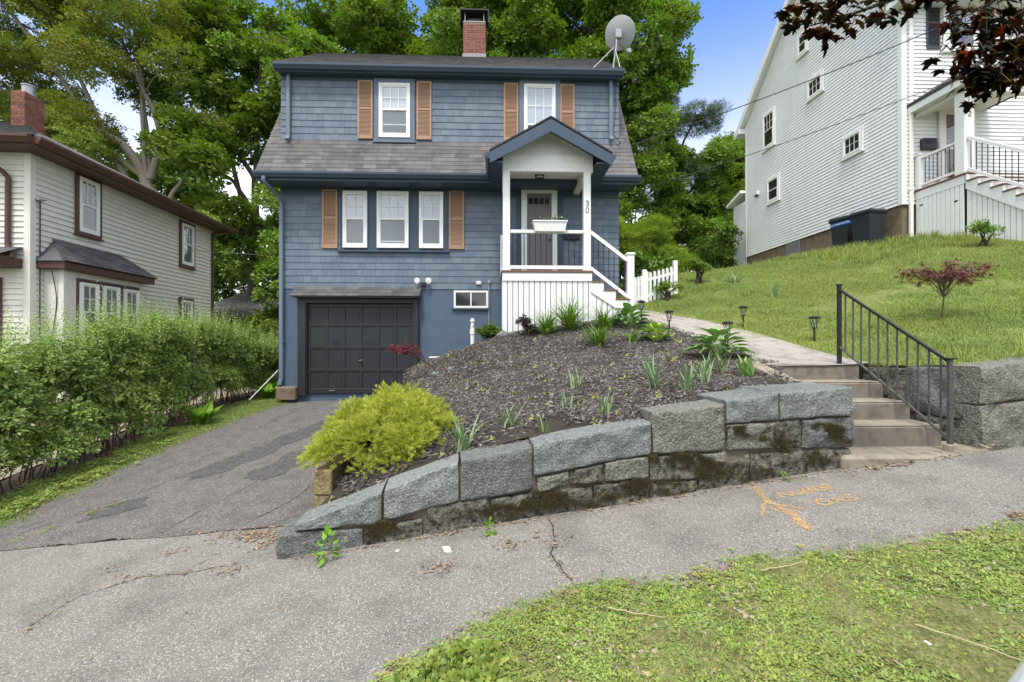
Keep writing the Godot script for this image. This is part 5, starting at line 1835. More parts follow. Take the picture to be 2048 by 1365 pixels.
func build_walls_steps() -> void:
	var w := thing("retaining_wall", "low granite retaining wall with mossy lower stones below the mulch bed", "wall", V(-1.67, 0, -3.66), 0.0967)
	var base := func(u: float) -> float: return -0.62 + 0.1107 * u
	var core := MB.new()
	core.extrude(pv([0.05, -0.75, 4.94, -0.2, 4.94, 0.70, 4.25, 0.68, 3.72, 0.60, 3.05, 0.47, 2.0, 0.30, 1.38, 0.17, 0.75, -0.05, 0.15, -0.27]), -0.29, -0.04)
	inst(core.mesh(), M.joint, "mortar", w)
	var g: Material = M.granite
	var gd: Material = M.granite_dark
	var gm: Material = M.granite_moss
	var gw: Material = M.granite_warm
	var gp: Material = M.granite_pale
	# top course
	for s in [[.10, .75, -.27, -.25, -.235, .0, g], [.785, 1.365, -.22, -.10, .02, .22, gp], [1.395, 1.975, -.10, -.035, .235, .33, gd], [2.005, 3.02, .085, .24, .345, .51, g],
			[3.05, 3.705, .235, .25, .585, .655, gw], [3.735, 4.235, .485, .50, .685, .74, g], [4.26, 4.98, .505, .535, .745, .785, gp]]:
		stone(w, s[0], s[1], s[2], s[3], s[4], s[5], 0.75 if s[0] > 4.2 else (0.5 if s[0] > 3.6 else 0.32), s[6], 0.01)
	# lower courses; those on the ground end in the asphalt
	for s in [[-.03, .60, -.62, -.55, -.29, -.29, gd], [.63, 1.075, -.5, -.45, -.285, -.235, gm], [1.115, 1.62, -.45, -.4, -.155, -.075, gm], [1.645, 2.02, -.4, -.35, -.10, -.055, gm],
			[2.035, 2.29, -.05, -.005, .065, .10, gw], [2.315, 2.60, -.005, .015, .11, .155, gm], [2.625, 3.0, .02, .03, .165, .215, gw], [2.05, 2.50, -.36, -.3, -.075, -.03, gm], [2.525, 3.0, -.3, -.25, -.02, .005, gm],
			[3.03, 3.38, -.005, .0, .215, .215, gm], [3.40, 3.72, .0, .01, .215, .22, gw], [3.03, 3.46, -.26, -.2, -.03, -.02, gm], [3.745, 4.20, .235, .25, .465, .475, gw], [4.225, 4.46, .245, .245, .48, .485, gm], [4.485, 4.98, .24, .23, .49, .515, gd],
			[3.485, 3.95, -.22, -.16, -.01, .20, gm], [3.975, 4.97, -.2, -.06, .205, .21, gm]]:
		stone(w, s[0], s[1], s[2], s[3], s[4], s[5], 0.3, s[6], 0.0, 0.03)
	# moss and lichen crust growing along the joints of the lower courses
	var mo := []
	M.moss = leaf_mat(C(76, 69, 52), C(40, 40, 24), 0.9)
	for v in 3:
		var mm := MB.new()
		mm.has_col = true
		for k in 70:
			var a := rnd(0, TAU)
			var q := sqrt(rng.randf()) * 0.05
			var g2 := rnd(0.5, 1.3)
			add_leaf(mm, Transform3D(look(rand_dir() + V(0, 0, 0.5), V(0, 0.3, 1)), V(cos(a) * q * 1.5, sin(a) * q * 0.7, rnd(-.004, .004))), rnd(0.007, 0.014), 0, Color(g2, g2 * rnd(0.9, 1.1), g2 * 0.8))
		mo.append(mm.mesh())
	var mx := [[], [], []]
	var mc := [[], [], []]
	var mn := FastNoiseLite.new()
	mn.seed = 8
	mn.frequency = 1.6
	for k in 3400:
		var u := rnd(0.6, 4.95)
		var edge := 0.0
		# upper limit of the stained lower courses along the wall
		var hi := -0.24 + 0.125 * maxf(u - 1.0, 0.0) if u < 3.0 else (0.22 if u < 3.7 else 0.45)
		if u >= 2.0 and u < 3.0: hi = -0.04 + 0.05 * (u - 2.0)
		var yb: float = base.call(u) + 0.12
		var y := hi - pow(rng.randf(), 1.7) * (hi - yb)
		if mn.get_noise_2d(u, y * 2.2) < 0.02 + 0.25 * (hi - y) / maxf(hi - yb, 0.05): continue
		var v := k % 3
		var sc := rnd(0.25, 0.75)
		mx[v].append(Transform3D(Basis(Vector3.BACK, rnd(-.5, .5)).scaled(V(sc, sc, 1)), V(u, y, 0.014)))
		var g3 := rnd(0.7, 1.3)
		mc[v].append(Color(g3, g3, g3) if rng.randf() < 0.93 else Color(g3 * 2.2, g3 * 2.1, g3))
	for v in 3: scatter("moss", w, mo[v], M.moss, mx[v], mc[v])
	# right-hand wall beyond the steps
	var r := thing("retaining_wall", "granite block wall holding up the lawn beside the iron railing", "wall", V(4.81, 0, -4.385), 0.0967)
	core = MB.new()
	core.extrude(pv([0.03, 0.0, 12, 0.9, 12, 2.1, 6, 1.5, 3, 1.12, 0.03, 0.9]), -0.3, -0.05)
	inst(core.mesh(), M.joint, "mortar", r)
	var u := 0.0
	var k := 0
	while u < 9.0:
		var l := rnd(0.55, 1.0)
		var bb := 0.05 + 0.09 * u
		stone(r, u, u + l - 0.02, bb, bb + 0.09 * l, 0.565 + 0.09 * u, 0.565 + 0.09 * (u + l), 0.34, gw if int(u * 7) % 2 == 0 else gd, 0.0, 0.035)
		var l2 := rnd(0.6, 1.0)
		u += l
	u = 0.0
	while u < 9.0:
		var l := rnd(0.6, 1.05) if u > 0 else 0.62
		stone(r, u, u + l - 0.02, 0.59 + 0.09 * u, 0.59 + 0.09 * (u + l), 0.955 + 0.10 * u, 0.955 + 0.10 * (u + l), 0.36, gw if k % 2 == 0 else gd, 0.012, 0.03)
		u += l
		k += 1
	# its return beside the steps: local frame turned to face the steps
	var ret := part("return_wall", r)
	ret.transform = Transform3D(Basis(Vector3.UP, -0.0967), Vector3.ZERO) * Transform3D(Basis(Vector3.UP, -PI / 2 + 0.25), V(-0.27, 0, -1.20))
	core = MB.new()
	core.extrude(pv([0.0, 0.5, 1.2, 0.0, 1.2, 0.9, 0.0, 0.9]), -0.25, -0.04)
	inst(core.mesh(), M.joint, "mortar", ret)
	for s in [[0.02, 0.5, .55, .45, .90, .90, gm], [0.52, 1.22, .42, .40, .92, .94, gd], [0.62, 1.22, .1, .08, .39, .38, gm]]:
		stone(ret, s[0], s[1], s[2], s[3], s[4], s[5], 0.25, s[6], 0.0, 0.03)
	# concrete steps
	var st := thing("concrete_steps", "worn concrete steps between the two granite walls", "steps", V(3.9, 0.1, -4.47))
	var hs := [0.167, 0.36, 0.55, 0.735, 0.92]
	for q in 4:
		var z1 := -0.35 * q
		var mb := MB.new()
		mb.bev(V(-0.78, -0.5, z1 - 0.62 if q < 3 else z1 - 0.2), V(0.58, hs[q + 1] - 0.1, z1), 0.018)
		inst(mb.mesh(), M.tan_concrete if q % 2 == 0 else M.tan_concrete, "step", st)
		# paler thin slab on top of each step
		bx(st, "tread", M.concrete, V(-0.77, hs[q + 1] - 0.1005, z1 - 0.36), V(0.57, hs[q + 1] - 0.092, z1 - 0.008), 0.003)
	bx(st, "landing", M.concrete, V(-0.75, -0.3, 0.002), V(0.66, 0.067, 0.40), 0.03)
	bx(st, "landing_edge", M.concrete, V(0.60, -0.3, -0.25), V(0.86, 0.06, 0.30), 0.03)
	var ck := MB.new()
	ck.hexa([V(-0.84, -0.4, -1.15), V(-0.66, -0.4, -1.15), V(-0.62, -0.4, -0.30), V(-0.80, -0.4, -0.30), V(-0.84, 0.86, -1.15), V(-0.66, 0.86, -1.15), V(-0.62, 0.665, -0.30), V(-0.80, 0.665, -0.30)])
	inst(ck.mesh(), M.concrete, "curb", st)
	# iron railing
	var rl := thing("iron_railing", "black iron stair railing with peeling paint beside the concrete steps", "railing", V(4.3, 0.167, -4.22))
	bx(rl, "post", M.rail_chip, V(-0.019, 0.0, -0.019), V(0.019, 0.87, 0.019), 0.004)
	bx(rl, "post_cap", M.rail, V(-0.04, 0.87, -0.035), V(0.05, 0.885, 0.035), 0.003)
	bx(rl, "post_foot", M.concrete, V(-0.045, -0.02, -0.045), V(0.045, 0.07, 0.045), 0.01)
	bx(rl, "post", M.rail, V(-0.05, 0.76, -1.39), V(-0.008, 1.74, -1.348), 0.005)
	bx(rl, "post_cap", M.rail, V(-0.055, 1.74, -1.395), V(-0.003, 1.755, -1.343), 0.003)
	bar(rl, "top_rail", M.rail, V(0, 0.845, 0.0), V(-0.03, 1.69, -1.37), 0.028, 0.024)
	bar(rl, "bottom_rail", M.rail_chip, V(0, 0.11, 0.0), V(-0.03, 0.98, -1.37), 0.028, 0.016)
	for q in 11:
		var t := (q + 0.75) / 11.6
		var x := lerpf(0, -0.03, t)
		var z := lerpf(0, -1.37, t)
		bar(rl, "baluster", M.rail_chip, V(x, lerpf(0.11, 0.98, t), z), V(x, lerpf(0.845, 1.69, t), z), 0.013)
	# timber edging along the driveway
	var te := thing("timber_edging", "weathered landscape timbers stacked along the driveway edge", "timber edging", V(-1.61, -0.5, -4.36))
	bx(te, "timber", M.timber, V(-0.09, -0.1, -2.3), V(0.075, 0.27, 0.0), 0.012)
	bx(te, "timber", M.timber, V(-0.085, 0.273, -2.32), V(0.08, 0.51, 0.01), 0.012)
	for s in [[-2.4, -4.2, 0.55, 0.72], [-4.22, -6.1, 0.75, 1.10]]:
		var a := V(-0.03, s[2], s[0])
		var b := V(-0.1, s[3], s[1])
		bar(te, "timber", M.timber_grey, a, b, 0.16, 0.2)
		bar(te, "timber", M.timber_grey, a - V(0.005, 0.22, 0), b - V(0.005, 0.22, 0), 0.155, 0.2)
		bar(te, "timber", M.timber_grey, a - V(0.0, 0.44, 0), b - V(0.0, 0.44, 0), 0.16, 0.2)
		bar(te, "timber", M.timber_grey, a - V(0.004, 0.66, 0), b - V(0.004, 0.66, 0), 0.157, 0.2)

# =====================================================================
# foliage
# =====================================================================
# one leaf from the origin along +z, facing +y; kind 0 oval, 1 maple, 2 needle
func add_leaf(mb: MB, xf: Transform3D, s: float, kind: int, tint: Color) -> void:
	mb.col = tint
	var o: Array
	if kind == 1:
		o = [V(0, 0, 0), V(0.3, -0.04, 0.08), V(0.52, -0.08, 0.34), V(0.26, -0.02, 0.46), V(0.30, -0.07, 0.78), V(0, -0.03, 1.0), V(-0.30, -0.07, 0.78), V(-0.26, -0.02, 0.46), V(-0.52, -0.08, 0.34), V(-0.3, -0.04, 0.08)]
	elif kind == 3:
		mb.col = tint
		var k3 := mb.v.size()
		var up3 := (xf.basis * Vector3.UP).normalized()
		for p in [V(0, 0, 0.1), V(0.5, -0.08, 0.42), V(0, -0.02, 1.0), V(-0.5, -0.08, 0.42), V(0.34, -0.06, 0.8), V(-0.34, -0.06, 0.8)]: mb.vert(xf * (p * s), up3)
		mb.face(k3, k3 + 2, k3 + 1)
		mb.face(k3, k3 + 3, k3 + 2)
		mb.face(k3, k3 + 5, k3 + 4)
		return
	elif kind == 0:
		o = [V(0, 0, 0), V(0.24, -0.05, 0.3), V(0.25, -0.07, 0.6), V(0, -0.04, 1.0), V(-0.25, -0.07, 0.6), V(-0.24, -0.05, 0.3)]
	else:
		o = [V(0, 0, 0), V(0.05, 0, 0.4), V(0, -0.02, 1.0), V(-0.05, 0, 0.4)]
	var k := mb.v.size()
	var up := (xf.basis * Vector3.UP).normalized()
	for p in o: mb.vert(xf * (p * s), up)
	var ce := mb.vert(xf * (V(0, 0.0, 0.45) * s), up)
	if kind == 2:
		mb.face(k, k + 2, k + 1)
		mb.face(k, k + 3, k + 2)
		return
	for i in o.size():
		mb.face(ce, k + (i + 1) % o.size(), k + i)

func rand_dir() -> Vector3:
	var z := rnd(-1, 1)
	var a := rnd(0, TAU)
	var r := sqrt(1 - z * z)
	return V(r * cos(a), z, r * sin(a))

func look(dir: Vector3, upish: Vector3) -> Basis:
	var z := dir.normalized()
	var x := upish.cross(z)
	if x.length() < 0.01: x = Vector3.RIGHT.cross(z)
	x = x.normalized()
	return Basis(x, z.cross(x), z)

# a twig end with n leaves spread over a small volume
func clump(n: int, spread: float, size: float, kind: int, flat := 0.5) -> ArrayMesh:
	var mb := MB.new()
	mb.has_col = true
	for i in n:
		var p := rand_dir() * spread * pow(rng.randf(), 0.5)
		p.y *= flat
		var d := (p.normalized() + V(rnd(-.6, .6), rnd(-.5, .1), rnd(-.6, .6)))
		var b := look(d, (Vector3.UP + rand_dir() * 0.55).normalized())
		var g := rnd(0.72, 1.2)
		add_leaf(mb, Transform3D(b, p), size * rnd(0.7, 1.2), kind, Color(g * rnd(0.9, 1.12), g, g * rnd(0.8, 1.1)))
	return mb.mesh()

# scatter single leaves over an ellipsoid (small plants, blossoms)
func leafy(parent: Node, n: String, count: int, c: Vector3, r: Vector3, size: float, col: Color, kind := 0) -> void:
	var mb := MB.new()
	mb.has_col = true
	for i in count:
		var p := rand_dir()
		var q := p * pow(rng.randf(), 0.4)
		var b := look(p + V(0, rnd(-.2, .6), 0), Vector3.UP + rand_dir() * 0.5)
		var g := rnd(0.7, 1.15)
		add_leaf(mb, Transform3D(b, c + q * r), size * rnd(0.7, 1.2), kind, Color(g, g, g))
	var key := "lf" + col.to_html()
	if not M.has(key): M[key] = leaf_mat(col, col.lightened(0.1) * Color(1, 1, 0.7))
	stuff(inst(mb.mesh(), M[key], n, parent))

# a rounded spray of twig ends: n twigs on the shell of a ball of radius r, per leaves on each
func lobe(n: int, r: float, per: int, size: float, kind: int, flat := 0.72) -> ArrayMesh:
	var mb := MB.new()
	mb.has_col = true
	for i in n:
		var e := rand_dir()
		if e.y < 0 and rng.randf() < 0.5: e.y *= -1
		var c := e * V(r, r * flat, r) * pow(rng.randf(), 0.3)
		var tw := rnd(0.82, 1.14)
		for k in per:
			var d := rand_dir()
			var p := c + d * V(1, 0.5, 1) * r * 0.24 * rng.randf()
			var fw := e * V(1, 0.3, 1) + d + V(0, rnd(-.5, .2), 0)
			var b := look(fw, (Vector3.UP * 0.9 + e * 0.5 + rand_dir() * 0.6).normalized())
			var g := tw * rnd(0.8, 1.18)
			add_leaf(mb, Transform3D(b, p), size * rnd(0.65, 1.2), kind, Color(g * rnd(0.9, 1.14), g, g * rnd(0.75, 1.1)))
	return mb.mesh()

# crown: blobs = [[centre, radii, lobes]]; each blob is filled with lobe meshes of radius r0
func crown(parent: Node, blobs: Array, r0: float, meshes: Array, m: Material, tone: Vector2, scale := 1.0, lobe_r := 0.36) -> Array:
	var xfs := []
	var cols := []
	for i in meshes.size():
		xfs.append([])
		cols.append([])
	var lobes := []
	for b in blobs:
		var c: Vector3 = b[0]
		var r: Vector3 = b[1]
		var rm := (r.x + r.y + r.z) / 3.0
		var n := maxi(3, roundi(b[2] * clampf(pow(rm * lobe_r / (r0 * scale), 2.0), 0.4, 3.0)))
		for i in n:
			var d := rand_dir()
			if d.y < -0.5: d.y *= -1
			var lc := c + d * r * rnd(0.36, 0.95)
			lobes.append(lc)
			var s := scale * rnd(0.72, 1.25)
			var bs := Basis.from_euler(V(rnd(-.35, .35), rnd(0, TAU), rnd(-.35, .35))).scaled(V(s, s, s))
			var v := rng.randi() % meshes.size()
			xfs[v].append(Transform3D(bs, lc))
			var g := rnd(tone.x, tone.y)
			cols[v].append(Color(g * rnd(0.9, 1.1), g, g * rnd(0.82, 1.05)))
	for v in meshes.size():
		if xfs[v].size() > 0: scatter("crown", parent, meshes[v], m, xfs[v], cols[v])
	return lobes

func limb(mb: MB, pts: Array, r0: float, r1: float, wig := 0.0, sides := 8) -> PackedVector3Array:
	var sp := smooth_path(pts, 5)
	var rr := PackedFloat32Array()
	for i in sp.size():
		if i > 0 and i < sp.size() - 1: sp[i] += rand_dir() * wig
		rr.append(lerpf(r0, r1, pow(float(i) / (sp.size() - 1), 0.8)))
	mb.tube(sp, rr, sides, false)
	return sp

# a broadleaf tree: trunk from base, limbs to each blob, twigs to the lobes
func tree(n: String, label: String, at: Vector3, h: float, r: float, blobs: Array, r0: float, meshes: Array, m: Material, tone: Vector2, bark: Material, group := "", scale := 1.0, extra := []) -> Node3D:
	var t := thing(n, label, "tree", at, 0.0, group)
	var tk := MB.new()
	var top := V(rnd(-.3, .3), h, rnd(-.3, .3))
	var path := limb(tk, [V(0, -0.4, 0), V(rnd(-.15, .15), h * 0.3, rnd(-.1, .1)), V(rnd(-.25, .25), h * 0.65, rnd(-.2, .2)), top], r, r * 0.45, 0.03, 10)
	inst(tk.mesh(), bark, "trunk", t)
	var lobes := crown(t, blobs, r0, meshes, m, tone, scale, 0.395 if m == M.maple else 0.37)
	var lb := MB.new()
	var heads := []
	for b in blobs:
		var c: Vector3 = b[0]
		var s := path[int(path.size() * rnd(0.55, 0.95))]
		var mid := s.lerp(c, 0.5) + V(0, rnd(-.2, .5), 0)
		var sp := limb(lb, [s, mid, c, c + V(rnd(-.5, .5), (b[1] as Vector3).y * 0.7, rnd(-.5, .5))], r * 0.42, r * 0.08, 0.04, 7)
		heads.append(sp)
	for e in extra: heads.append(limb(lb, e[0], e[1], e[2], 0.03, 8))
	for l in lobes:
		var best := V(0, h * 0.7, 0)
		for sp in heads:
			for p in sp:
				if p.distance_squared_to(l) < best.distance_squared_to(l): best = p
		limb(lb, [best, best.lerp(l, 0.5) + rand_dir() * 0.2, l], r * 0.13, r * 0.03, 0.03, 5)
	inst(lb.mesh(), bark, "limb", t)
	return t

func build_trees() -> void:
	var maple := []
	var oak := []
	var needle := []
	for i in 3:
		maple.append(lobe(95, 1.05, 11, 0.175, 3))
		oak.append(lobe(90, 1.05, 20, 0.095, 3, 0.8))
		needle.append(lobe(90, 0.95, 44, 0.2, 2, 0.5))
	for i in 3: maple.append(lobe(95, 1.05, 11, 0.165, 3))
	shared.maple = maple
	M.maple = leaf_mat(C(138, 160, 80), C(214, 240, 112))
	M.rhodo = leaf_mat(C(112, 140, 66), C(120, 150, 50), 0.4)
	M.oak = leaf_mat(C(156, 166, 90), C(236, 250, 120))
	M.pine = leaf_mat(C(104, 128, 80), C(80, 100, 54))
	M.lime = leaf_mat(C(146, 168, 60), C(166, 184, 54))
	var grp := "trees behind the houses"
	# tall pale-leaved tree behind the cream house with a long limb reaching left
	tree("oak_tree", "tall pale-leaved tree behind the cream house with long bare limb", V(-15.6, 0.2, -21.5), 9.5, 0.33,
		[[V(-3.6, 9.6, 0), V(3.4, 2.6, 3), 17], [V(-6.4, 12.2, 0.5), V(3.4, 2.6, 3), 16], [V(-0.6, 13.2, 0), V(3.4, 2.6, 3), 16], [V(-4.6, 15.8, 0), V(4.2, 2.6, 3), 18], [V(1.6, 9.6, -0.5), V(2.0, 1.8, 2), 6], [V(-8.2, 8.6, 1), V(2.4, 2.2, 2), 9], [V(-9.5, 14, 0), V(3.4, 3.4, 3), 12], [V(-1, 17.4, 0), V(3.4, 2.2, 3), 12], [V(-8, 18.4, 0), V(4, 2.2, 3), 12]],
		1.05, oak, M.oak, Vector2(0.82, 1.15), M.bark_pale, grp, 1.0,
		[[[V(0, 7.6, 0), V(-0.9, 9.6, 0.2), V(-2.6, 10.6, 0.5), V(-4.6, 11.4, 0.6), V(-6.6, 12.4, 0.6), V(-8.4, 14.4, 0.4)], 0.24, 0.05],
		[[V(-0.1, 8.4, 0), V(0.3, 10.6, 0), V(-0.4, 12.6, 0.2), V(-1.4, 15.0, 0.2)], 0.2, 0.04], [[V(-2.6, 10.6, 0.5), V(-4.4, 10.2, 0.9), V(-6.0, 10.4, 1.2)], 0.09, 0.03]])
	# bright maples behind the blue house
	tree("maple_tree", "bright green maple between the cream house and the blue house", V(-12.2, 0.3, -23.5), 9.0, 0.34,
		[[V(-1.4, 9.4, 1), V(3.2, 2.4, 2.6), 16], [V(1.8, 11.2, 0.5), V(3.4, 2.6, 2.6), 17], [V(-2.6, 12.8, 0), V(2.8, 2.2, 2.4), 12], [V(2.6, 7.6, 0.5), V(2.0, 2.2, 2.2), 10], [V(0.4, 14.9, 0), V(3.6, 2.6, 2.6), 16], [V(-2.6, 16.6, 0), V(3.0, 2.2, 2.6), 11], [V(-0.4, 6.2, 0.5), V(1.8, 1.6, 1.6), 7], [V(1.2, 4.6, 0), V(1.8, 1.6, 1.6), 7]],
		1.05, maple, M.maple, Vector2(0.88, 1.2), M.bark, grp)
	tree("maple_tree", "leafy maple rising above the blue house roof beside its chimney", V(-4.2, 1.2, -27), 10.0, 0.36,
		[[V(-2.4, 11.6, 1), V(3.6, 2.8, 3), 17], [V(2.2, 12.4, 1), V(3.4, 3.0, 3), 17], [V(-0.6, 15.6, 0), V(4.4, 2.6, 3), 18], [V(-5.0, 14.0, 0), V(2.8, 2.4, 2.6), 11], [V(4.4, 15.4, 0), V(2.8, 2.8, 2.6), 12], [V(-5.0, 9.4, 0), V(2.2, 2.6, 2.2), 11], [V(-2.8, 18.0, 0), V(3.6, 2.4, 2.6), 14], [V(2.6, 18.2, 0), V(3.6, 2.4, 2.6), 14], [V(-5.6, 17.2, 0), V(2.6, 2.4, 2.6), 10], [V(6.4, 18.0, 0), V(2.6, 2.6, 2.6), 11]],
		1.05, maple, M.maple, Vector2(0.88, 1.2), M.bark, grp)
	tree("maple_tree", "dense maple behind the satellite dish on the blue house", V(5.1, 3.8, -23.5), 9.0, 0.36,
		[[V(-0.8, 6.0, 1.6), V(2.6, 2.4, 2.2), 15], [V(-3.2, 9.6, 0.5), V(3.0, 2.8, 2.6), 17], [V(1.0, 9.8, 1), V(2.9, 3.0, 2.6), 18], [V(-0.6, 13.4, 0.5), V(4.0, 2.8, 2.6), 20], [V(-5.6, 12.0, 0), V(2.6, 2.6, 2.4), 12], [V(-0.2, 3.0, 1.8), V(2.0, 1.8, 1.8), 10], [V(1.7, 4.8, 1.8), V(1.5, 1.6, 1.5), 8], [V(1.9, 14.2, 0), V(2.9, 2.6, 2.4), 13], [V(2.3, 7.4, 1), V(1.8, 2.0, 1.8), 9], [V(-4.2, 15.4, 0), V(2.8, 2.2, 2.4), 12], [V(0.4, 16.4, 0), V(3.4, 2.2, 2.4), 13], [V(2.6, 11.6, 0.5), V(2.0, 2.4, 2.0), 11]],
		1.05, maple, M.maple, Vector2(0.88, 1.2), M.bark_dark, grp)
	# darker mass behind, closing the view to the ground
	tree("maple_tree", "shaded dark green maple in the gap between blue and white house", V(13.9, 4.6, -31), 7.0, 0.3,
		[[V(1.4, 5.0, 1), V(3.0, 3.0, 2.4), 15], [V(3.2, 8.0, 0), V(3.4, 2.6, 2.6), 14], [V(-1.8, 4.4, 0), V(2.4, 3.2, 2.2), 12], [V(2.4, 1.8, 1), V(2.6, 1.8, 2.0), 10], [V(-0.8, 1.6, 0.5), V(2.4, 1.6, 2), 9]],
		1.05, maple, M.maple, Vector2(0.88, 1.2), M.bark_dark, grp)
	tree("pine_tree", "soft grey-green pine beyond the dense maple", V(10.9, 4.2, -28.5), 12.5, 0.28,
		[[V(-0.4, 5.2, 0.4), V(2.6, 1.4, 2), 12], [V(0.5, 7.4, 0.4), V(2.8, 1.2, 2), 12], [V(-0.4, 9.4, 0.3), V(2.6, 1.2, 2), 10], [V(1.3, 10.6, 0.3), V(2.6, 0.9, 1.8), 8], [V(-0.8, 12.2, 0.2), V(1.9, 0.9, 1.8), 6], [V(0, 13.6, 0), V(1.2, 0.9, 1.2), 4]],
		0.95, needle, M.pine, Vector2(0.85, 1.12), M.bark_dark, grp)
	for q in [[V(7.6, 3.8, -25.5), "leafy understorey tree in the gap behind the picket fence"], [V(10.4, 4.2, -26.5), "leafy understorey tree beside the white house rear corner"], [V(13.0, 4.6, -27.5), "leafy understorey tree behind the white house rear entry"], [V(-13.6, 0.2, -28.5), "leafy understorey tree behind the outbuilding roof"], [V(-10.6, 0.4, -29.5), "leafy understorey tree seen beside the blue house gutter"], [V(-9.3, 0.2, -20.6), "leafy understorey tree between outbuilding and blue house"], [V(-16.5, 0.2, -29.0), "leafy understorey tree behind the cream house rear corner"]]:
		tree("young_maple", q[1], q[0], 2.6, 0.12, [[V(-0.4, 1.3, 0), V(1.9, 1.2, 1.4), 12], [V(0.5, 3.0, 0), V(1.9, 1.5, 1.4), 13], [V(-0.3, 5.0, 0), V(1.7, 1.4, 1.4), 11], [V(0.2, 7.0, 0), V(1.7, 1.6, 1.4), 10]], 1.05, maple, M.maple, Vector2(0.88, 1.2), M.bark_dark, grp, 0.85)
	for q in [[V(-20.5, 0, -29), "dark maple far behind the cream house chimney", 0.0], [V(-9.0, 0.6, -34), "shaded maple behind the low outbuilding", 0.0], [V(0.5, 2.5, -36), "tall maple hidden behind the blue house roof", 2.0], [V(-27, 0, -26), "maple standing beyond the cream house roof", 1.0], [V(19.5, 5.2, -34), "maple rising behind the white house rear eave", -1.5]]:
		var y: float = q[2]
		tree("maple_tree", q[1], q[0], 7.5 + y, 0.3,
			[[V(-1.8, 6.6 + y, 0), V(3.4, 3.0, 2.6), 13], [V(2.2, 7.4 + y, 0), V(3.4, 3.0, 2.6), 13], [V(0, 10.6 + y, 0), V(4.0, 2.8, 2.8), 13], [V(-1.2, 2.9, 0.5), V(3.2, 2.4, 2.2), 10], [V(2.0, 2.2, 0.5), V(3.0, 2.2, 2.2), 10]],
			1.05, maple, M.maple, Vector2(0.88, 1.2), M.bark, grp, 1.05)
	# understorey left of the blue house
	bush("maple_sapling", "leafy sapling pressed against the blue house side", V(-6.6, 0.1, -15.0), [[V(0.3, 2.3, 0), V(0.75, 1.2, 0.8), 8], [V(0.1, 4.0, 0), V(0.6, 0.8, 0.7), 5], [V(-0.2, 1.0, 0), V(0.8, 0.8, 0.8), 6]], 1.05, maple, M.maple, Vector2(0.88, 1.2), 0.5)
	bush("maple_sapling", "broad bush growing before the grey-roofed outbuilding", V(-13.0, 0.1, -20.0), [[V(1.4, 3.6, 0), V(1.1, 1.6, 1.0), 9], [V(0.6, 5.6, 0), V(1.2, 1.2, 1.0), 8], [V(-1.2, 4.4, 0), V(1.2, 1.4, 1.0), 8]], 1.05, maple, M.maple, Vector2(0.88, 1.2), 0.7)
	# yellow-green mound behind the picket fence
	var fine := []
	for i in 3: fine.append(lobe(90, 0.36, 16, 0.075, 2, 0.55))
	bush("weeping_maple", "spreading yellow-green weeping maple behind the picket fence", V(4.7, 2.9, -14.6), [[V(-0.2, 0.9, 0), V(1.3, 0.8, 1.0), 24], [V(0.1, 1.6, 0), V(1.1, 0.7, 1.0), 22], [V(-0.8, 1.7, 0), V(0.8, 0.8, 0.8), 14], [V(0.85, 0.8, 0.1), V(0.6, 0.5, 0.7), 12]], 0.36, fine, M.lime, Vector2(0.8, 1.2), 1.0)
	var rh := []
	for i in 3: rh.append(lobe(16, 0.24, 7, 0.13, 0, 0.7))
	bush("rhododendron", "glossy rhododendron leaning over the white picket fence", V(3.75, 2.2, -11.7), [[V(0, 0.85, 0), V(0.6, 0.45, 0.5), 12], [V(-0.35, 0.5, 0), V(0.5, 0.4, 0.5), 8], [V(0.3, 0.4, 0.1), V(0.45, 0.4, 0.4), 8]], 0.24, rh, M.rhodo, Vector2(0.8, 1.25), 1.0)
	bush("evergreen_shrub", "rounded dark shrub at the rear corner of the white house", V(9.9, 4.2, -20.6), [[V(0, 0.9, 0), V(0.9, 0.9, 0.8), 16], [V(0.3, 1.7, 0), V(0.6, 0.6, 0.6), 8]], 1.05, maple, M.rhodo, Vector2(0.8, 1.15), 0.42)
	# garden red maple bough overhead, its trunk outside the picture
	red_maple()

func bush(n: String, label: String, at: Vector3, blobs: Array, r0: float, meshes: Array, m: Material, tone: Vector2, scale: float) -> Node3D:
	var b := thing(n, label, "shrub" if n != "maple_sapling" and n != "weeping_maple" else "tree", at)
	var lobes := crown(b, blobs, r0, meshes, m, tone, scale, 0.42)
	var lb := MB.new()
	for l in lobes:
		var s := V(rnd(-.12, .12), -0.1, rnd(-.12, .12))
		limb(lb, [s, V(l.x * 0.35, l.y * 0.5, l.z * 0.35), l], 0.03, 0.008, 0.02, 5)
	inst(lb.mesh(), M.bark_dark, "stem", b)
	return b

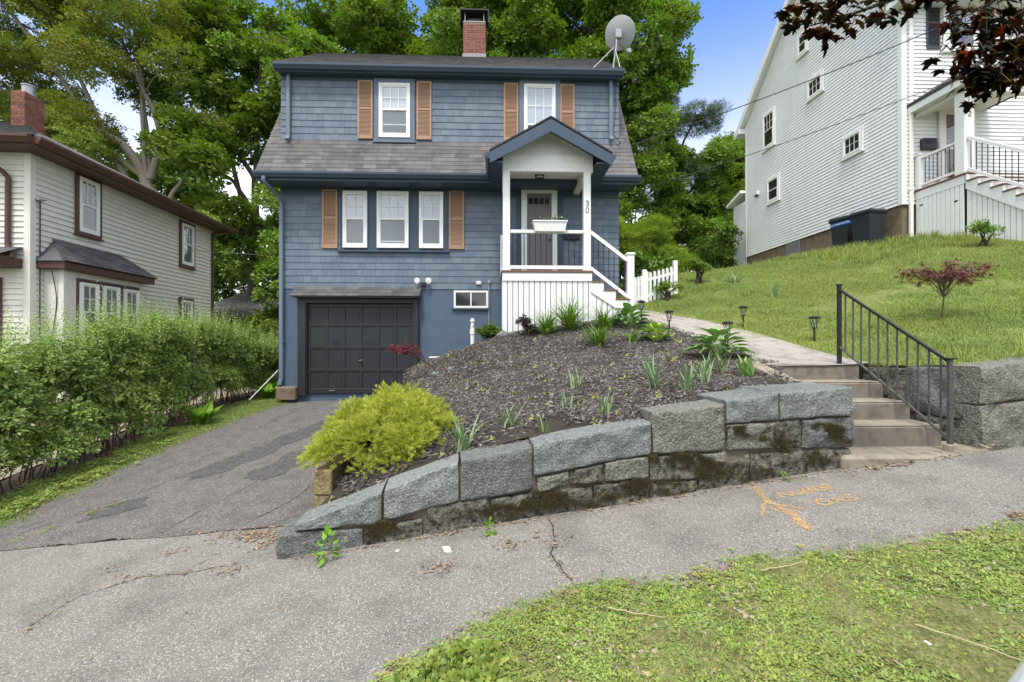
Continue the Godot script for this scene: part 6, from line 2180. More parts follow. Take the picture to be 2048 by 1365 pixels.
func red_maple() -> void:
	var t := thing("red_maple", "purple-leaved maple bough hanging overhead before the white house", "tree", V(4.6, 0.2, -1.55))
	M.red_leaf = leaf_mat(C(84, 56, 40), C(150, 80, 30), 0.5)
	var mb := MB.new()
	limb(mb, [V(0, -0.3, 0), V(0.05, 1.4, 0.0), V(0.0, 2.6, -0.1), V(-0.2, 4.6, -0.3)], 0.14, 0.06, 0.01, 10)
	inst(mb.mesh(), M.bark, "trunk", t)
	# bough ends in world space, all above the frame except their leaves
	var boughs := [
		[V(4.55, 2.9, -1.65), V(4.0, 3.45, -2.2), V(3.4, 3.5, -2.7), V(3.2, 3.4, -2.9), V(3.0, 3.36, -2.95)],
		[V(4.55, 2.7, -1.65), V(4.2, 3.1, -2.3), V(3.75, 3.05, -2.75), V(3.3, 3.0, -2.95)],
		[V(4.6, 2.6, -1.6), V(4.3, 2.95, -2.4), V(3.7, 3.1, -2.75), V(3.3, 2.95, -2.9)],
		[V(4.0, 3.45, -2.2), V(3.2, 3.6, -2.8), V(2.5, 3.46, -3.05), V(2.15, 3.38, -3.1)],
		[V(4.6, 2.7, -1.6), V(4.5, 2.9, -2.4), V(3.9, 3.2, -2.8), V(3.5, 3.2, -2.9)]]
	var lb := MB.new()
	var tips := []
	for b in boughs:
		var pts := []
		for p in b: pts.append(p - t.position)
		tips.append(limb(lb, pts, 0.03, 0.004, 0.006, 6))
	# leaf clouds: [centre, radii, count, lower taper]
	var leaves := [[V(3.17, 3.25, -2.9), V(0.26, 0.30, 0.3), 104, 0.0], [V(3.28, 2.96, -2.92), V(0.17, 0.16, 0.2), 50, 0.0], [V(2.28, 3.40, -3.02), V(0.30, 0.12, 0.24), 58, 0.0], [V(3.48, 3.18, -2.9), V(0.16, 0.26, 0.25), 46, 0.0], [V(2.72, 3.50, -3.0), V(0.26, 0.08, 0.2), 22, 0.0], [V(2.02, 3.44, -3.05), V(0.12, 0.09, 0.15), 14, 0.0]]
	for v in 3:
		var ml := MB.new()
		ml.has_col = true
		# palmate leaf with five toothed lobes
		var o := []
		var lob := [[-2.15, 0.5], [-1.85, 0.32], [-1.5, 0.72], [-1.2, 0.5], [-0.95, 0.86], [-0.72, 0.62], [-0.5, 0.55], [-0.28, 0.84], [0.0, 1.06], [0.28, 0.84], [0.5, 0.55], [0.72, 0.62], [0.95, 0.86], [1.2, 0.5], [1.5, 0.72], [1.85, 0.32], [2.15, 0.5]]
		for q in lob:
			var rr: float = q[1] * 0.075
			o.append(V(sin(q[0]) * rr, -0.25 * rr * rr / 0.075 + rnd(-.004, .004), cos(q[0]) * rr + 0.03))
		var k := ml.v.size()
		var cc := ml.vert(V(0, 0.004, 0.03), Vector3.UP)
		for p in o: ml.vert(p, Vector3.UP)
		for i in o.size() - 1: ml.face(cc, k + 2 + i, k + 1 + i)
		ml.bar(V(0, 0, -0.05), V(0, 0, 0.03), 0.0025)
		shared["red%d" % v] = ml.mesh()
	var tones := [leaf_mat(C(160, 136, 92), C(230, 190, 110), 0.42), leaf_mat(C(124, 124, 102), C(190, 170, 120), 0.36), leaf_mat(C(184, 150, 92), C(240, 200, 110), 0.45), leaf_mat(C(112, 122, 100), C(180, 170, 120), 0.34), leaf_mat(C(170, 116, 86), C(235, 160, 100), 0.45)]
	for l in leaves:
		for i in l[2]:
			var e := rand_dir() * pow(rng.randf(), 0.5)
			var p: Vector3 = l[0] + e * l[1] - t.position
			var a := p + V(0, 9, 0)
			for sp in tips:
				for q in sp:
					if q.distance_squared_to(p) < a.distance_squared_to(p): a = q
			if rng.randf() < 0.3: limb(lb, [a, a.lerp(p, 0.5) + V(0, 0.04, 0), p], 0.003, 0.0015, 0.0, 4)
			var b := look(V(rnd(-1, 1), rnd(-1.2, -0.1), rnd(-.6, 1)), (V(0, 0.8, 0.55) + rand_dir() * 0.45).normalized())
			var s := rnd(0.75, 1.2)
			inst(shared["red%d" % (rng.randi() % 3)], tones[rng.randi() % 5], "leaf", t, Transform3D(b.scaled(V(s, s, s)), p))
	inst(lb.mesh(), M.bark_dark, "bough", t)

# =====================================================================
# small things
# =====================================================================
func build_small_things() -> void:
	# satellite dish on the roof edge, its back to the street
	var d := thing("satellite_dish", "grey satellite dish on a braced mast at the blue house roof edge", "satellite dish", V(2.72, 7.45, -10.62))
	pipe(d, "mast", M.metal, Array(smooth_path([V(0, 0, 0), V(0.02, 0.25, 0), V(0.07, 0.6, 0.02), V(0.08, 0.84, 0.02)], 4)), 0.022, 8)
	pipe(d, "brace", M.metal, [V(-0.5, 0.0, 0.2), V(0.03, 0.62, 0.0)], 0.012, 6)
	pipe(d, "brace", M.metal, [V(0.1, 0.0, 0.25), V(0.05, 0.55, 0.02)], 0.012, 6)
	bx(d, "mount_foot", M.metal, V(-0.08, -0.06, -0.05), V(0.14, 0.01, 0.1), 0.008)
	var dm := MB.new()
	var prof := []
	for k in 9:
		var q := k / 8.0
		prof.append(Vector2(0.352 * q, 0.075 * q * q))
	prof.append(Vector2(0.357, 0.085))
	for k in range(8, -1, -1):
		var q := k / 8.0
		prof.append(Vector2(0.347 * q, 0.085 + 0.0 + 0.075 * (q * q - 1.0) + 0.0))
	dm.lathe(Vector3.ZERO, prof, 36)
	# bowl axis points up, away and to the right; we see the convex back
	var ax := V(0.42, 0.5, -0.76).normalized()
	var zz := ax.cross(V(0, 1, 0)).normalized()
	var bs := Basis(zz.cross(ax) * -1.0, ax, zz).orthonormalized()
	var dc := V(0.17, 1.0, -0.08)
	inst(dm.mesh(), M.dish, "reflector", d, Transform3D(bs, dc))
	bx(d, "bracket", M.metal, V(0.05, 0.80, -0.03), V(0.2, 1.02, 0.07), 0.02)
	bar(d, "feed_arm", M.metal, V(0.14, 0.74, -0.02), V(0.5, 0.78, -0.45), 0.03)
	bx(d, "feed_horn", M.metal, V(0.45, 0.75, -0.5), V(0.56, 0.88, -0.4), 0.02)
	# planter on the porch rail
	var pb := thing("planter_box", "white planter box with small white flowers on the porch rail", "planter", V(1.095, 3.44, -9.36))
	var pm := MB.new()
	pm.hexa([V(-.30, 0, -.07), V(.30, 0, -.07), V(.30, 0, .10), V(-.30, 0, .10), V(-.34, .2, -.1), V(.34, .2, -.1), V(.34, .2, .13), V(-.34, .2, .13)])
	inst(pm.mesh(), M.white, "box", pb)
	bx(pb, "rim", M.white, V(-.355, .185, -.115), V(.355, .215, .145), 0.008)
	bx(pb, "soil", M.soil, V(-.33, .2, -.09), V(.33, .219, .12), 0.003)
	leafy(pb, "foliage", 110, V(0, 0.235, 0.02), V(0.34, 0.05, 0.1), 0.05, C(84, 110, 60))
	leafy(pb, "foliage", 60, V(0.2, 0.27, 0.02), V(0.14, 0.06, 0.08), 0.05, C(90, 116, 62))
	leafy(pb, "blossom", 60, V(0.05, 0.26, 0.03), V(0.32, 0.05, 0.1), 0.03, C(236, 236, 230))
	# rubbish bins beside the white house
	for q in [[V(10.8, 0, -13.85), "dark wheeled bin with blue recycling band beside the white house", true, 0.15], [V(10.75, 0, -12.95), "plain black wheeled bin standing before the recycling bin", false, 0.1]]:
		var at: Vector3 = q[0]
		at.y = up_y(at.x, at.z) - 0.06
		var b := thing("wheeled_bin", q[1], "bin", at, q[3], "wheeled bins beside the white house")
		b.scale = V(0.84, 0.98, 0.84)
		var mb := MB.new()
		mb.hexa([V(-.25, .04, -.3), V(.25, .04, -.3), V(.25, .04, .3), V(-.25, .04, .3), V(-.31, 1.0, -.37), V(.31, 1.0, -.37), V(.31, 1.0, .37), V(-.31, 1.0, .37)])
		inst(mb.mesh(), M.plastic_dark, "body", b)
		bx(b, "rim", M.plastic_dark, V(-.345, .95, -.40), V(.345, 1.0, .40), 0.012)
		var ld := MB.new()
		ld.hexa([V(-.36, 1.002, -.42), V(.36, 1.002, -.42), V(.36, 1.002, .42), V(-.36, 1.002, .42), V(-.32, 1.09, -.38), V(.32, 1.09, -.38), V(.3, 1.07, .36), V(-.3, 1.07, .36)])
		inst(ld.mesh(), M.plastic_dark, "lid", b)
		pipe(b, "handle", M.plastic_dark, [V(-.25, 1.0, -.45), V(.25, 1.0, -.45)], 0.016, 8)
		for s in [-0.27, 0.27]:
			var wm := MB.new()
			wm.lathe(Vector3.ZERO, [Vector2(0.0, -0.03), Vector2(0.11, -0.03), Vector2(0.12, 0.0), Vector2(0.11, 0.03), Vector2(0.0, 0.03)], 16)
			inst(wm.mesh(), M.rubber, "wheel", b, Transform3D(Basis(Vector3.FORWARD, PI / 2), V(s, 0.12, -.28)))
		if q[2]:
			for f in [[V(-.312, .80, -.37), V(.312, .93, -.33), 0], [V(0, 0, 0), V(0, 0, 0), 1]]:
				pass
			var bd := MB.new()
			bd.hexa([V(-.308, .80, -.362), V(.308, .80, -.362), V(.308, .80, .362), V(-.308, .80, .362), V(-.312, .92, -.37), V(.312, .92, -.37), V(.312, .92, .37), V(-.312, .92, .37)])
			inst(bd.mesh(), M.plastic_blue, "band", b)
			number_on(b, "SINGLE STREAM RECYCLING", V(-.315, 0.86, 0.0), 0.05, -PI / 2, M.white)
			number_on(b, "RECYCLING", V(0.0, 0.86, 0.373), 0.05, 0.0, M.white)
	# white vent pipe with turned top
	var vp := thing("vent_pipe", "white plastic vent pipe standing in the mulch before the blue wall", "pipe", V(-0.52, 0.95, -10.25))
	var vm := MB.new()
	vm.lathe(Vector3.ZERO, [Vector2(0.045, 0.0), Vector2(0.045, 0.42), Vector2(0.058, 0.43), Vector2(0.058, 0.52), Vector2(0.045, 0.53), Vector2(0.035, 0.66), Vector2(0.03, 0.67), Vector2(0.045, 0.70), Vector2(0.05, 0.73), Vector2(0.035, 0.77), Vector2(0.0, 0.785)], 18)
	inst(vm.mesh(), M.white, "pipe_body", vp)
	for s in [-0.012, 0.02]: bx(vp, "slot", M.dark, V(s, 0.56, 0.030), V(s + 0.008, 0.63, 0.045), 0.001)
	# pale strip of edging and loose stones in the bed
	var eg := thing("edging_strip", "short white edging strip lying on mulch by blue wall", "edging", V(-1.25, up_y(-1.25, -10.2) - 0.01, -10.2), 0.25)
	bx(eg, "strip", M.white, V(-.22, 0, -.03), V(.22, 0.035, .03), 0.006)
	for q in [[V(-1.05, 0, -8.05), 0.07, "grey fieldstone on the mulch near the lacy red maple"], [V(-0.78, 0, -8.0), 0.06, "pale fieldstone on the mulch near the lacy red maple"], [V(0.14, 0, -9.08), 0.12, "rounded stone at the foot of the porch skirt"]]:
		rock(q[2], q[0], q[1], true)
	for q in [[V(-0.36, 0, -3.45), 0.034, "angular white stone chip on the sidewalk by the granite wall"], [V(-0.75, 0, -3.55), 0.014, "tiny white pebble on the asphalt near the wall"], [V(1.95, 0, -2.0), 0.026, "smooth grey stone half sunk in the weedy verge"]]:
		rock(q[2], q[0], q[1], false)
	# leaning stick by the downspout
	var sk := thing("leaning_stake", "thin white stake leaning against the blue house corner", "stake", V(-5.35, -0.05, -10.2))
	bar(sk, "stake", M.white, V(0, 0, 0), V(0.42, 0.62, -0.42), 0.012, 0.018)
	# path lights
	for q in [V(4.88, 0, -6.9), V(4.56, 0, -8.35), V(3.16, 0, -8.3), V(3.58, 0, -7.0), V(2.9, 0, -9.1)]:
		path_light(q)
	picket_fence()
	car()
	wires()

func rock(label: String, at: Vector3, r: float, up: bool) -> void:
	at.y = up_y(at.x, at.z) if up else low_y(at.x, at.z)
	var fn := FastNoiseLite.new()
	fn.seed = rng.randi() % 999
	fn.frequency = 0.9
	var mb := MB.new()
	var n := 7
	var m := 5
	for j in m + 1:
		for i in n:
			var th := PI * j / m
			var ph := TAU * i / n
			var d := V(sin(th) * cos(ph), cos(th), sin(th) * sin(ph))
			var k := 1.0 + fn.get_noise_3dv(d * 1.6) * 0.8
			mb.vert(d * V(r * 1.3, r * 0.7, r) * k, d)
	for j in m:
		for i in n:
			var a := j * n + i
			var b := j * n + (i + 1) % n
			mb.face(a, b, b + n)
			mb.face(a, b + n, a + n)
	var o := inst(mb.mesh(), M.chalk if not up else M.granite, "stone", null, Transform3D(Basis(Vector3.UP, rnd(0, 6)), at + V(0, r * 0.3, 0)))
	tag(o, label, "stone", "loose stones")

func path_light(at: Vector3) -> void:
	at.y = up_y(at.x, at.z) - 0.02
	var labels := ["black solar path light on the lawn beside the iron railing", "black solar path light at the lawn side of the walk", "black solar path light between two hostas by the walk", "black solar path light behind the large hosta", "black solar path light at the foot of the porch newel"]
	var p := thing("path_light", labels[used.get("path_light", -1) + 1], "path light", at, rnd(0, 1), "solar path lights along the walk")
	bar(p, "stake", M.black, V(0, 0, 0), V(0, 0.24, 0), 0.02)
	var c := MB.new()
	c.lathe(V(0, 0.39, 0), [Vector2(0.0, -0.012), Vector2(0.05, -0.01), Vector2(0.085, 0.0), Vector2(0.088, 0.012), Vector2(0.05, 0.03), Vector2(0.045, 0.036), Vector2(0.0, 0.036)], 18)
	inst(c.mesh(), M.black, "cap", p)
	var g := MB.new()
	g.lathe(V(0, 0.26, 0), [Vector2(0.0, 0.0), Vector2(0.03, 0.0), Vector2(0.04, 0.12), Vector2(0.0, 0.12)], 12)
	inst(g.mesh(), M.glass, "lens", p)
	for k in 6:
		var a := TAU * k / 6
		bar(p, "cage_rib", M.black, V(cos(a) * 0.03, 0.24, sin(a) * 0.03), V(cos(a + 0.8) * 0.062, 0.385, sin(a + 0.8) * 0.062), 0.007)
	var ring := MB.new()
	ring.lathe(V(0, 0.235, 0), [Vector2(0.0, 0.0), Vector2(0.045, 0.0), Vector2(0.045, 0.012), Vector2(0.0, 0.012)], 14)
	inst(ring.mesh(), M.black, "collar", p)

func picket_fence() -> void:
	for f in [[V(3.4, 0, -10.35), V(4.27, 0, -10.85), 0.66, 6, "white picket fence panel below the rhododendron"], [V(2.92, 0, -10.05), V(3.36, 0, -10.33), 0.62, 4, "short white picket panel beside the porch newel"]]:
		var a: Vector3 = f[0]
		var b: Vector3 = f[1]
		a.y = up_y(a.x, a.z)
		b.y = up_y(b.x, b.z)
		var p := thing("picket_fence", f[4], "fence", a, 0.0, "picket fence by the porch")
		var d := b - a
		var hgt: float = f[2]
		for e in [0.0, 1.0]:
			var q: Vector3 = d * e
			bx(p, "post", M.white, q + V(-.05, -0.2, -.05), q + V(.05, hgt + (0.12 if e == 1.0 else 0.03), .05), 0.01)
		for y in [0.14, hgt - 0.16]: bar(p, "rail", M.white, V(0, y, -0.02), d + V(0, y, -0.02), 0.03, 0.06)
		var n: int = f[3]
		var turn := atan2(-d.z, d.x)
		if not shared.has("picket%d" % roundi(hgt * 100)):
			var mb := MB.new()
			mb.extrude(pv([-.035, -0.1, .035, -0.1, .035, hgt - 0.04, 0.02, hgt - 0.012, 0, hgt, -0.02, hgt - 0.012, -.035, hgt - 0.04]), 0.0, 0.02)
			shared["picket%d" % roundi(hgt * 100)] = mb.mesh()
		for k in n:
			var t := (k + 1.0) / (n + 1.0)
			inst(shared["picket%d" % roundi(hgt * 100)], M.white, "picket", p, Transform3D(Basis(Vector3.UP, turn), d * t))

func car() -> void:
	# a white car at the kerb; only the edge of its bonnet reaches the picture
	var at := V(2.87, street_y(2.87, 0.0), -0.285)
	var c := thing("parked_car", "white parked car of which only a bonnet edge shows", "car", at, 0.09)
	c.scale = V(1, 0.98, 1)
	var body := MB.new()
	# cross-sections along x: [x, half width, sill height, belt height]
	var sec := [[-1.95, 0.60, 0.35, 0.66], [-1.86, 0.74, 0.25, 0.80], [-1.6, 0.84, 0.2, 0.90], [-0.9, 0.89, 0.18, 0.97], [0.2, 0.9, 0.18, 0.98], [1.2, 0.89, 0.18, 1.0], [1.85, 0.82, 0.22, 1.0], [2.05, 0.68, 0.35, 0.9]]
	var rows := []
	for s in sec:
		var r := []
		var w: float = s[1]
		var y0: float = s[2]
		var y1: float = s[3]
		for q in [[-0.86, 0.0], [-1.0, 0.16], [-1.02, 0.5], [-0.98, 0.82], [-0.9, 0.95], [-0.72, 1.02], [0.0, 1.07], [0.72, 1.02], [0.9, 0.95], [0.98, 0.82], [1.02, 0.5], [1.0, 0.16], [0.86, 0.0]]:
			r.append(V(s[0], lerpf(y0, y1, q[1]), q[0] * w))
		rows.append(r)
	loft(body, rows)
	inst(body.mesh(), M.car, "body", c)
	var cab := MB.new()
	var cr := []
	for s in [[-0.75, 0.76, 0.98], [-0.1, 0.66, 1.42], [0.9, 0.66, 1.45], [1.6, 0.74, 1.0]]:
		var r := []
		for q in [[-1.05, 0.0], [-1.0, 0.55], [-0.85, 0.94], [0, 1.0], [0.85, 0.94], [1.0, 0.55], [1.05, 0.0]]:
			r.append(V(s[0], lerpf(0.95, s[2] + 0.03, q[1]), q[0] * s[1]))
		cr.append(r)
	loft(cab, cr)
	inst(cab.mesh(), M.glass_dark, "cabin", c)
	bx(c, "roof_panel", M.car, V(-0.05, 1.44, -0.56), V(0.9, 1.49, 0.56), 0.02)
	for q in [V(-1.25, 0.32, -0.82), V(-1.25, 0.32, 0.82), V(1.3, 0.32, -0.82), V(1.3, 0.32, 0.82)]:
		var wh := part("wheel", c, q)
		var w := MB.new()
		w.lathe(Vector3.ZERO, [Vector2(0.0, -0.1), Vector2(0.29, -0.1), Vector2(0.32, -0.07), Vector2(0.32, 0.07), Vector2(0.29, 0.1), Vector2(0.0, 0.1)], 24)
		inst(w.mesh(), M.rubber, "tyre", wh, Transform3D(Basis(Vector3.RIGHT, PI / 2), Vector3.ZERO))
		var rm := MB.new()
		rm.lathe(Vector3.ZERO, [Vector2(0.0, -0.11), Vector2(0.2, -0.105), Vector2(0.2, 0.105), Vector2(0.0, 0.11)], 20)
		inst(rm.mesh(), M.metal, "rim", wh, Transform3D(Basis(Vector3.RIGHT, PI / 2), Vector3.ZERO))
	for z in [-0.55, 0.55]: bx(c, "headlight", M.glass, V(-1.93, 0.6, z - 0.14), V(-1.80, 0.72, z + 0.14), 0.02)

func loft(mb: MB, rows: Array) -> void:
	var m: int = rows[0].size()
	var k0 := mb.v.size()
	var nn := PackedVector3Array()
	for r in rows:
		for p in r: mb.vert(p, Vector3.ZERO)
	nn.resize(mb.v.size())
	var add := func(a: int, b: int, d: int) -> void:
		var w := (mb.v[b] - mb.v[a]).cross(mb.v[d] - mb.v[a])
		nn[a] += w
		nn[b] += w
		nn[d] += w
		mb.face(a, b, d)
	for i in rows.size() - 1:
		for j in m - 1:
			var k := k0 + i * m + j
			add.call(k, k + 1, k + m + 1)
			add.call(k, k + m + 1, k + m)
	for i in range(k0, mb.v.size()): mb.n[i] = nn[i].normalized()
	for e in [0, rows.size() - 1]:
		var ce := Vector3.ZERO
		for p in rows[e]: ce += p
		ce /= m
		for j in m - 1:
			if e == 0: mb.tri(ce, rows[e][j + 1], rows[e][j])
			else: mb.tri(ce, rows[e][j], rows[e][j + 1])

func wire_line(a: Vector3, b: Vector3, sag: float, r: float, m: Material, label: String) -> void:
	var pts := []
	for k in 25:
		var t := k / 24.0
		pts.append(a.lerp(b, t) - V(0, sag * 4 * t * (1 - t), 0))
	var o := pipe(null, "overhead_wire", m, pts, r, 6)
	tag(o, label, "wire", "overhead service wires")

func wires() -> void:
	# two service drops to the blue house crossing in front of the white house
	wire_line(V(2.95, 5.85, -11.0), V(16.5, 11.2, -9.0), 0.35, 0.011, M.wire, "upper service wire from the blue house crossing before white house")
	wire_line(V(4.6, 5.75, -13.2), V(17.0, 9.9, -9.2), 0.3, 0.009, M.wire, "lower service wire crossing before the white house wall")
	wire_line(V(-9.65, 4.25, -10.25), V(-15.5, 4.75, -8.6), 0.15, 0.009, M.wire, "service wire joining the cream house corner bracket")
	wire_line(V(-17.0, 4.45, -9.3), V(-8.4, 4.3, -16.6), 0.25, 0.008, M.wire_pale, "thin pale wire crossing before the cream house windows")
	# thin black cable from dish down the blue wall
	var o := pipe(null, "dish_cable", M.wire, Array(smooth_path([V(2.75, 7.4, -10.42), V(2.80, 7.2, -10.64), V(2.78, 6.5, -10.66), V(2.74, 6.1, -10.65), V(2.83, 5.92, -10.62), V(3.0, 5.86, -10.8)], 4)), 0.006, 5)
	tag(o, "thin black cable running from the dish down the blue wall", "cable")

# =====================================================================
# plants
# =====================================================================
func on_up(x: float, z: float, dy := -0.01) -> Vector3:
	return V(x, up_y(x, z) + dy, z)

func on_low(x: float, z: float, dy := -0.01) -> Vector3:
	return V(x, low_y(x, z) + dy, z)

# strap leaf: arching blade from origin
func blade(mb: MB, at: Vector3, yaw: float, len: float, w: float, lean: float, curl: float, tint: Color, segs := 5) -> void:
	mb.col = tint
	var dir := V(cos(yaw), 0, sin(yaw))
	var side := V(-sin(yaw), 0, cos(yaw))
	var p := at
	var ang := lean
	var k0 := mb.v.size()
	for i in segs + 1:
		var t := float(i) / segs
		var ww := w * (1.0 - pow(t, 2.2)) * 0.5 + 0.0006
		var nr := (dir * -cos(ang) + V(0, sin(ang), 0)).normalized()
		mb.vert(p - side * ww, nr)
		mb.vert(p + side * ww, nr)
		p += (dir * sin(ang) + V(0, cos(ang), 0)) * len / segs
		ang += curl / segs
	for i in segs:
		var k := k0 + i * 2
		mb.face(k, k + 1, k + 3)
		mb.face(k, k + 3, k + 2)

func strap_plant(n: String, label: String, at: Vector3, count: int, len: float, w: float, lean: float, curl: float, m: Material, group: String, cat := "plant") -> void:
	var p := thing(n, label, cat, at, 0.0, group)
	var mb := MB.new()
	mb.has_col = true
	for i in count:
		var g := rnd(0.75, 1.2)
		blade(mb, V(rnd(-.05, .05), 0, rnd(-.05, .05)), rnd(0, TAU), len * rnd(0.6, 1.1), w, rnd(0.05, lean), rnd(0.2, 1.0) * curl, Color(g, g, g * rnd(0.8, 1.1)))
	inst(mb.mesh(), m, "leaves", p).set_meta("kind", "stuff")

func hosta(label: String, at: Vector3, r: float, h: float, count: int, m: Material, narrow := 1.0) -> void:
	var p := thing("hosta", label, "plant", at, 0.0, "hostas along the garden walk")
	for v in 3:
		var key := "hosta%d_%d" % [v, roundi(narrow * 10)]
		if shared.has(key): continue
		var mb := MB.new()
		mb.has_col = true
		var g := [0.85, 1.0, 1.2][v] as float
		mb.col = Color(g, g, g)
		var rows := 7
		for i in rows + 1:
			var t := float(i) / rows
			var ww := sin(pow(t, 0.75) * PI) * 0.30 * narrow + 0.004
			var y := 0.22 * t - 0.42 * t * t + rnd(-.01, .01)
			for s in [-1.0, -0.5, 0.0, 0.5, 1.0]:
				mb.vert(V(s * ww, y + absf(s) * ww * 0.32 + sin(t * 9 + s * 3) * 0.012, t), V(-s * 0.35, 1, -0.1).normalized())
		for i in rows:
			for j in 4:
				var k := i * 5 + j
				mb.face(k, k + 5, k + 6)
				mb.face(k, k + 6, k + 1)
		shared[key] = mb.mesh()
	var st := MB.new()
	for i in count:
		var yaw := i * 2.399 + rnd(-.3, .3)
		var f := sqrt((i + 0.5) / count)
		var base := V(cos(yaw), 0, sin(yaw)) * f * r * 0.5
		var y := h * (1.0 - f * f * 0.75) * rnd(0.85, 1.05)
		var tilt := lerpf(0.9, 0.05, f)
		var dir := V(cos(yaw) * cos(tilt), sin(tilt), sin(yaw) * cos(tilt))
		var s := r * rnd(0.5, 0.75)
		var b := look(dir, V(0, 1, 0)).scaled(V(s, s, s))
		inst(shared["hosta%d_%d" % [rng.randi() % 3, roundi(narrow * 10)]], m, "leaf", p, Transform3D(b, base + V(0, y * 0.7, 0)))
		limb(st, [V(rnd(-.03, .03), 0, rnd(-.03, .03)), (base + V(0, y * 0.7, 0)) * V(0.5, 0.6, 0.5), base + V(0, y * 0.7, 0)], 0.006, 0.004, 0.0, 4)
	inst(st.mesh(), m, "stalk", p)

func lace_maple(label: String, base: Vector3, crown_at: Vector3, r: Vector3, count: int, m: Material, stem_m: Material) -> void:
	var t := thing("lace_leaf_maple", label, "shrub", base, 0.0, "young lace-leaf maples")
	var c := crown_at - base
	var lb := MB.new()
	var trunk := limb(lb, [V(0, -0.05, 0), c * V(0.3, 0.4, 0.3) + V(0.03, 0, 0), c + V(0, -r.y * 0.3, 0)], 0.014, 0.007, 0.004, 6)
	var mb := MB.new()
	mb.has_col = true
	var ends := []
	for i in int(count / 12.0):
		var d := rand_dir()
		d.y = absf(d.y) * 0.9 - 0.25
		var e := c + d * r * rnd(0.5, 1.0)
		var s := trunk[int(trunk.size() * rnd(0.55, 0.99))]
		limb(lb, [s, s.lerp(e, 0.5) + V(0, r.y * 0.35, 0), e], 0.006, 0.002, 0.004, 4)
		for k in 12:
			var q := s.lerp(e, rnd(0.45, 1.05)) + rand_dir() * V(0.07, 0.04, 0.07) + V(0, r.y * 0.12, 0)
			# finely cut leaf: a fan of drooping slivers
			var yaw := rnd(0, TAU)
			var g := rnd(0.65, 1.25)
			for f in 5:
				var a := yaw + (f - 2) * 0.38
				var dir := V(cos(a), rnd(-0.9, -0.3), sin(a))
				add_leaf(mb, Transform3D(look(dir, Vector3.UP + rand_dir() * 0.3), q), 0.085 * (1.0 - absf(f - 2) * 0.14) * (r.x / 0.35) ** 0.3, 2, Color(g, g * rnd(0.85, 1.1), g))
	inst(lb.mesh(), stem_m, "stem", t)
	stuff(inst(mb.mesh(), m, "foliage", t))

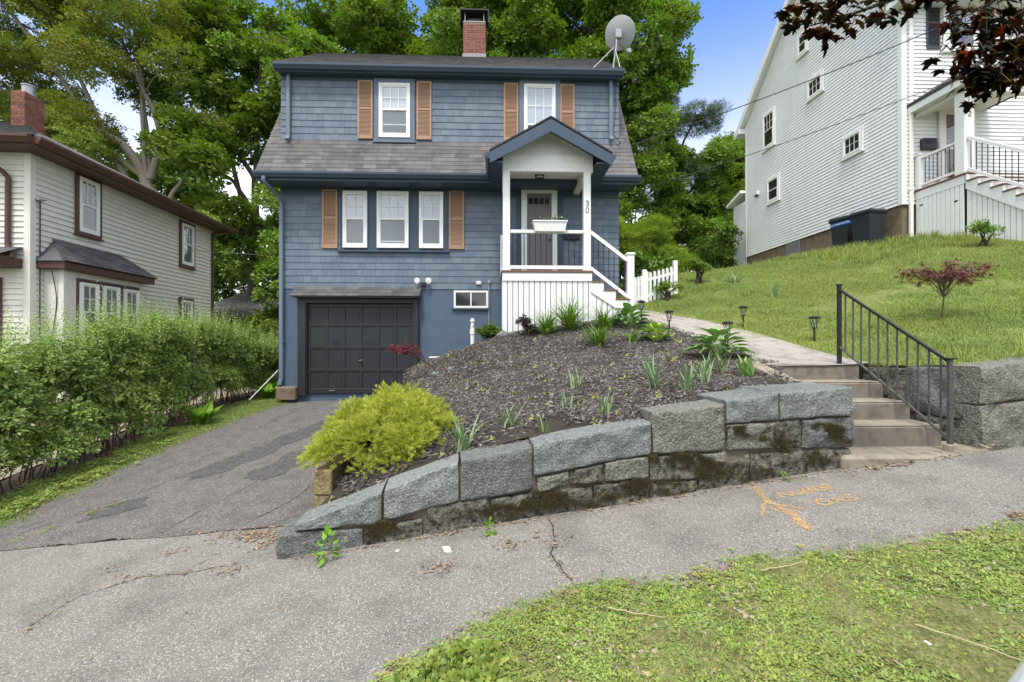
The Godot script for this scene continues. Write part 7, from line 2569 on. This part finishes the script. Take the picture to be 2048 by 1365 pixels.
func build_plants() -> void:
	M.grass_leaf = leaf_mat(C(118, 148, 64), C(120, 150, 40))
	M.daff = leaf_mat(C(132, 154, 112), C(100, 130, 60))
	M.hosta = leaf_mat(C(138, 168, 104), C(110, 150, 50), 0.45)
	M.hosta_lime = leaf_mat(C(160, 186, 84), C(150, 180, 50), 0.45)
	M.lace = leaf_mat(C(116, 50, 58), C(150, 50, 50))
	M.lace_dark = leaf_mat(C(116, 72, 66), C(130, 60, 50))
	M.juniper = leaf_mat(C(190, 190, 84), C(176, 180, 60), 0.6)
	M.fern = leaf_mat(C(120, 158, 44), C(130, 170, 30))
	M.privet = leaf_mat(C(144, 164, 94), C(150, 172, 66), 0.42)
	hedge()
	juniper()
	# lace-leaf maples
	lace_maple("small lacy red maple leaning over timber edge by garage door", on_up(-0.98, -8.0), V(-1.6, 1.08, -8.1), V(0.34, 0.24, 0.3), 260, M.lace, M.bark_dark)
	lace_maple("young lacy red maple planted on the open lawn", on_up(6.55, -6.57), V(6.60, up_y(6.55, -6.57) + 0.68, -6.57), V(0.80, 0.36, 0.55), 560, M.lace_dark, M.bark)
	# hostas
	hosta("large green hosta overhanging the garden walk", on_up(3.12, -6.35), 0.42, 0.5, 46, M.hosta, 0.8)
	hosta("lime green hosta in the middle of the bed edge", on_up(2.72, -7.75), 0.30, 0.36, 30, M.hosta_lime)
	hosta("broad green hosta at the foot of the porch stairs", on_up(2.55, -8.75), 0.42, 0.42, 36, M.hosta, 0.9)
	# day lilies
	for q in [[0.95, -8.7, 170, "grassy day lily clump before the porch skirt", 0.62], [1.42, -8.8, 230, "tall day lily clump before the porch skirt", 0.8], [1.72, -7.7, 140, "short day lily clump in the mulch bed", 0.5], [2.05, -8.7, 140, "sparse day lily clump near the broad hosta", 0.55], [2.3, -7.75, 30, "thin upright bulb foliage beside the lime hosta", 0.5]]:
		strap_plant("day_lily", q[3], on_up(q[0], q[1]), q[2], q[4], 0.018, 0.9, 1.7, M.grass_leaf, "day lilies by the porch")
	# daffodil clumps after flowering, along the wall and in the bed
	var dl := ["wide daffodil clump behind the low end of the granite wall", "slim daffodil clump near the juniper", "thin daffodil clump mid wall", "small daffodil clump mid bed", "upright daffodil clump near mid wall", "sparse daffodil clump on the open mulch", "tall daffodil clump above the wall corner", "dense daffodil clump behind the tall stone", "leaning daffodil clump behind the tall stone", "daffodil clump with yellowing leaves", "thick daffodil clump near the wall end", "daffodil clump before the concrete curb"]
	var dp := [[-0.30, -4.15, 16, 0.34], [0.12, -4.5, 8, 0.30], [0.72, -4.75, 7, 0.26], [0.95, -5.5, 6, 0.26], [1.05, -4.45, 8, 0.26], [0.45, -4.25, 5, 0.2], [1.75, -5.0, 11, 0.34], [2.0, -4.75, 14, 0.32], [2.3, -5.0, 10, 0.28], [1.9, -5.6, 9, 0.28], [2.45, -5.3, 12, 0.28], [2.75, -5.5, 9, 0.25]]
	for i in dp.size():
		var q: Array = dp[i]
		strap_plant("daffodil_clump", dl[i], on_up(q[0], q[1]), int(q[2] * 1.5), q[3] * 1.12, 0.022, 0.45, 0.7, M.daff, "daffodil clumps in the mulch")
	# broad upright tulip-like leaves by the curb
	strap_plant("tulip_clump", "broad-leaved tulip clump beside the concrete curb", on_up(2.85, -5.15), 16, 0.3, 0.07, 0.7, 0.7, M.hosta, "")
	strap_plant("iris_clump", "spiky iris clump standing in the lawn", on_up(5.9, -9.6), 22, 0.42, 0.022, 0.35, 0.3, M.daff, "")
	strap_plant("iris_clump", "flopped grey-green bulb leaves in the upper lawn", on_up(5.75, -10.9), 22, 0.42, 0.03, 0.9, 1.2, M.daff, "")
	# small shrubs in the bed
	var box := []
	for i in 3: box.append(lobe(40, 0.1, 10, 0.03, 0, 0.8))
	bush("dwarf_evergreen", "low rounded evergreen by the porch corner", on_up(-0.12, -9.35), [[V(0, 0.12, 0), V(0.32, 0.16, 0.28), 16]], 0.1, box, M.rhodo, Vector2(0.7, 1.05), 1.0)
	M.heuchera = leaf_mat(C(70, 58, 66), C(80, 50, 60))
	bush("coral_bells", "small dark purple-leaved plant before the porch skirt", on_up(0.62, -8.95), [[V(0, 0.16, 0), V(0.24, 0.16, 0.22), 9]], 0.1, box, M.heuchera, Vector2(0.8, 1.1), 1.2)
	bush("globe_shrub", "small clipped globe shrub on a short leg in the lawn", on_up(5.03, -11.25), [[V(0, 0.42, 0), V(0.2, 0.22, 0.2), 14]], 0.1, box, M.maple, Vector2(0.85, 1.15), 1.0)
	bush("fence_vine", "leafy shrub creeping up the picket fence base", on_up(3.95, -10.45), [[V(0, 0.22, 0), V(0.4, 0.22, 0.12), 9]], 0.1, box, M.maple, Vector2(0.8, 1.1), 1.2)
	bush("peony", "small leafy peony before the neighbour's porch skirt", V(11.0, up_y(11.0, -10.0) - 0.02, -10.0), [[V(0, 0.34, 0), V(0.36, 0.16, 0.28), 7]], 0.1, box, M.maple, Vector2(0.9, 1.2), 1.5)
	# weeds growing at the foot of the wall
	for q in [[-1.27, -3.52, "bright weed growing at the foot of the wall end", 0.09], [-0.05, -3.63, "two-leaved weed in the wall joint near sidewalk", 0.05], [2.55, -3.98, "tiny weed at the wall foot", 0.035]]:
		var w := thing("weed", q[2], "plant", V(q[0], low_y(q[0], q[1]), q[1]), 0.0, "weeds at the wall")
		leafy(w, "foliage", 34, V(0, q[3] * 1.1, 0), V(q[3] * 0.7, q[3] * 1.2, q[3] * 0.6), q[3] * 0.8, C(118, 160, 50))
	# ferns at the hedge foot
	for q in [[-5.55, -8.9, "bright fern at the foot of the hedge"], [-5.5, -11.3, "fern beside the leaning stake"], [-5.75, -11.9, "fern in the shade near the blue house corner"]]:
		fern(q[2], on_low(q[0], q[1]), 0.55)

func fern(label: String, at: Vector3, r: float) -> void:
	var p := thing("fern", label, "plant", at, 0.0, "ferns by the hedge")
	for i in 12:
		var mb := MB.new()
		mb.has_col = true
		var len := r * rnd(0.8, 1.1)
		var q := Vector3.ZERO
		var ang := rnd(0.15, 0.5)
		for k in 16:
			var t := k / 16.0
			var w := len * 0.24 * sin(PI * pow(t * 0.95 + 0.05, 0.6))
			var g := rnd(0.8, 1.2)
			for s in [-1.0, 1.0]:
				add_leaf(mb, Transform3D(look(V(s, 0.1, 0.35), V(0, sin(ang), -cos(ang))), q), w + 0.01, 0, Color(g, g, g))
			q += V(0, cos(ang), sin(ang)) * len / 16
			ang += 0.06
		stuff(inst(mb.mesh(), M.fern, "frond", p, Transform3D(Basis(Vector3.UP, i * TAU / 12 + rnd(-.2, .2)), Vector3.ZERO)))

func hedge() -> void:
	var priv := []
	for i in 6: priv.append(lobe(44, 0.21, 10, 0.053, 0, 0.95))
	# upright shoots at the top of the hedge
	var shoot := []
	for v in 2:
		var mb := MB.new()
		mb.has_col = true
		for k in 24:
			var y := k * 0.018
			var a := k * 2.4
			var g := rnd(0.95, 1.35)
			add_leaf(mb, Transform3D(look(V(cos(a), 0.7, sin(a)), V(0, 1, 0)), V(0, y, 0)), 0.036 * (1.0 - k / 40.0), 0, Color(g, g, g * 0.9))
		shoot.append(mb.mesh())
	var names := ["privet hedge shrub at the street end of the row", "privet hedge shrub near the sidewalk", "privet hedge shrub before the cream house front", "privet hedge shrub before the cream house bay", "tall privet hedge shrub before the bay windows", "privet hedge shrub with high shoots before cream clapboards", "privet hedge shrub behind the bright fern", "privet hedge shrub before the outbuilding", "privet hedge shrub beside the blue house corner", "last privet hedge shrub behind the blue house corner"]
	for i in 10:
		var z := -4.95 - i * 0.92
		var at := on_low(-6.25 + rnd(-.08, .08), z, -0.03)
		var b := thing("hedge_shrub", names[i], "hedge", at, 0.0, "privet hedge along the driveway")
		var top: float = [2.05, 2.12, 2.14, 2.24, 2.2, 2.06, 1.9, 1.7, 1.5, 1.42][i]
		var lobes := crown(b, [[V(0, top * 0.60, 0), V(0.50, top * 0.34, 0.62), 26], [V(0.14, top * 0.27, 0), V(0.48, top * 0.24, 0.62), 18]], 0.21, priv, M.privet, Vector2(0.82, 1.15), 1.0, 0.38)
		var xs := [[], []]
		var cs := [[], []]
		for k in 150:
			var p := V(rnd(-.5, .5), 0, rnd(-.6, .6))
			p.y = top * (0.93 - 0.5 * (p.x * p.x + p.z * p.z * 0.3)) + rnd(-.15, .06)
			var v := k % 2
			var s := rnd(0.6, 1.25)
			if rng.randf() < 0.2: s *= 1.5
			xs[v].append(Transform3D(Basis.from_euler(V(rnd(-.4, .4), rnd(0, 6), rnd(-.4, .4))).scaled(V(s, s, s)), p))
			var g := rnd(0.9, 1.25)
			cs[v].append(Color(g, g, g))
		for v in 2: scatter("shoots", b, shoot[v], M.privet, xs[v], cs[v])
		var lb := MB.new()
		for k in 26:
			var s := V(rnd(-.28, .28), -0.05, rnd(-.46, .46))
			var e: Vector3 = lobes[rng.randi() % lobes.size()]
			limb(lb, [s, V(lerpf(s.x, e.x, 0.35) + rnd(-.05, .05), e.y * 0.45, lerpf(s.z, e.z, 0.35) + rnd(-.06, .06)), e], rnd(0.006, 0.013), 0.003, 0.02, 5)
		inst(lb.mesh(), M.bark_dark, "stem", b)

func juniper() -> void:
	var at := V(-1.15, up_y(-1.15, -5.2) - 0.05, -5.2)
	var j := thing("juniper", "spreading golden juniper spilling over the driveway timbers", "shrub", at)
	# pads of foliage: tufts of slivers fanned out of short shoots
	var pads := []
	for v in 6:
		var mb := MB.new()
		mb.has_col = true
		for q in 74:
			var e := rand_dir() * pow(rng.randf(), 0.45)
			var c := V(e.x * 0.19, absf(e.y) * 0.10 - 0.05 - 0.05 * (e.x * e.x + e.z * e.z), e.z * 0.19)
			var out := V(e.x * 1.2, rnd(0.1, 0.9), e.z * 1.2) + rand_dir() * 0.4
			var bs := look(out, Vector3.UP + rand_dir() * 0.3)
			var sc := rnd(0.55, 1.0)
			var tw := rnd(0.8, 1.15)
			for k in 36:
				var t := rng.randf()
				var p := c + bs * V(rnd(-.012, .012), rnd(-.012, .012), 0.08 * t) * sc
				var dir := bs * V(rnd(-1, 1) * (1.1 - t * 0.6), rnd(-.7, 1) * (1.1 - t * 0.6), 0.8 + t * 0.6).normalized()
				var g := tw * rnd(0.75, 1.15)
				add_leaf(mb, Transform3D(look(dir, Vector3.UP + rand_dir() * 0.9), p), sc * rnd(0.032, 0.055), 2, Color(g * rnd(0.8, 1.0), g, g * rnd(0.6, 1.0)))
		pads.append(mb.mesh())
	var xs := [[], [], [], [], [], []]
	var cs := [[], [], [], [], [], []]
	var lb := MB.new()
	for i in 120:
		var a := rnd(0, TAU)
		var rr := sqrt(rng.randf())
		var c := V(cos(a) * rr * 0.78 + 0.02, 0, sin(a) * rr * 0.95)
		c.y = 0.50 - 0.38 * rr * rr + rnd(-.15, .09)
		if c.x < -0.3: c.y -= (-0.3 - c.x) * 0.35
		limb(lb, [V(rnd(-.1, .1), 0, rnd(-.1, .1)), c * V(0.5, 0.6, 0.5), c], 0.018, 0.005, 0.01, 5)
		var s := rnd(0.7, 1.15)
		var v := rng.randi() % 6
		var up := (Vector3.UP + V(c.x, 0, c.z) * 0.5 + rand_dir() * 0.25).normalized()
		var bs := look(up.cross(rand_dir()).normalized(), up).scaled(V(s, s, s))
		xs[v].append(Transform3D(bs, c))
		var g := rnd(0.85, 1.12)
		cs[v].append(Color(g, g, g))
	inst(lb.mesh(), M.bark_dark, "stem", j)
	for v in 6: scatter("foliage", j, pads[v], M.juniper, xs[v], cs[v])

# =====================================================================
# grass, chips, litter
# =====================================================================
func tuft(n: int, h: float, w: float, spread: float, lean: float, segs := 3) -> ArrayMesh:
	var mb := MB.new()
	mb.has_col = true
	for i in n:
		var g := rnd(0.7, 1.25)
		blade(mb, V(rnd(-spread, spread), -0.005, rnd(-spread, spread)), rnd(0, TAU), h * rnd(0.5, 1.15), w, rnd(0.05, lean), rnd(0.1, 0.9), Color(g * rnd(0.9, 1.15), g, g * rnd(0.7, 1.1)), segs)
	return mb.mesh()

# poisson-less scatter inside an outline, thinned by a noise threshold
func spread(n: String, label: String, outline: PackedVector2Array, count: int, f: Callable, meshes: Array, m: Material, tint: Callable, smin: float, smax: float, keep = null, flat := false) -> void:
	var lo := Vector2(1e9, 1e9)
	var hi := -lo
	for p in outline:
		lo = lo.min(p)
		hi = hi.max(p)
	var xs := []
	var cs := []
	for i in meshes.size():
		xs.append([])
		cs.append([])
	var tries := 0
	var got := 0
	while got < count and tries < count * 12:
		tries += 1
		var p := Vector2(rnd(lo.x, hi.x), rnd(lo.y, hi.y))
		if not Geometry2D.is_point_in_polygon(p, outline): continue
		if keep != null and not keep.call(p): continue
		got += 1
		var y: float = f.call(p.x, p.y)
		var s := rnd(smin, smax)
		var nr := V(y - f.call(p.x + 0.1, p.y), 0.1, y - f.call(p.x, p.y + 0.1)).normalized()
		var b := look(nr.cross(V(cos(s * 99.0 + p.x * 50), 0, sin(s * 99.0 + p.x * 50))).normalized(), nr)
		if flat: b = Basis.from_euler(V(rnd(-.45, .45), rnd(0, TAU), rnd(-.45, .45)))
		var v := rng.randi() % meshes.size()
		xs[v].append(Transform3D(b.scaled(V(s, s, s)), V(p.x, y, p.y)))
		cs[v].append(tint.call(p))
	var base := Node3D.new()
	for v in meshes.size():
		if xs[v].size() == 0: continue
		var o := scatter(n, null, meshes[v], m, xs[v], cs[v])
		tag(o, label, n.replace("_", " "))

func build_ground_cover() -> void:
	var nz := FastNoiseLite.new()
	nz.seed = 91
	nz.frequency = 0.55
	var nf := FastNoiseLite.new()
	nf.seed = 17
	nf.frequency = 2.3
	# lawn
	M.blade = leaf_mat(C(142, 156, 92), C(150, 166, 76), 0.6)
	var lawn_t := [tuft(420, 0.042, 0.0045, 0.25, 0.8, 2), tuft(420, 0.05, 0.0042, 0.25, 0.7, 2), tuft(420, 0.036, 0.005, 0.25, 0.9, 2), tuft(420, 0.046, 0.0045, 0.25, 0.8, 2)]
	var lawn_tint := func(p: Vector2) -> Color:
		var k := nz.get_noise_2d(p.x * 0.8, p.y * 0.8) * 0.5 + 0.5 + nf.get_noise_2d(p.x, p.y) * 0.15
		var g := rnd(0.8, 1.15)
		return Color(g * lerpf(0.72, 1.22, k), g * lerpf(0.85, 1.1, k), g * lerpf(0.8, 0.95, k))
	var bare := func(p: Vector2) -> bool:
		var k := nf.get_noise_2d(p.x * 0.45 + 9, p.y * 0.45) + nf.get_noise_2d(p.x * 2, p.y * 2) * 0.3
		var near := Vector2((p.x - 6.9) / 1.7, (p.y + 8.3) / 0.9).length()
		return k < 0.36 - maxf(0.0, 1.0 - near) * 0.9
	var near_lawn := pv([4.6, -5.5, 4.62, -6.64, 4.5, -8.0, 4.25, -9.1, 3.75, -9.56, 3.3, -9.72, 2.95, -10.6, 3.2, -14.5, 11.2, -20, 11.2, -12.5, 13.5, -11, 14.5, -5.7, 12, -5.3, 8, -4.85, 5.1, -4.75])
	spread("grass", "short lawn grass on the slope", near_lawn, 2900, up_y, lawn_t, M.blade, lawn_tint, 0.8, 1.2, bare)
	var tall := [tuft(9, 0.2, 0.007, 0.05, 0.35)]
	spread("grass", "taller grass along the crest and lawn edges", near_lawn, 2000, up_y, tall, M.blade, lawn_tint, 0.6, 1.2, func(p: Vector2) -> bool: return p.y < -10.5 and p.x > 8.5 or (p.y > -5.35 and rng.randf() < 0.4) or rng.randf() < 0.03)
	# strip beside the driveway
	spread("grass", "grass strip between driveway and hedge", poly_strip, 330, low_y, lawn_t, M.blade, func(_p: Vector2) -> Color:
		var g := rnd(0.75, 1.1)
		return Color(g * 0.95, g, g * 0.9), 0.6, 1.1, func(p: Vector2) -> bool: return nf.get_noise_2d(p.x, p.y * 0.6) < 0.35)
	# verge weeds and grass close to the camera
	var near_verge := pv([3.9, -2.85, 2.47, -2.76, 1.85, -2.77, 1.5, -2.8, 1.2, -2.70, .91, -2.71, .5, -2.76, .32, -2.71, .02, -2.56, -.24, -2.41, -.46, -2.24, -.8, -1.87, -1.0, -1.3, 1.5, -1.0, 4.2, -1.2])
	var vt := [tuft(110, 0.028, 0.0026, 0.12, 1.1), tuft(110, 0.04, 0.0026, 0.12, 1.0), tuft(110, 0.024, 0.003, 0.12, 1.2)]
	var vgrow := func(p: Vector2) -> bool: return nf.get_noise_2d(p.x * 1.2, p.y * 1.2) + nf.get_noise_2d(p.x * 5, p.y * 5) * 0.5 < rnd(0.0, 0.7)
	spread("grass", "thin grass of the verge", near_verge, 1250, street_y, vt, M.blade, lawn_tint, 0.6, 1.3, vgrow)
	var weed := []
	for i in 6:
		var mb := MB.new()
		mb.has_col = true
		for q in 26:
			var o := V(rng.randfn(0, 0.06), 0, rng.randfn(0, 0.06))
			var sc := rnd(0.4, 0.9)
			var tw := rnd(0.8, 1.2)
			for k in 7:
				var a := k * 2.4 + rnd(-.3, .3)
				var g := tw * rnd(0.85, 1.2)
				add_leaf(mb, Transform3D(look(V(cos(a), rnd(0.05, 0.7), sin(a)), Vector3.UP), o + V(cos(a), 0, sin(a)) * rnd(0, .012) + V(0, rnd(0.002, 0.02), 0)), sc * rnd(0.016, 0.03), 0, Color(g * rnd(0.9, 1.1), g, g * 0.9))
		weed.append(mb.mesh())
	M.weed = leaf_mat(C(138, 154, 86), C(146, 164, 70), 0.55)
	var wt := func(_p: Vector2) -> Color:
		var g := rnd(0.75, 1.2)
		return Color(g * rnd(0.85, 1.15), g, g * rnd(0.7, 1.0))
	spread("weeds", "low broad-leaved weeds of the verge", near_verge, 960, street_y, weed, M.weed, wt, 0.8, 1.2, vgrow)
	# feathery weed mound at the verge corner
	var mound := pv([-0.75, -1.9, -0.42, -2.2, -0.2, -2.36, 0.0, -2.35, 0.02, -2.1, -0.2, -1.9, -0.4, -1.7, -0.7, -1.6])
	spread("weeds", "feathery bright weed mound at the verge corner", mound, 900, func(x: float, z: float) -> float: return street_y(x, z) + 0.02, [clump(16, 0.035, 0.03, 1, 0.8), clump(16, 0.035, 0.026, 1, 0.8)], M.weed, wt, 0.7, 1.5)
	# dead leaves, twigs and straw on the verge
	M.chip.vertex_color_use_as_albedo = true
	var dead := []
	for i in 3:
		var mb := MB.new()
		mb.has_col = true
		add_leaf(mb, Transform3D(Basis(Vector3.UP, 0), V(0, 0.006, -0.5)), 1.0, [1, 0, 2][i], Color(1, 1, 1))
		dead.append(mb.mesh())
	var brown := func(_p: Vector2) -> Color:
		var g := rnd(0.10, 0.40)
		return Color(g, g * rnd(0.72, 0.9), g * rnd(0.48, 0.74))
	spread("leaf_litter", "dry leaves and straw lying in the verge", near_verge, 4200, func(x: float, z: float) -> float: return street_y(x, z) + 0.016, dead, M.chip, brown, 0.012, 0.038, null, true)
	# litter along paved edges and cracks
	var lit := [[], [], []]
	var lcol := [[], [], []]
	var drop := func(a: Vector2, b: Vector2, n: int, wide: float, s0: float, s1: float) -> void:
		for i in n:
			var p := a.lerp(b, rng.randf()) + Vector2(rng.randfn(0, wide), rng.randfn(0, wide))
			var v := rng.randi() % 3
			var s := rnd(s0, s1)
			lit[v].append(Transform3D(Basis.from_euler(V(rnd(-.4, .4), rnd(0, TAU), rnd(-.4, .4))).scaled(V(s, s, s)), V(p.x, low_y(p.x, p.y) + 0.012, p.y)))
			var g := rnd(0.10, 0.36)
			lcol[v].append(Color(g, g * rnd(0.58, 0.78), g * rnd(0.32, 0.54)))
	for c in crack_lines:
		var pts: Array = c[1]
		for i in pts.size() - 1:
			var a := Vector2(pts[i][0], pts[i][1])
			var b := Vector2(pts[i + 1][0], pts[i + 1][1])
			var den := 70.0 if c[2] > 0.025 else (60.0 if c[0] == 0 else 26.0)
			drop.call(a, b, int(a.distance_to(b) * den), 0.012 if c[0] == 1 else 0.016, 0.012, 0.03)
	drop.call(Vector2(-1.6, -3.62), Vector2(3.2, -4.08), 420, 0.022, 0.012, 0.035)
	drop.call(Vector2(3.2, -4.0), Vector2(4.7, -4.2), 260, 0.05, 0.015, 0.04)
	drop.call(Vector2(-2.2, -4.2), Vector2(-1.75, -4.05), 320, 0.07, 0.014, 0.04)
	drop.call(Vector2(-2.6, -4.25), Vector2(-2.1, -4.2), 120, 0.06, 0.014, 0.035)
	for q in [[-0.38, -3.22, 70], [0.12, -3.42, 46], [-2.0, -3.55, 60], [-1.95, -3.95, 60], [-2.75, -4.05, 40], [-3.1, -3.85, 20], [1.25, -2.72, 60], [1.5, -2.82, 90], [3.0, -2.82, 90], [3.5, -2.95, 140], [-0.2, -2.44, 80], [-0.45, -2.3, 90], [0.4, -2.72, 50]]:
		drop.call(Vector2(q[0] - 0.05, q[1]), Vector2(q[0] + 0.05, q[1]), q[2], 0.045, 0.012, 0.034)
	for i in edge_drive.size() - 1:
		drop.call(Vector2(edge_drive[i][0], edge_drive[i][1]), Vector2(edge_drive[i + 1][0], edge_drive[i + 1][1]), 150, 0.035, 0.014, 0.035)
	for i in edge_verge.size() - 1:
		drop.call(Vector2(edge_verge[i][0], edge_verge[i][1]), Vector2(edge_verge[i + 1][0], edge_verge[i + 1][1]), 46, 0.03, 0.012, 0.032)
	for i in 500:
		var p := Vector2(rnd(-5, 4), rnd(-4.3, -1.6))
		if Geometry2D.is_point_in_polygon(p, poly_side): drop.call(p, p, 1, 0.0, 0.008, 0.022)
	drop.call(Vector2(-5.95, -4.7), Vector2(-5.85, -11), 1600, 0.16, 0.02, 0.05)
	for v in 3:
		var o := scatter("leaf_litter", null, dead[v], M.chip, lit[v], lcol[v])
		tag(o, "brown leaf crumbs along paved edges and cracks", "leaf litter")
	# twigs
	for q in [[V(1.72, 0, -2.70), 0.34, 0.25, "bare grey twig at the sidewalk edge"], [V(2.1, 0, -1.95), 0.4, -0.9, "long pale straw stem lying in the verge"], [V(0.75, 0, -2.45), 0.3, -0.4, "curved pale stem lying in the verge"]]:
		var p: Vector3 = q[0]
		p.y = street_y(p.x, p.z) + 0.03
		var d: Vector3 = V(cos(q[2]), 0.02, -sin(q[2])) * float(q[1])
		var mb := MB.new()
		limb(mb, [p - d * 0.5, p + V(0, 0.008, 0.02), p + d * 0.5], 0.0035, 0.0018, 0.003, 6)
		tag(inst(mb.mesh(), M.straw, "twig", null), q[3], "twig", "fallen twigs")
	# mulch chips
	var chips := []
	for i in 6:
		var mb := MB.new()
		mb.has_col = true
		for k in 150:
			var g := rnd(0.02, 0.11)
			if rng.randf() < 0.16: g = rnd(0.13, 0.30)
			mb.col = Color(g, g * rnd(0.82, 0.94), g * rnd(0.72, 0.9))
			var b := Basis.from_euler(V(rnd(-.4, .4), rnd(0, TAU), rnd(-.4, .4))).scaled_local(V(1, 1, 1) * rnd(0.022, 0.062))
			var o := V(rnd(-.22, .22), rnd(0.0, 0.012), rnd(-.22, .22))
			var c := [V(-.5, -.05, -.1), V(.45, -.05, -.14), V(.5, -.05, .1), V(-.42, -.05, .16), V(-.48, .06, -.09), V(.42, .09, -.1), V(.46, .05, .08), V(-.4, .08, .12)]
			for q in 8: c[q] = o + b * c[q]
			mb.hexa(c)
		chips.append(mb.mesh())
	spread("mulch", "dark shredded bark mulch covering the bed", poly_bed, 560, func(x: float, z: float) -> float: return up_y(x, z) + 0.006, chips, M.chip, func(_p: Vector2) -> Color:
		var g := rnd(0.85, 1.15)
		return Color(g, g, g), 0.9, 1.15)
	# seedlings and shed leaves in the mulch
	spread("seedlings", "small yellow-green seedlings dotted over the mulch", poly_bed, 330, func(x: float, z: float) -> float: return up_y(x, z) + 0.02, [clump(5, 0.03, 0.04, 0, 0.5), clump(4, 0.025, 0.05, 0, 0.4)], M.weed, func(_p: Vector2) -> Color:
		var g := rnd(0.7, 1.3)
		return Color(g * 1.15, g, g * 0.7), 0.6, 1.3)
	# low weeds at the strip and hedge foot
	spread("weeds", "leafy weeds below the hedge", pv([-6.0, -4.7, -5.45, -4.7, -5.5, -7, -5.6, -9, -5.85, -9]), 110, func(x: float, z: float) -> float: return low_y(x, z) + 0.02, weed, M.weed, wt, 1.4, 2.4)
	spread("weeds", "green weeds in driveway joint", pv([-4.7, -4.62, -4.35, -5.3, -4.15, -5.7, -4.1, -5.68, -4.3, -5.28, -4.6, -4.6]), 9, func(x: float, z: float) -> float: return low_y(x, z) + 0.01, weed, M.weed, wt, 0.3, 0.6)
